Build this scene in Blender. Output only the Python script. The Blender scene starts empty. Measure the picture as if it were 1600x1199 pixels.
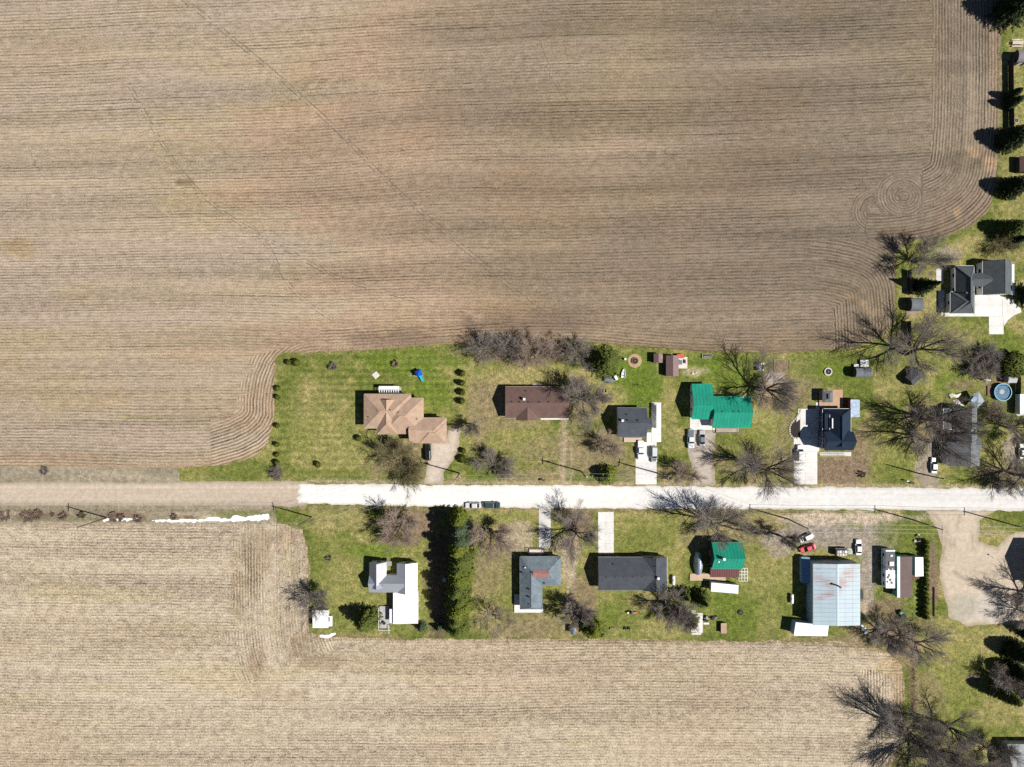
import bpy, math, random
import numpy as np
from mathutils import Vector

# ------------------------------------------------------------------ camera, sky, sun, exposure
S = 0.19            # metres on the ground per photograph pixel
H = 209.0           # height of the drone
CX, CY = 800.0, 599.5
SUN_EL, SUN_SL = math.radians(50), math.radians(15.5)
sc = bpy.context.scene
COL = sc.collection
cam_d = bpy.data.cameras.new('drone_camera')
cam = bpy.data.objects.new('drone_camera', cam_d)
COL.objects.link(cam)
cam.location = (0, 0, H)
cam_d.sensor_width = 36
cam_d.lens = 36 * H / (1600 * S)
cam_d.clip_end = 6000
sc.camera = cam

world = bpy.data.worlds.new('World')
sc.world = world
world.use_nodes = True
wn = world.node_tree.nodes
sky = wn.new('ShaderNodeTexSky')
sky.sky_type = 'NISHITA'
sky.sun_disc = False
sky.air_density = 0.8
sky.dust_density = 0.1
sky.altitude = 2000
sky.sun_elevation = SUN_EL
sky.sun_rotation = math.radians(90) + SUN_SL
bg = wn['Background']
bg.inputs[1].default_value = 0.05
world.node_tree.links.new(sky.outputs[0], bg.inputs[0])

sun_d = bpy.data.lights.new('sun', 'SUN')
sun_d.energy = 5.0
sun_d.angle = math.radians(0.5)
sun_d.color = (1.0, 0.955, 0.89)
sun = bpy.data.objects.new('sun', sun_d)
COL.objects.link(sun)
SV = Vector((math.cos(SUN_EL) * math.cos(SUN_SL), -math.cos(SUN_EL) * math.sin(SUN_SL), math.sin(SUN_EL)))
sun.rotation_euler = (-SV).to_track_quat('-Z', 'Y').to_euler()
sun.location = (80, -20, 120)

sc.view_settings.view_transform = 'Standard'
sc.view_settings.look = 'None'
sc.view_settings.gamma = 1
sc.view_settings.use_curve_mapping = False
sc.view_settings.exposure = 0.22
sc.render.engine = 'CYCLES'
sc.cycles.max_bounces = 5
sc.cycles.use_denoising = False

# ------------------------------------------------------------------ helpers
def W(px, py, h=0.0):
    f = S * (H - h) / H
    return ((px - CX) * f, (CY - py) * f)

_T = np.random.default_rng(5).random((8, 256, 256))
def vnoise(x, y, seed=0):
    t = _T[seed % 8]
    x = x + seed * 17.3; y = y + seed * 31.7
    xi = np.floor(x).astype(int); yi = np.floor(y).astype(int)
    fx = x - xi; fy = y - yi
    fx = fx * fx * (3 - 2 * fx); fy = fy * fy * (3 - 2 * fy)
    a = t[xi % 256, yi % 256]; b = t[(xi + 1) % 256, yi % 256]
    c = t[xi % 256, (yi + 1) % 256]; d = t[(xi + 1) % 256, (yi + 1) % 256]
    return (a * (1 - fx) + b * fx) * (1 - fy) + (c * (1 - fx) + d * fx) * fy
def fbm(x, y, octaves=4, seed=0):
    s = 0; a = 0.5; n = 0
    for i in range(octaves):
        s = s + a * vnoise(x, y, seed + i); n += a
        x = x * 2.03; y = y * 2.03; a *= 0.5
    return s / n
def sstep(a, b, x):
    t = np.clip((x - a) / (b - a), 0, 1)
    return t * t * (3 - 2 * t)

def node(nt, typ, **kw):
    n = nt.nodes.new(typ)
    for k, v in kw.items():
        setattr(n, k, v)
    return n
def link(nt, a, b):
    nt.links.new(a, b)
def newmat(name):
    m = bpy.data.materials.new(name)
    m.use_nodes = True
    return m, m.node_tree, m.node_tree.nodes['Principled BSDF']
def setin(nt, sock, v):
    if hasattr(v, 'links'):
        nt.links.new(v, sock)
    else:
        sock.default_value = v
def mth(nt, op, a, b=0.0, c=None):
    n = node(nt, 'ShaderNodeMath', operation=op)
    setin(nt, n.inputs[0], a); setin(nt, n.inputs[1], b)
    if c is not None:
        setin(nt, n.inputs[2], c)
    return n.outputs[0]
def mixc(nt, f, a, b, blend='MIX'):
    n = node(nt, 'ShaderNodeMix', data_type='RGBA', blend_type=blend)
    setin(nt, n.inputs[0], f)
    for s, v in ((n.inputs[6], a), (n.inputs[7], b)):
        setin(nt, s, (v[0], v[1], v[2], 1) if isinstance(v, (tuple, list)) else v)
    return n.outputs[2]
def noise(nt, vec, scale, detail=2, rough=0.5):
    n = node(nt, 'ShaderNodeTexNoise')
    n.inputs['Scale'].default_value = scale
    n.inputs['Detail'].default_value = detail
    n.inputs['Roughness'].default_value = rough
    if vec is not None:
        link(nt, vec, n.inputs['Vector'])
    return n.outputs['Fac']
def stretch(nt, v, lo, hi, a=0.0, b=1.0):
    n = node(nt, 'ShaderNodeMapRange')
    link(nt, v, n.inputs[0])
    for i, q in enumerate((lo, hi, a, b)):
        n.inputs[i + 1].default_value = q
    return n.outputs[0]
def attr(nt, name):
    return node(nt, 'ShaderNodeAttribute', attribute_name=name)
def comb(nt, x, y, z=0.0):
    n = node(nt, 'ShaderNodeCombineXYZ')
    setin(nt, n.inputs[0], x); setin(nt, n.inputs[1], y); setin(nt, n.inputs[2], z)
    return n.outputs[0]
def bump(nt, bsdf, height, strength, dist):
    n = node(nt, 'ShaderNodeBump')
    n.inputs['Strength'].default_value = strength
    n.inputs['Distance'].default_value = dist
    link(nt, height, n.inputs['Height'])
    link(nt, n.outputs[0], bsdf.inputs['Normal'])

_MC = {}
def mat(name, col, rough=0.7, var=0.18, scale=1.5, metal=0.0, spec=0.3, bmp=0.0, stretchv=None):
    """a plain surface: base colour broken up by grain and blotches"""
    if name in _MC:
        return _MC[name]
    m, nt, b = newmat(name)
    tc = node(nt, 'ShaderNodeTexCoord')
    vec = tc.outputs['Object']
    if stretchv:
        mp = node(nt, 'ShaderNodeMapping'); mp.inputs['Scale'].default_value = stretchv
        link(nt, vec, mp.inputs[0]); vec = mp.outputs[0]
    n1 = stretch(nt, noise(nt, vec, scale, 5, 0.65), 0.3, 0.7, 1 - var, 1 + var)
    n2 = stretch(nt, noise(nt, vec, scale * 9, 3, 0.6), 0.3, 0.7, 1 - var * 0.6, 1 + var * 0.6)
    k = mth(nt, 'MULTIPLY', n1, n2)
    c = mixc(nt, 1.0, col, comb(nt, k, k, k), 'MULTIPLY')
    link(nt, c, b.inputs['Base Color'])
    b.inputs['Roughness'].default_value = rough
    b.inputs['Metallic'].default_value = metal
    b.inputs['Specular IOR Level'].default_value = spec
    if bmp:
        bump(nt, b, noise(nt, vec, scale * 12, 3), 0.6, bmp)
    _MC[name] = m
    return m

class MB:
    def __init__(s):
        s.v = []; s.f = []
    def add(s, v, f):
        o = len(s.v)
        s.v += [tuple(p) for p in v]
        s.f += [tuple(i + o for i in q) for q in f]
        return s
    def box(s, x0, y0, z0, x1, y1, z1):
        if x0 > x1: x0, x1 = x1, x0
        if y0 > y1: y0, y1 = y1, y0
        return s.add([(x0, y0, z0), (x1, y0, z0), (x1, y1, z0), (x0, y1, z0), (x0, y0, z1), (x1, y0, z1), (x1, y1, z1), (x0, y1, z1)],
                     [(3, 2, 1, 0), (4, 5, 6, 7), (0, 1, 5, 4), (1, 2, 6, 5), (2, 3, 7, 6), (3, 0, 4, 7)])
    def bar(s, p0, p1, w, h, up=(0, 0, 1)):
        p0 = Vector(p0); p1 = Vector(p1); d = (p1 - p0).normalized()
        u = Vector(up)
        if abs(d.dot(u)) > 0.98: u = Vector((1, 0, 0))
        a = d.cross(u).normalized(); b = a.cross(d).normalized()
        v = []
        for p in (p0, p1):
            for (i, j) in ((-1, -1), (1, -1), (1, 1), (-1, 1)):
                v.append(p + a * (w / 2 * i) + b * (h / 2 * j))
        return s.add(v, [(0, 1, 2, 3), (7, 6, 5, 4), (0, 4, 5, 1), (1, 5, 6, 2), (2, 6, 7, 3), (3, 7, 4, 0)])
    def cyl(s, x, y, z0, z1, r, n=12, r2=None, caps=True):
        r2 = r if r2 is None else r2
        v = [(x + r * math.cos(6.2832 * i / n), y + r * math.sin(6.2832 * i / n), z0) for i in range(n)]
        v += [(x + r2 * math.cos(6.2832 * i / n), y + r2 * math.sin(6.2832 * i / n), z1) for i in range(n)]
        f = [(i, (i + 1) % n, n + (i + 1) % n, n + i) for i in range(n)]
        if caps:
            f += [tuple(range(n - 1, -1, -1)), tuple(range(n, 2 * n))]
        return s.add(v, f)
    def tube(s, pts, r, n=6):
        pts = [Vector(p) for p in pts]; base = len(s.v); N = len(pts)
        for i, p in enumerate(pts):
            d = (pts[min(i + 1, N - 1)] - pts[max(i - 1, 0)]).normalized()
            u = Vector((0, 0, 1)) if abs(d.z) < 0.95 else Vector((1, 0, 0))
            a = d.cross(u).normalized(); b = a.cross(d)
            rr = r[i] if isinstance(r, (list, tuple)) else r
            for k in range(n):
                t = 6.2832 * k / n
                s.v.append(tuple(p + a * (rr * math.cos(t)) + b * (rr * math.sin(t))))
        for i in range(N - 1):
            for k in range(n):
                s.f.append((base + i * n + k, base + i * n + (k + 1) % n, base + (i + 1) * n + (k + 1) % n, base + (i + 1) * n + k))
        s.f.append(tuple(base + k for k in range(n - 1, -1, -1)))
        s.f.append(tuple(base + (N - 1) * n + k for k in range(n)))
        return s
    def loft(s, rings, cap=True):
        n = len(rings[0]); base = len(s.v)
        for r in rings: s.v += [tuple(p) for p in r]
        for i in range(len(rings) - 1):
            for k in range(n):
                a = base + i * n; b = a + n
                s.f.append((a + k, a + (k + 1) % n, b + (k + 1) % n, b + k))
        if cap:
            s.f.append(tuple(base + k for k in range(n - 1, -1, -1)))
            s.f.append(tuple(base + (len(rings) - 1) * n + k for k in range(n)))
        return s
    def prism(s, pts, z0, z1):
        return s.loft([[(x, y, z0) for x, y in pts], [(x, y, z1) for x, y in pts]])
    def extr(s, prof, axis, a0, a1):
        """profile of (across, z) pushed along x or y"""
        if axis == 'x':
            return s.loft([[(a0, y, z) for y, z in prof], [(a1, y, z) for y, z in prof]])
        return s.loft([[(x, a0, z) for x, z in prof], [(x, a1, z) for x, z in prof]])
    def mesh(s, name, smooth=False):
        me = bpy.data.meshes.new(name)
        me.from_pydata(s.v, [], s.f)
        if smooth:
            me.polygons.foreach_set('use_smooth', [True] * len(me.polygons))
        import bmesh
        bm = bmesh.new(); bm.from_mesh(me)
        bmesh.ops.recalc_face_normals(bm, faces=bm.faces)
        bm.to_mesh(me); bm.free()
        return me

def fast_mesh(name, V, F, smooth=False):
    """V (n,3), F (m,3|4) numpy"""
    me = bpy.data.meshes.new(name)
    V = np.asarray(V, dtype=np.float32); F = np.asarray(F, dtype=np.int32)
    k = F.shape[1]
    me.vertices.add(len(V)); me.vertices.foreach_set('co', V.ravel())
    me.loops.add(F.size); me.loops.foreach_set('vertex_index', F.ravel())
    me.polygons.add(len(F)); me.polygons.foreach_set('loop_start', np.arange(0, F.size, k, dtype=np.int32))
    if smooth:
        me.polygons.foreach_set('use_smooth', np.ones(len(F), dtype=bool))
    me.update(calc_edges=True)
    return me

def put(name, me, material=None, parent=None, loc=None, rz=0.0, **props):
    o = bpy.data.objects.new(name, me)
    COL.objects.link(o)
    if material is not None and len(me.materials) == 0:
        me.materials.append(material)
    if parent is not None:
        o.parent = parent
    if loc is not None:
        o.location = loc
    if rz:
        o.rotation_euler = (0, 0, rz)
    for k, v in props.items():
        o[k] = v
    return o

class Thing:
    """an Empty at the thing's base; world=True means part coordinates are given in world space"""
    def __init__(s, name, label, cat, xy, z=0.0, rz=0.0, group=None, local=False):
        s.e = bpy.data.objects.new(name, None)
        COL.objects.link(s.e)
        s.e.empty_display_size = 0.5
        s.e.location = (xy[0], xy[1], z); s.e.rotation_euler = (0, 0, rz)
        s.e['label'] = label; s.e['category'] = cat
        if group: s.e['group'] = group
        s.o = (0, 0, 0) if local else (xy[0], xy[1], z)
    def part(s, name, mb, material, parent=None, smooth=False, **props):
        if isinstance(mb, MB):
            mb.v = [(x - s.o[0], y - s.o[1], z - s.o[2]) for x, y, z in mb.v]
            mb = mb.mesh(name, smooth)
        return put(name, mb, material, parent or s.e, **props)

def copy_tree(o, parent=None):
    c = o.copy(); COL.objects.link(c)
    if parent is not None: c.parent = parent
    for ch in list(o.children):
        copy_tree(ch, c)
    return c

# ------------------------------------------------------------------ ground sheets
def chaikin(p, n=2, closed=True):
    p = np.asarray(p, float)
    for _ in range(n):
        if not closed:
            p = np.concatenate([p[:1], np.stack([0.75 * p[:-1] + 0.25 * p[1:], 0.25 * p[:-1] + 0.75 * p[1:]], 1).reshape(-1, 2), p[-1:]])
            continue
        q = np.roll(p, -1, 0)
        p = np.stack([0.75 * p + 0.25 * q, 0.25 * p + 0.75 * q], 1).reshape(-1, 2)
    return p
def poly_sd(poly, X, Y):
    """signed distance (negative inside), arc position of nearest edge point"""
    best = np.full(X.shape, 1e9); arc = np.zeros(X.shape); inside = np.zeros(X.shape, bool)
    N = len(poly); acc = 0.0
    for i in range(N):
        ax, ay = poly[i]; bx, by = poly[(i + 1) % N]
        dx, dy = bx - ax, by - ay; L2 = dx * dx + dy * dy + 1e-12; L = math.sqrt(L2)
        t = np.clip(((X - ax) * dx + (Y - ay) * dy) / L2, 0, 1)
        d = (X - ax - t * dx) ** 2 + (Y - ay - t * dy) ** 2
        m = d < best
        best = np.where(m, d, best); arc = np.where(m, acc + t * L, arc)
        acc += L
        if ay != by:
            c = ((ay > Y) != (by > Y)) & (X < (bx - ax) * (Y - ay) / (by - ay) + ax)
            inside ^= c
    d = np.sqrt(best)
    return np.where(inside, -d, d), arc
def path_d(P, X, Y):
    """distance to an open path and position along it"""
    best = np.full(X.shape, 1e9); arc = np.zeros(X.shape); acc = 0.0
    for a, b in zip(P[:-1], P[1:]):
        d = b - a; L = math.hypot(*d); t = np.clip(((X - a[0]) * d[0] + (Y - a[1]) * d[1]) / (L * L + 1e-12), 0, 1)
        q = np.hypot(X - a[0] - t * d[0], Y - a[1] - t * d[1]); m = q < best
        best = np.where(m, q, best); arc = np.where(m, acc + t * L, arc); acc += L
    return best, arc
def pw(pts, h=0.0):
    return np.array([W(x, y, h) for x, y in pts])

def sheet(name, poly, z, cell, material, edge=0.0, efreq=0.5, colour=None, attrs=None, kind='structure'):
    """a ground sheet with a ragged edge; colour(X,Y,sd)->(n,3); attrs(X,Y)->dict of float arrays"""
    x0, y0 = poly.min(0) - 1; x1, y1 = poly.max(0) + 1
    nx = int((x1 - x0) / cell) + 1; ny = int((y1 - y0) / cell) + 1
    X, Y = np.meshgrid(x0 + np.arange(nx) * cell, y0 + np.arange(ny) * cell)
    sd, _ = poly_sd(poly, X, Y)
    if edge:
        sd = sd + (fbm(X * efreq, Y * efreq, 4, 3) - 0.5) * 2 * edge
    ins = sd < 0
    c = ins[:-1, :-1] | ins[1:, :-1] | ins[:-1, 1:] | ins[1:, 1:]
    gy, gx = np.gradient(sd, cell)
    g = np.sqrt(gx ** 2 + gy ** 2) + 1e-6
    mv = np.where(sd > 0, np.minimum(sd / g, cell), 0)
    Xm = X - gx / g * mv; Ym = Y - gy / g * mv
    idx = np.arange(nx * ny).reshape(ny, nx)
    F = np.stack([idx[:-1, :-1][c], idx[:-1, 1:][c], idx[1:, 1:][c], idx[1:, :-1][c]], 1)
    used = np.unique(F)
    remap = np.full(nx * ny, -1, dtype=np.int64); remap[used] = np.arange(len(used))
    F = remap[F]
    Xu = Xm.ravel()[used]; Yu = Ym.ravel()[used]; su = np.minimum(sd.ravel()[used], 0)
    V = np.stack([Xu, Yu, np.full(len(used), z)], 1)
    me = fast_mesh(name, V, F)
    if colour is not None:
        C = np.ones((len(used), 4), np.float32); C[:, :3] = np.clip(colour(Xu, Yu, su), 0.004, 0.95)
        a = me.attributes.new('col', 'FLOAT_COLOR', 'POINT'); a.data.foreach_set('color', C.ravel())
    if attrs is not None:
        for k, v in attrs(Xu, Yu).items():
            a = me.attributes.new(k, 'FLOAT', 'POINT'); a.data.foreach_set('value', np.asarray(v, np.float32))
    o = put(name, me, material)
    o['kind'] = kind
    return o

def blotch(C, X, Y, px, py, rx, ry, col, k=1.0, seed=1):
    x, y = W(px, py)
    d = np.sqrt(((X - x) / (rx * S)) ** 2 + ((Y - y) / (ry * S)) ** 2)
    d = d + (fbm(X * 0.25, Y * 0.25, 4, seed) - 0.5) * 1.1
    m = (1 - sstep(0.55, 1.15, d))[:, None] * k
    return C * (1 - m) + np.array(col)[None, :] * m
def stroke(C, X, Y, pts, w, col, k, dash=0.0):
    best = np.full(X.shape, 1e9)
    q = pw(pts)
    for a, b in zip(q[:-1], q[1:]):
        d = b - a; t = np.clip(((X - a[0]) * d[0] + (Y - a[1]) * d[1]) / (d @ d), 0, 1)
        best = np.minimum(best, np.hypot(X - a[0] - t * d[0], Y - a[1] - t * d[1]))
    m = np.exp(-(best / w) ** 2) * k
    if dash:
        m = m * sstep(0.35, 0.6, fbm(X * dash, Y * dash, 2, 6))
    m = m[:, None]
    return C * (1 - m) + np.array(col)[None, :] * m

# --- crop rows: the two fields carry where each row runs as (across, along) coordinates
def field_material(name, dark, lite, period, rowk, streakk, fink, linek=0.5):
    m, nt, b = newmat(name)
    seam = mth(nt, 'GREATER_THAN', attr(nt, 'seam').outputs['Fac'], 0.5)
    u = mth(nt, 'ADD', mth(nt, 'MULTIPLY', attr(nt, 'u_head').outputs['Fac'], seam),
            mth(nt, 'MULTIPLY', attr(nt, 'u_main').outputs['Fac'], mth(nt, 'SUBTRACT', 1.0, seam)))
    v = mth(nt, 'ADD', mth(nt, 'MULTIPLY', attr(nt, 'v_head').outputs['Fac'], seam),
            mth(nt, 'MULTIPLY', attr(nt, 'v_main').outputs['Fac'], mth(nt, 'SUBTRACT', 1.0, seam)))
    geo = node(nt, 'ShaderNodeNewGeometry'); pos = geo.outputs['Position']
    # rows waver a little
    wob = mth(nt, 'MULTIPLY', mth(nt, 'SUBTRACT', noise(nt, pos, 0.25, 3, 0.55), 0.5), 0.55)
    un = mth(nt, 'DIVIDE', mth(nt, 'ADD', u, wob), period)
    row = mth(nt, 'SINE', mth(nt, 'MULTIPLY', un, 6.28318))
    rid = mth(nt, 'FLOOR', un)                                   # which row; every row has its own luck
    rid2 = mth(nt, 'FLOOR', mth(nt, 'ADD', un, 0.5))
    perrow = stretch(nt, noise(nt, comb(nt, mth(nt, 'MULTIPLY', rid, 3.71), mth(nt, 'MULTIPLY', v, 0.022)), 1.0, 3, 0.65), 0.46, 0.68, 0, 1)
    perrow2 = stretch(nt, noise(nt, comb(nt, mth(nt, 'MULTIPLY', rid2, 5.13), mth(nt, 'MULTIPLY', v, 0.020), 4.0), 1.0, 3, 0.65), 0.48, 0.72, 0, 1)
    amp = stretch(nt, noise(nt, comb(nt, mth(nt, 'MULTIPLY', u, 0.10), mth(nt, 'MULTIPLY', v, 0.012)), 1.0, 3, 0.6), 0.36, 0.66, 0.10, 1.0)
    amp = mth(nt, 'MULTIPLY', amp, attr(nt, 'rowamp').outputs['Fac'])
    st1 = stretch(nt, noise(nt, comb(nt, mth(nt, 'MULTIPLY', u, 0.13), mth(nt, 'MULTIPLY', v, 0.007)), 1.0, 3, 0.6), 0.36, 0.64, -1, 1)
    st3 = stretch(nt, noise(nt, comb(nt, mth(nt, 'MULTIPLY', u, 1.6), mth(nt, 'MULTIPLY', v, 0.35)), 1.0, 2, 0.7), 0.32, 0.68, -1, 1)
    fine = stretch(nt, noise(nt, pos, 2.1, 3, 0.75), 0.30, 0.70, -1, 1)
    clump = stretch(nt, noise(nt, pos, 0.45, 4, 0.65), 0.32, 0.68, -1, 1)
    brk = stretch(nt, noise(nt, pos, 0.9, 3, 0.7), 0.38, 0.60, 0.25, 1)
    furrow = stretch(nt, row, -0.35, -0.95, 0, 1)                # the low line between two rows
    crest = stretch(nt, row, 0.35, 0.95, 0, 1)                   # residue swept onto the ridge
    t = mth(nt, 'MULTIPLY', mth(nt, 'MULTIPLY', row, amp), rowk)
    t = mth(nt, 'MULTIPLY_ADD', mth(nt, 'MULTIPLY', mth(nt, 'MULTIPLY', furrow, perrow), brk), -linek, t)
    t = mth(nt, 'MULTIPLY_ADD', mth(nt, 'MULTIPLY', mth(nt, 'MULTIPLY', crest, perrow2), brk), linek * 0.6, t)
    for s_, k in ((st1, streakk * 0.5), (st3, streakk * 0.6), (fine, fink), (clump, fink * 0.4)):
        t = mth(nt, 'MULTIPLY_ADD', s_, k, t)
    t = mth(nt, 'ADD', t, 0.58)
    cl = node(nt, 'ShaderNodeClamp'); link(nt, t, cl.inputs[0])
    c = mixc(nt, cl.outputs[0], dark, lite)
    c = mixc(nt, 1.0, c, attr(nt, 'col').outputs['Color'], 'MULTIPLY')
    link(nt, c, b.inputs['Base Color'])
    b.inputs['Roughness'].default_value = 0.95
    b.inputs['Specular IOR Level'].default_value = 0.1
    hgt = mth(nt, 'MULTIPLY_ADD', fine, 0.25, mth(nt, 'MULTIPLY', row, amp))
    bump(nt, b, hgt, 0.8, 0.10)
    return m

def ground_material(name, bumpk=0.06, fine=0.45, mid=0.35, hue=None):
    m, nt, b = newmat(name)
    pos = node(nt, 'ShaderNodeNewGeometry').outputs['Position']
    f1 = stretch(nt, noise(nt, pos, 2.3, 3, 0.75), 0.30, 0.70, 1 - fine, 1 + fine)
    f2 = stretch(nt, noise(nt, pos, 0.7, 4, 0.65), 0.32, 0.68, 1 - mid, 1 + mid)
    k = mth(nt, 'MULTIPLY', f1, f2)
    c = mixc(nt, 1.0, attr(nt, 'col').outputs['Color'], comb(nt, k, k, k), 'MULTIPLY')
    if hue:
        h = stretch(nt, noise(nt, pos, 0.38, 5, 0.72), 0.43, 0.64, 0, 0.65)
        h2 = stretch(nt, noise(nt, pos, 1.6, 3, 0.6), 0.50, 0.72, 0, 0.6)
        c = mixc(nt, h, c, mixc(nt, 1.0, c, hue[0], 'MULTIPLY'))
        c = mixc(nt, h2, c, mixc(nt, 1.0, c, hue[1], 'MULTIPLY'))
    link(nt, c, b.inputs['Base Color'])
    b.inputs['Roughness'].default_value = 0.95
    b.inputs['Specular IOR Level'].default_value = 0.1
    bump(nt, b, noise(nt, pos, 3.0, 3, 0.7), 0.8, bumpk)
    return m

M_LAWN = ground_material('lawn_grass', 0.12, 0.56, 0.36, hue=((1.55, 1.36, 1.45), (0.70, 0.88, 0.60)))
M_DIRT = ground_material('packed_gravel', 0.04, 0.16, 0.14)
M_ROAD = ground_material('road_surface', 0.02, 0.09, 0.08)
M_VERGE = ground_material('dry_verge', 0.10, 0.40, 0.30)
M_FIELD = field_material('tilled_field', (0.072, 0.056, 0.042), (0.575, 0.455, 0.345), 0.92, 0.20, 0.20, 0.27, 0.56)
M_STUB = field_material('corn_stubble', (0.105, 0.082, 0.058), (0.675, 0.56, 0.415), 0.86, 0.12, 0.22, 0.43, 0.50)

# base ground to the horizon
gb = MB().add([(-3000, -3000, -0.03), (3000, -3000, -0.03), (3000, 3000, -0.03), (-3000, 3000, -0.03)], [(0, 1, 2, 3)])
go = put('ground', gb.mesh('ground'), mat('far_ground', (0.22, 0.18, 0.10), 0.95, 0.3, 0.02))
go['kind'] = 'structure'

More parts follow.
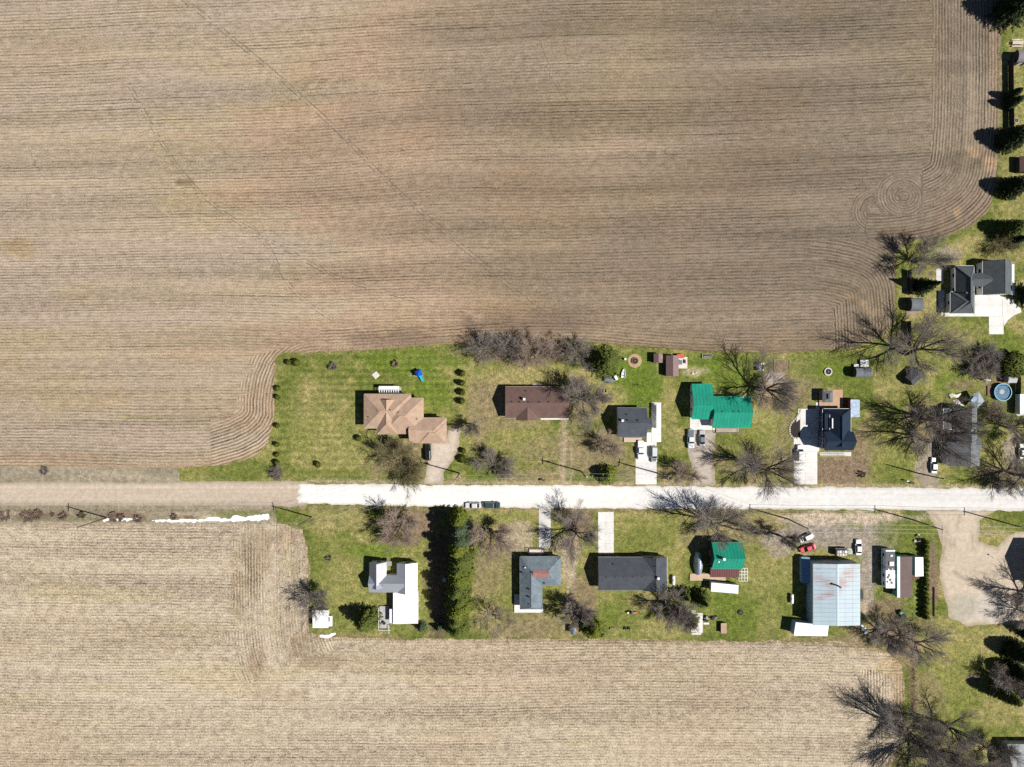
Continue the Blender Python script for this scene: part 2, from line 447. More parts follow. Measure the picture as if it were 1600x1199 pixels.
# ---- lawns and yards (one sheet under everything in the village)
GREEN = np.array((0.114, 0.140, 0.030)); OLIVE = np.array((0.196, 0.200, 0.060)); DRY = np.array((0.275, 0.240, 0.100)); BROWN = np.array((0.225, 0.178, 0.105))
BRIGHT = (0.108, 0.156, 0.022); EARTH = (0.20, 0.145, 0.10); GRIT = (0.27, 0.235, 0.19); SAND = (0.36, 0.29, 0.20)
def lawn_colour(X, Y, sd):
    n1 = fbm(X * 0.05, Y * 0.05, 4, 0)[:, None]; n2 = fbm(X * 0.16, Y * 0.16, 4, 2)[:, None]; n3 = fbm(X * 0.45, Y * 0.45, 3, 5)[:, None]
    t = sstep(0.38, 0.62, n1 * 0.5 + n2 * 0.35 + n3 * 0.15)
    C = GREEN * (1 - t) * 1.0 + OLIVE * t
    d = sstep(0.52, 0.72, n2 * 0.6 + n3 * 0.4)
    C = C * (1 - d) + DRY * d
    B = lambda *a, **k: blotch(C, X, Y, *a, **k)
    # yard of the tan house: mown, greener at the back
    for q in ((640, 565, 90, 22, BRIGHT, 0.75), (675, 610, 40, 40, BRIGHT, 0.8), (500, 560, 70, 14, GREEN, 0.6), (440, 600, 10, 60, GREEN, 0.5),
              (510, 640, 60, 60, DRY, 0.38), (480, 690, 50, 50, OLIVE, 0.6), (540, 720, 60, 30, DRY, 0.35), (380, 735, 100, 18, GREEN, 0.7), (560, 742, 90, 12, GREEN, 0.55),
              (445, 700, 12, 60, GREEN, 0.6), (620, 720, 60, 34, BROWN, 0.75),
              # brown house: tired grass
              (770, 640, 60, 70, BROWN, 0.75), (800, 690, 80, 40, OLIVE, 0.7), (840, 700, 50, 30, BROWN, 0.5), (760, 610, 34, 34, BROWN, 0.5), (745, 690, 24, 40, BROWN, 0.5), (800, 660, 60, 16, BROWN, 0.45), (840, 590, 120, 20, DRY, 0.75), (800, 545, 90, 30, EARTH, 0.65),
              (725, 700, 14, 50, OLIVE, 0.8), (830, 742, 60, 14, BROWN, 0.6), (915, 640, 40, 30, BROWN, 0.7), (925, 700, 50, 40, BROWN, 0.7), (722, 610, 12, 50, OLIVE, 0.7),
              # dark grey house and its back yard
              (1000, 600, 60, 45, BRIGHT, 0.8), (970, 570, 40, 25, BRIGHT, 0.7), (950, 620, 30, 25, DRY, 0.7), (1046, 640, 14, 90, DRY, 0.55), (1048, 700, 18, 40, GREEN, 0.6), (960, 725, 45, 35, BROWN, 0.55), (1050, 740, 28, 18, BROWN, 0.6),
              # green roofs
              (1110, 560, 70, 14, BRIGHT, 0.75), (1130, 590, 60, 22, BRIGHT, 0.75), (1085, 582, 22, 10, (0.42, 0.36, 0.22), 0.7), (1200, 660, 35, 50, OLIVE, 0.7), (1195, 640, 30, 30, DRY, 0.45), (1220, 610, 35, 40, EARTH, 0.8), (1222, 571, 15, 12, EARTH, 0.95),
              (1212, 592, 14, 11, GRIT, 0.9), (1180, 730, 60, 30, BROWN, 0.6), (1225, 700, 20, 50, BROWN, 0.5), (1262, 600, 24, 50, BROWN, 0.55),
              # navy house
              (1300, 580, 70, 20, BRIGHT, 0.6), (1280, 560, 60, 8, GREEN, 0.5), (1318, 738, 52, 26, EARTH, 0.95), (1350, 700, 28, 40, EARTH, 0.75), (1390, 700, 40, 50, OLIVE, 0.5), (1400, 735, 45, 20, GREEN, 0.45), (1400, 600, 40, 30, DRY, 0.4),
              (1445, 660, 35, 40, BROWN, 0.7), (1450, 735, 22, 40, GRIT, 0.95), (1480, 600, 26, 22, BRIGHT, 0.8), (1500, 602, 26, 10, EARTH, 0.6), (1545, 650, 30, 40, OLIVE, 0.6), (1555, 600, 28, 20, EARTH, 0.7), (1545, 705, 30, 30, DRY, 0.6), (1590, 700, 24, 30, GRIT, 0.85), (1570, 742, 50, 16, BROWN, 0.8),
              (1560, 535, 60, 22, BRIGHT, 0.7), (1490, 525, 60, 30, OLIVE, 0.6), (1450, 470, 26, 80, DRY, 0.45), (1545, 390, 70, 20, DRY, 0.6), (1590, 200, 30, 200, DRY, 0.5), (1575, 540, 60, 30, GREEN, 0.4), (1430, 400, 50, 18, OLIVE, 0.7),
              (1450, 390, 20, 14, BRIGHT, 0.5), (1500, 535, 45, 25, BROWN, 0.4), (1480, 400, 26, 14, GRIT, 0.7),
              # south side
              (520, 815, 70, 25, DRY, 0.7), (530, 880, 60, 60, OLIVE, 0.6), (575, 860, 50, 12, BRIGHT, 0.8), (530, 900, 40, 40, DRY, 0.35), (500, 880, 22, 30, GREEN, 0.6), (470, 815, 30, 14, GREEN, 0.6), (650, 820, 40, 34, EARTH, 0.9), (560, 930, 60, 30, OLIVE, 0.5),
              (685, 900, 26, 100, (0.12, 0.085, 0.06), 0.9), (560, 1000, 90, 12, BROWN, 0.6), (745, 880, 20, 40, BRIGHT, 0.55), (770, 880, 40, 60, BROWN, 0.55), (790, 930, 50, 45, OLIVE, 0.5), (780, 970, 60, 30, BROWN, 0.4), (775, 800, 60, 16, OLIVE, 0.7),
              (812, 840, 30, 30, (0.34, 0.28, 0.2), 0.8), (890, 880, 14, 50, (0.36, 0.30, 0.22), 0.85), (905, 820, 28, 30, EARTH, 0.85), (870, 850, 40, 20, (0.33, 0.27, 0.19), 0.6), (915, 940, 24, 60, EARTH, 0.7), (850, 980, 70, 16, BROWN, 0.6), (800, 985, 50, 14, BROWN, 0.5), (760, 910, 40, 40, BROWN, 0.4),
              (1000, 830, 40, 34, OLIVE, 0.5), (1010, 845, 40, 20, GREEN, 0.5), (1010, 800, 50, 12, DRY, 0.4), (1050, 880, 10, 50, OLIVE, 0.6), (985, 965, 60, 30, GREEN, 0.5), (1040, 980, 40, 20, DRY, 0.6), (1010, 940, 30, 20, BROWN, 0.5), (945, 960, 20, 30, BRIGHT, 0.5),
              (1090, 840, 30, 20, BROWN, 0.5), (1160, 950, 70, 45, BRIGHT, 0.4), (1170, 925, 30, 25, OLIVE, 0.5), (1200, 960, 24, 40, DRY, 0.35), (1130, 930, 40, 25, BRIGHT, 0.5), (1190, 880, 40, 60, DRY, 0.3), (1180, 825, 80, 30, BROWN, 0.55), (1220, 850, 25, 26, GRIT, 0.75),
              # grey gravel between the barn and the camper, worn ground
              (1290, 835, 90, 26, (0.26, 0.23, 0.19), 0.95), (1320, 810, 130, 13, (0.42, 0.35, 0.265), 0.95), (1358, 900, 15, 70, GRIT, 1.0), (1350, 850, 22, 30, GRIT, 0.95), (1385, 840, 30, 30, GRIT, 0.4), (1410, 830, 40, 24, GREEN, 0.7), (1370, 990, 60, 30, BROWN, 0.9), (1390, 960, 40, 40, EARTH, 0.7), (1348, 950, 7, 12, SAND, 0.9),
              (1425, 950, 18, 20, BRIGHT, 0.6), (1458, 900, 8, 70, EARTH, 0.95), (1428, 1060, 9, 80, EARTH, 0.65), (1480, 1040, 50, 60, OLIVE, 0.7), (1470, 1020, 30, 30, DRY, 0.6), (1530, 1000, 40, 30, DRY, 0.4), (1450, 1090, 30, 40, BROWN, 0.6), (1500, 1120, 60, 40, GREEN, 0.35), (1415, 1025, 24, 22, BROWN, 0.8), (1300, 1000, 90, 8, BROWN, 0.6), (1500, 985, 80, 12, OLIVE, 0.8), (1500, 995, 30, 12, DRY, 0.7), (1560, 1110, 50, 30, DRY, 0.6), (1430, 1170, 60, 50, BROWN, 0.5), (1450, 980, 30, 30, BROWN, 0.5), (1525, 1060, 14, 10, EARTH, 0.7),
              (1540, 820, 40, 18, OLIVE, 0.3), (1560, 835, 22, 8, DRY, 0.8), (1420, 1010, 20, 20, EARTH, 0.8)):
        C = blotch(C, X, Y, *q)
    # road edge wear
    for pts, w, col, k in ((((480, 752), (1000, 757), (1610, 761)), 0.6, SAND, 0.7), (((430, 793), (1000, 798), (1250, 800)), 0.5, BROWN, 0.7),
                           (((882, 655), (881, 700), (880, 757)), 1.1, SAND, 0.75), (((893, 700), (892, 757)), 0.6, SAND, 0.5),
                           (((430, 560), (500, 552), (720, 540), (980, 546), (1200, 556), (1310, 552)), 0.8, OLIVE, 0.4)):
        C = stroke(C, X, Y, pts, w, col, k)
    # mowing stripes on the tan house lawn
    x0, y0 = W(430, 750); x1, y1 = W(715, 545)
    inn = sstep(x0, x0 + 2, X) * (1 - sstep(x1 - 2, x1, X)) * sstep(y0, y0 + 1, Y) * (1 - sstep(y1 - 1, y1, Y))
    stripe = np.sin(Y * 6.2832 / 2.0 + 1.2 * np.sin(X * 0.02)) * (0.5 + fbm(X * 0.04, Y * 0.3, 2, 1))
    C = C * (1 + 0.13 * (inn * stripe))[:, None]
    return C
sheet('lawn', pw([(255, -120), (1760, -120), (1760, 1320), (255, 1320)]), 0.0, 0.55, M_LAWN, colour=lawn_colour)

# ---- the tilled field to the north
UP = [(-160, -170), (1566, -170), (1564, 60), (1563, 205), (1556, 285), (1546, 330), (1520, 352), (1480, 368), (1425, 376), (1402, 392), (1399, 440), (1399, 500), (1380, 525), (1330, 545),
      (1210, 552), (1080, 548), (985, 541), (860, 528), (720, 536), (560, 548), (440, 552), (430, 560), (428, 600), (428, 648), (420, 690), (398, 714), (350, 727), (280, 732), (-160, 726)]
G_UP = chaikin(pw([(-160, -170), (1566, -170), (1562, 250), (1545, 372), (1395, 372), (1400, 555), (1080, 548), (860, 528), (560, 548), (428, 552), (428, 730), (-160, 726)]), 3)
def up_attrs(X, Y):
    sd, arc = poly_sd(G_UP, X, Y)
    px = X / S + CX; py = CY - Y / S
    wob = fbm(X * 0.012, Y * 0.012, 2, 4) * 5
    u_main = Y - 0.035 * X * sstep(900, 100, py) + wob + 3.0 * sstep(300, 700, py) * np.sin(X * 0.015)
    u_head, v_head = -sd, arc
    wid = np.where(px < 470, 10.5, 4.5 + 2.5 * fbm(X * 0.05, Y * 0, 2, 2)) + (fbm(X * 0.06, Y * 0.06, 2, 7) - 0.5) * 3 + (fbm(X * 0.03, Y * 0.55, 2, 5) - 0.5) * np.where(px < 470, 9, 2)
    head = np.where((px > 330) & (px < 1190) & (py > 500), sstep(wid + 0.3, wid - 0.3, -sd), 0)
    head = np.where((px < 500) & (py < 548 + (428 - px) * 0.28), 0, head)
    # east headland: straight passes along the fence that turn west round the corner
    dA, aA = path_d(chaikin(pw([(1564, -400), (1562, 0), (1562, 215), (1545, 318), (1455, 372), (1300, 378), (900, 380)]), 4, False), X, Y)
    ragA = (fbm(X * 0.06, Y * 0.06, 2, 7) - 0.5) * 2 + (fbm(X * 0.03, Y * 0.55, 2, 5) - 0.5) * 3
    zA = (px > 1330 + 60 * fbm(X * 0.05, Y * 0.05, 3, 2)) & (py < 378) & (dA < 20.0 + ragA)
    zA &= ~((px < 1440) & (py < 322 + 30 * fbm(X * 0.05, Y * 0.05, 2, 3)))
    wA = (px > 1290) & (py < 382)
    u_head = np.where(wA, dA, u_head); v_head = np.where(wA, aA, v_head); head = np.where(zA, 1.0, head)
    # rows that bend down toward the lawn corner, above the biggest bare tree
    dB, aB = path_d(chaikin(pw([(700, 376), (1150, 378), (1300, 380), (1392, 410), (1401, 500), (1402, 600)]), 4, False), X, Y)
    zB = (py >= 376) & (px > 1170 + 190 * fbm(X * 0.02, Y * 0.9, 2, 2)) & (dB < 26 - 10 * sstep(1400, 1250, px) + ragA)
    wB = (py >= 374) & (px > 1130)
    u_head = np.where(wB, dB, u_head); v_head = np.where(wB, aB, v_head); head = np.where(zB, 1.0, head)
    loop = np.zeros(X.shape)
    for lx, ly, lr, l0 in ((1412, 306, 46, 8), (1372, 330, 44, 14)):
        cx, cy = W(lx, ly); r = np.hypot(X - cx, (Y - cy) * 1.15)
        ins = (r < lr * S) & (r > l0 * S) & ~zA & (py < 372) & (loop < .5)
        grow = ins | ((r < lr * S + 1.2) & ~zA & (loop < .5) & (py < 372))
        u_head = np.where(grow, r, u_head); v_head = np.where(grow, np.arctan2(Y - cy, X - cx) * 6, v_head)
        head = np.where(ins, 1.0, head); loop = np.where(ins, 1.0, loop)
    amp = 0.50 + 0.50 * head + 0.35 * sstep(1050, 1450, px) * sstep(150, 300, py) + 0.35 * sstep(600, 690, py)
    amp = np.where((px > 1195) & (head > 0.5), 1.15, amp); amp = np.where(loop > .5, 0.75, amp)
    return dict(u_head=u_head, v_head=v_head, u_main=u_main, v_main=X, seam=head, rowamp=amp)
def up_colour(X, Y, sd):
    px = X / S + CX; py = CY - Y / S
    n = fbm(X * 0.02, Y * 0.02, 4, 1); n2 = fbm(X * 0.015, Y * 0.06, 4, 4)
    t = np.clip(sstep(150, 1250, px + (n - 0.5) * 900) * 0.8 + 0.2 * sstep(200, 900, px) * sstep(560, 400, py), 0, 1)[:, None]
    C = np.array((1.12, 1.0, 0.90)) * (1 - t) + np.array((0.555, 0.565, 0.545)) * t
    C = C * (0.86 + 0.32 * n2)[:, None]
    g = (sstep(0.56, 0.72, fbm(X * 0.03, Y * 0.07, 4, 6)) * 0.45)[:, None]
    C = C * (1 - g) + C * np.array((0.92, 0.93, 0.80)) * g
    g = (sstep(0.55, 0.72, fbm(X * 0.04, Y * 0.05, 4, 3)) * 0.5)[:, None]
    C = C * (1 - g) + C * np.array((1.06, 0.98, 0.90)) * g
    # wetter and drier passes lie as long bands along the rows
    bd = sstep(0.40, 0.66, fbm(X * 0.008, (Y - 0.035 * X) * 0.11, 4, 2))[:, None]
    C = C * (1.08 - 0.22 * bd * (0.35 + 0.65 * t))
    for q in ((850, 505, 130, 22, (0.48, 0.44, 0.42), 0.75), (620, 530, 110, 14, (0.50, 0.45, 0.43), 0.6), (900, 430, 200, 30, (0.62, 0.59, 0.56), 0.35), (690, 180, 160, 30, (0.62, 0.58, 0.55), 0.45), (290, 285, 18, 6, (0.45, 0.48, 0.36), 0.8), (30, 390, 32, 16, (0.72, 0.72, 0.55), 0.7), (90, 120, 120, 90, (0.85, 0.83, 0.85), 0.5),
              (1510, 330, 60, 40, (0.55, 0.50, 0.48), 0.6), (1440, 362, 70, 12, (0.48, 0.43, 0.40), 0.7), (1495, 333, 8, 12, (0.92, 0.80, 0.60), 0.8), (1522, 236, 12, 12, (0.88, 0.78, 0.65), 0.8), (1546, 255, 12, 12, (1.05, 0.88, 0.75), 0.7), (1348, 474, 16, 9, (0.80, 0.73, 0.60), 0.6), (1332, 462, 14, 8, (0.76, 0.70, 0.60), 0.5), (1358, 490, 10, 9, (0.80, 0.73, 0.63), 0.5), (1555, 100, 10, 90, (0.85, 0.76, 0.66), 0.5),
              (1220, 530, 26, 22, (0.76, 0.70, 0.62), 0.5), (1100, 543, 160, 6, (0.55, 0.5, 0.44), 0.7), (225, 652, 36, 3, (0.55, 0.75, 0.3), 0.7), (60, 715, 200, 8, (0.85, 0.76, 0.68), 0.5), (1440, 60, 40, 120, (0.62, 0.62, 0.5), 0.35), (960, 480, 60, 60, (0.72, 0.68, 0.62), 0.4)):
        C = blotch(C, X, Y, *q)
    e = sstep(-1.6, 0.0, sd)[:, None] * 0.35
    return C * (1 - e) + np.array((0.55, 0.55, 0.40)) * e
sheet('tilled_field', pw(UP), 0.006, 0.6, M_FIELD, edge=0.5, efreq=0.35, colour=up_colour, attrs=up_attrs)

# wheel tracks pressed across the rows: narrow broken strips of bare soil
def tracks(label, pts, gap, w, keep, seed):
    rng = random.Random(seed); P = chaikin(pw(pts), 3, False); mb = MB()
    for a, b in zip(P[:-1], P[1:]):
        L = math.hypot(*(b - a)); d = (b - a) / L; nrm = np.array((-d[1], d[0])); t = 0.0
        while t < L:
            l = min(L - t, rng.uniform(.5, 2.2))
            for sgn in (-1, 1):
                if rng.random() < keep:
                    o = nrm * (gap / 2 * sgn + rng.uniform(-.06, .06)); ww = w * rng.uniform(.6, 1.2)
                    p = a + d * t + o; q = a + d * (t + l * .9) + o
                    mb.add([(*(p + nrm * ww / 2), .011), (*(p - nrm * ww / 2), .011), (*(q - nrm * ww / 2), .011), (*(q + nrm * ww / 2), .011)], [(0, 1, 2, 3)])
            t += l
    o = put('wheel_track', mb.mesh('wheel_track'), mat('pressed_soil', (.145, .116, .095), .95, .3, 1.0)); o['kind'] = 'stuff'; o['label'] = label; o['category'] = 'wheel track'
tracks('long diagonal wheel track across the tilled field', ((275, -10), (345, 45), (430, 115), (530, 205), (600, 280), (680, 350), (745, 405), (800, 450), (845, 490), (905, 512)), 1.1, .26, .72, 1)
tracks('fainter wheel track down the west part of the tilled field', ((200, 130), (255, 230), (300, 290), (350, 335), (415, 372), (440, 430), (470, 468), (520, 500)), .9, .2, .55, 2)
tracks('wheel track branching east from the fainter one', ((415, 372), (480, 410), (540, 440), (650, 470)), .9, .2, .5, 3)
tracks('faint short wheel track near the north edge of the tilled field', ((825, 15), (838, 60), (855, 100), (862, 120), (900, 180)), .9, .2, .4, 4)

# ---- the stubble field to the south
LO = [(-160, 818), (300, 819), (425, 819), (474, 826), (482, 860), (483, 940), (484, 985), (500, 996), (620, 999), (760, 998), (940, 999), (1150, 1001), (1240, 1002), (1340, 1004), (1385, 1018), (1408, 1040),
      (1414, 1080), (1412, 1140), (1398, 1180), (1380, 1220), (1370, 1330), (-160, 1330)]
def lo_attrs(X, Y):
    px = X / S + CX; py = CY - Y / S
    u_main = Y + 0.004 * X + fbm(X * 0.012, Y * 0.012, 2, 4) * 3
    n1 = fbm(X * 0.10, Y * 0.10, 3, 5) - 0.5; n2 = fbm(X * 0.05, Y * 0.6, 2, 1) - 0.5
    dC, aC = path_d(chaikin(pw([(481, 760), (481, 960), (486, 1015), (520, 1062), (600, 1090)]), 3, False), X, Y)
    left = (px > 366 + 60 * n2 + 30 * n1) & (px < 520) & (py < 1062 - np.maximum(0, px - 405) * 0.42 + 50 * n1)
    right = (px > 1352 + 50 * n1 + 30 * n2) & (py > 1050 + 40 * n1)
    head = np.where(left | right, 1.0, 0.0)
    u_head = np.where(px < 700, np.where(px < 481, dC, -dC), X); v_head = np.where(px < 700, aC, Y)
    amp = (0.55 + 0.3 * fbm(X * 0.03, Y * 0.03, 3, 2)) * (1 - head) + head * (0.15 + 1.1 * sstep(0.42, 0.66, fbm(X * 0.07, Y * 0.07, 3, 6)))
    return dict(u_head=u_head, v_head=v_head, u_main=u_main, v_main=X, seam=head, rowamp=amp)
def lo_colour(X, Y, sd):
    n = fbm(X * 0.025, Y * 0.03, 4, 2); n2 = fbm(X * 0.015, Y * 0.09, 4, 4)
    C = np.array((1.0, 0.98, 0.95)) * (0.88 + 0.26 * n2)[:, None]
    g = (sstep(0.52, 0.72, fbm(X * 0.02, Y * 0.12, 4, 6)) * 0.35)[:, None]
    C = C * (1 - g) + C * np.array((0.88, 0.91, 0.74)) * g
    g = (sstep(0.5, 0.7, n) * 0.4)[:, None]
    C = C * (1 - g) + C * np.array((0.86, 0.83, 0.83)) * g
    for q in ((400, 880, 26, 60, (0.60, 0.58, 0.53), 0.6), (370, 920, 14, 50, (0.62, 0.58, 0.52), 0.6), (440, 840, 30, 18, (0.58, 0.54, 0.5), 0.55), (470, 1010, 24, 26, (0.55, 0.5, 0.44), 0.6), (500, 1035, 40, 16, (0.58, 0.54, 0.48), 0.5), (400, 1040, 14, 40, (0.66, 0.6, 0.54), 0.6), (450, 870, 16, 40, (1.05, 0.96, 0.84), 0.5), (430, 960, 12, 60, (1.08, 1.0, 0.86), 0.5),
              (430, 1085, 60, 14, (0.7, 0.68, 0.66), 0.5), (1375, 1046, 7, 5, (0.5, 0.48, 0.2), 0.8), (1395, 1040, 22, 20, (0.80, 0.74, 0.55), 0.6), (1405, 1075, 14, 50, (0.62, 0.55, 0.42), 0.6), (1360, 1010, 50, 12, (0.66, 0.58, 0.48), 0.6), (1320, 1060, 60, 60, (1.08, 1.02, 0.9), 0.5), (160, 930, 150, 16, (0.8, 0.86, 0.62), 0.3), (1000, 1020, 300, 14, (1.05, 0.97, 0.92), 0.5)):
        C = blotch(C, X, Y, *q)
    e = sstep(-1.4, 0.0, sd)[:, None] * 0.35
    return C * (1 - e) + np.array((0.62, 0.56, 0.42)) * e
sheet('stubble_field', pw(LO), 0.006, 0.6, M_STUB, edge=0.9, efreq=0.22, colour=lo_colour, attrs=lo_attrs)

# ---- verges, gravel road, pale road
def verge_colour(X, Y, sd):
    n = fbm(X * 0.15, Y * 0.5, 4, 2)[:, None]; m = fbm(X * 0.05, Y * 0.4, 3, 5)[:, None]
    C = np.array((0.31, 0.265, 0.19)) * (0.75 + 0.5 * n) * (0.8 + 0.4 * m)
    for q in ((380, 804, 60, 6, (0.16, 0.17, 0.06), 0.8), (100, 806, 160, 8, (0.20, 0.16, 0.11), 0.5), (60, 806, 50, 6, (0.17, 0.115, 0.085), 0.7), (200, 806, 50, 6, (0.2, 0.11, 0.08), 0.6), (292, 808, 20, 3, (0.26, 0.15, 0.09), 0.8), (130, 812, 200, 4, (0.14, 0.15, 0.06), 0.5), (70, 733, 6, 4, (0.08, 0.06, 0.045), 0.9), (250, 736, 40, 5, (0.2, 0.18, 0.12), 0.5)):
        C = blotch(C, X, Y, *q)
    C = stroke(C, X, Y, ((-160, 797), (440, 797)), 0.3, (0.17, 0.15, 0.07), 0.6)
    return C
sheet('north_verge', pw([(-160, 722), (278, 728), (282, 754), (-160, 754)]), 0.004, 0.5, M_VERGE, edge=0.5, colour=verge_colour)
sheet('south_verge', pw([(-160, 786), (428, 786), (432, 822), (-160, 822)]), 0.004, 0.5, M_VERGE, edge=0.5, colour=verge_colour)
def gravel_colour(X, Y, sd):
    py = CY - Y / S; c = 771
    n = fbm(X * 0.02, Y * 0.9, 4, 1)[:, None]; n2 = fbm(X * 0.006, Y * 2.0, 3, 3)[:, None]
    C = np.array((0.44, 0.365, 0.285)) * (0.82 + 0.22 * n + 0.18 * n2)
    for o, k in ((-9, 0.14), (-3, 0.08), (4, 0.13), (10, 0.10)):
        C = C * (1 + k * np.exp(-((py - c - o) / 1.8) ** 2))[:, None]
    e = sstep(-1.0, 0.0, sd)[:, None]
    return C * (1 - 0.3 * e)
sheet('gravel_road', pw([(-170, 754), (200, 753), (480, 752), (480, 792), (200, 790), (-170, 790)]), 0.012, 0.45, M_DIRT, edge=0.35, efreq=0.3, colour=gravel_colour)
def road_colour(X, Y, sd):
    px = X / S + CX
    n = fbm(X * 0.03, Y * 1.2, 4, 1)[:, None]; n2 = fbm(X * 0.15, Y * 0.4, 3, 3)[:, None]
    py = CY - Y / S; k = sstep(700, 1500, px)[:, None]
    C = np.array((0.76, 0.745, 0.715)) * (0.86 + 0.14 * n + 0.10 * n2) * (1 - 0.16 * k)
    for o_, w_ in ((-10, 2.6), (-3, 2.2), (5, 2.4), (11, 2.6)):
        C = C * (1 + 0.05 * k * np.exp(-((py - 777 - o_ - (px - 800) * .004)[:, None] / w_) ** 2))
    e = sstep(-0.9, 0.1, sd)[:, None] * (0.3 + 0.4 * fbm(X * 0.4, Y * 0.4, 3, 5))[:, None]
    C = C * (1 - e) + np.array((0.42, 0.36, 0.28)) * e
    for pts in (((1120, 783), (1240, 785)), ((1190, 786), (1225, 789)), ((1010, 766), (1180, 768)), ((1300, 770), (1500, 772))):
        C = stroke(C, X, Y, pts, 0.25, (0.5, 0.48, 0.45), 0.35, 0.5)
    return C
sheet('chip_sealed_road', pw([(466, 757), (560, 757), (900, 759), (1200, 761), (1780, 764), (1780, 799), (1200, 796), (900, 795), (600, 790), (465, 787), (468, 783), (463, 779), (469, 774), (464, 769), (468, 762)]), 0.018, 0.4, M_ROAD, edge=0.5, efreq=0.45, colour=road_colour)

def dirt_colour(base, dark, seed=1):
    def f(X, Y, sd):
        n = fbm(X * 0.12, Y * 0.12, 4, seed)[:, None]; n2 = fbm(X * 0.5, Y * 0.5, 3, seed + 2)[:, None]
        t = sstep(0.3, 0.75, n * 0.7 + n2 * 0.3)
        C = np.array(base) * (1 - t * 0.5) + np.array(dark) * t * 0.5
        e = sstep(-1.6, 0, sd)[:, None] * 0.5
        return C * (1 - e) + np.array((0.24, 0.20, 0.12)) * e
    return f
def yard_colour(X, Y, sd):
    C = dirt_colour((0.53, 0.445, 0.345), (0.43, 0.355, 0.275), 2)(X, Y, sd)
    C = blotch(C, X, Y, 1530, 950, 70, 24, (0.50, 0.46, 0.41), 0.7)
    C = blotch(C, X, Y, 1498, 948, 34, 22, (0.32, 0.30, 0.21), 0.5)
    tr = (0.34, 0.275, 0.205)
    for pts in (((1458, 800), (1472, 820), (1472, 860), (1482, 885), (1505, 905), (1540, 910)), ((1444, 800), (1468, 822)), ((1500, 805), (1490, 850), (1510, 890), (1545, 898)), ((1525, 803), (1519, 830), (1520, 860)), ((1482, 820), (1486, 860), (1500, 885)), ((1478, 822), (1478, 870), (1492, 895), (1530, 920))):
        C = stroke(C, X, Y, pts, 0.45, tr, 0.65, 0.3)
    return C
sheet('gravel_yard', pw([(1446, 796), (1558, 797), (1532, 812), (1530, 846), (1560, 856), (1586, 830), (1760, 826), (1760, 990), (1560, 978), (1510, 980), (1482, 964), (1474, 930), (1467, 900), (1470, 850), (1464, 822)]), 0.008, 0.5, M_DIRT, edge=0.9, efreq=0.2, colour=yard_colour)
sheet('gravel_driveway', pw([(676, 688), (700, 690), (700, 668), (720, 664), (716, 700), (708, 718), (694, 738), (692, 757), (662, 757), (668, 730)]), 0.008, 0.4, M_DIRT, edge=0.5, colour=dirt_colour((0.54, 0.465, 0.385), (0.44, 0.375, 0.31)))
sheet('gravel_driveway', pw([(1074, 672), (1118, 672), (1118, 690), (1114, 720), (1120, 759), (1084, 759), (1080, 725), (1073, 700)]), 0.008, 0.4, M_DIRT, edge=0.4, colour=dirt_colour((0.46, 0.40, 0.34), (0.37, 0.315, 0.26), 4))
sheet('gravel_driveway', pw([(1446, 690), (1462, 690), (1464, 760), (1440, 761), (1444, 730)]), 0.008, 0.4, M_DIRT, edge=0.8, colour=dirt_colour((0.33, 0.28, 0.22), (0.24, 0.20, 0.15), 3))
def snow_colour(X, Y, sd):
    return np.full((len(X), 3), 0.86)
M_SNOW = mat('old_snow', (0.88, 0.89, 0.91), 0.6, 0.04, 1.0, bmp=0.05)
def snow(label, pts, edge, z=0.03):
    o = sheet('snow_patch', pw(pts), z, 0.2, M_SNOW, edge=edge, efreq=1.1, kind='stuff')
    o['label'] = label; o['category'] = 'snow'
snow('long melting strip of snow in the ditch south of the gravel road', [(236, 813), (262, 812), (270, 814), (285, 811), (296, 810), (308, 812.5), (318, 812), (332, 808), (346, 810), (358, 811), (366, 806), (374, 805.5), (382, 808), (396, 806), (408, 804), (421, 803), (421, 811), (405, 814), (388, 813), (370, 815), (330, 814.5), (300, 816), (262, 815.5), (240, 815)], 0.42)
snow('broken crumbs of snow in the ditch among the reddish weeds', [(160, 811), (215, 810), (215, 813), (160, 814)], 0.75)
snow('small snow patch beside the white-roofed hut at the stubble edge', [(498, 992), (508, 993), (524, 989), (526, 991), (512, 998), (502, 997)], 0.25)
# ------------------------------------------------------------------ materials for built things
M_WHITE = mat('white_paint', (0.78, 0.78, 0.77), 0.5, 0.06, 0.8)
M_TRIM = mat('white_trim', (0.74, 0.74, 0.73), 0.45, 0.05, 1.0)
M_TRIMB = mat('beige_trim', (0.40, 0.34, 0.28), 0.5, 0.08, 1.0)
M_TRIMG = mat('grey_trim', (0.22, 0.24, 0.26), 0.5, 0.08, 1.0)
M_GLASS = mat('window_glass', (0.02, 0.025, 0.03), 0.06, 0.1, 0.5, spec=0.6)
M_DARK = mat('dark_metal', (0.03, 0.03, 0.032), 0.5, 0.2, 2.0)
M_RUBBER = mat('tyre_rubber', (0.018, 0.018, 0.018), 0.85, 0.15, 3.0)
M_STEEL = mat('galvanised_steel', (0.5, 0.51, 0.52), 0.4, 0.15, 1.0, metal=0.6)
M_CONC = mat('concrete_pale', (0.68, 0.665, 0.635), 0.85, 0.17, 0.22, bmp=0.004)
M_CONC_G = mat('concrete_grey', (0.60, 0.58, 0.55), 0.85, 0.12, 0.4, bmp=0.004)
M_JOINT = mat('slab_joint', (0.40, 0.38, 0.35), 0.9, 0.15, 1.0)
M_DECK = mat('deck_board', (0.50, 0.32, 0.205), 0.75, 0.16, 1.2)
M_DECKG = mat('deck_board_grey', (0.42, 0.41, 0.40), 0.75, 0.16, 1.2)
M_WOOD = mat('weathered_wood', (0.30, 0.225, 0.16), 0.8, 0.22, 1.0)
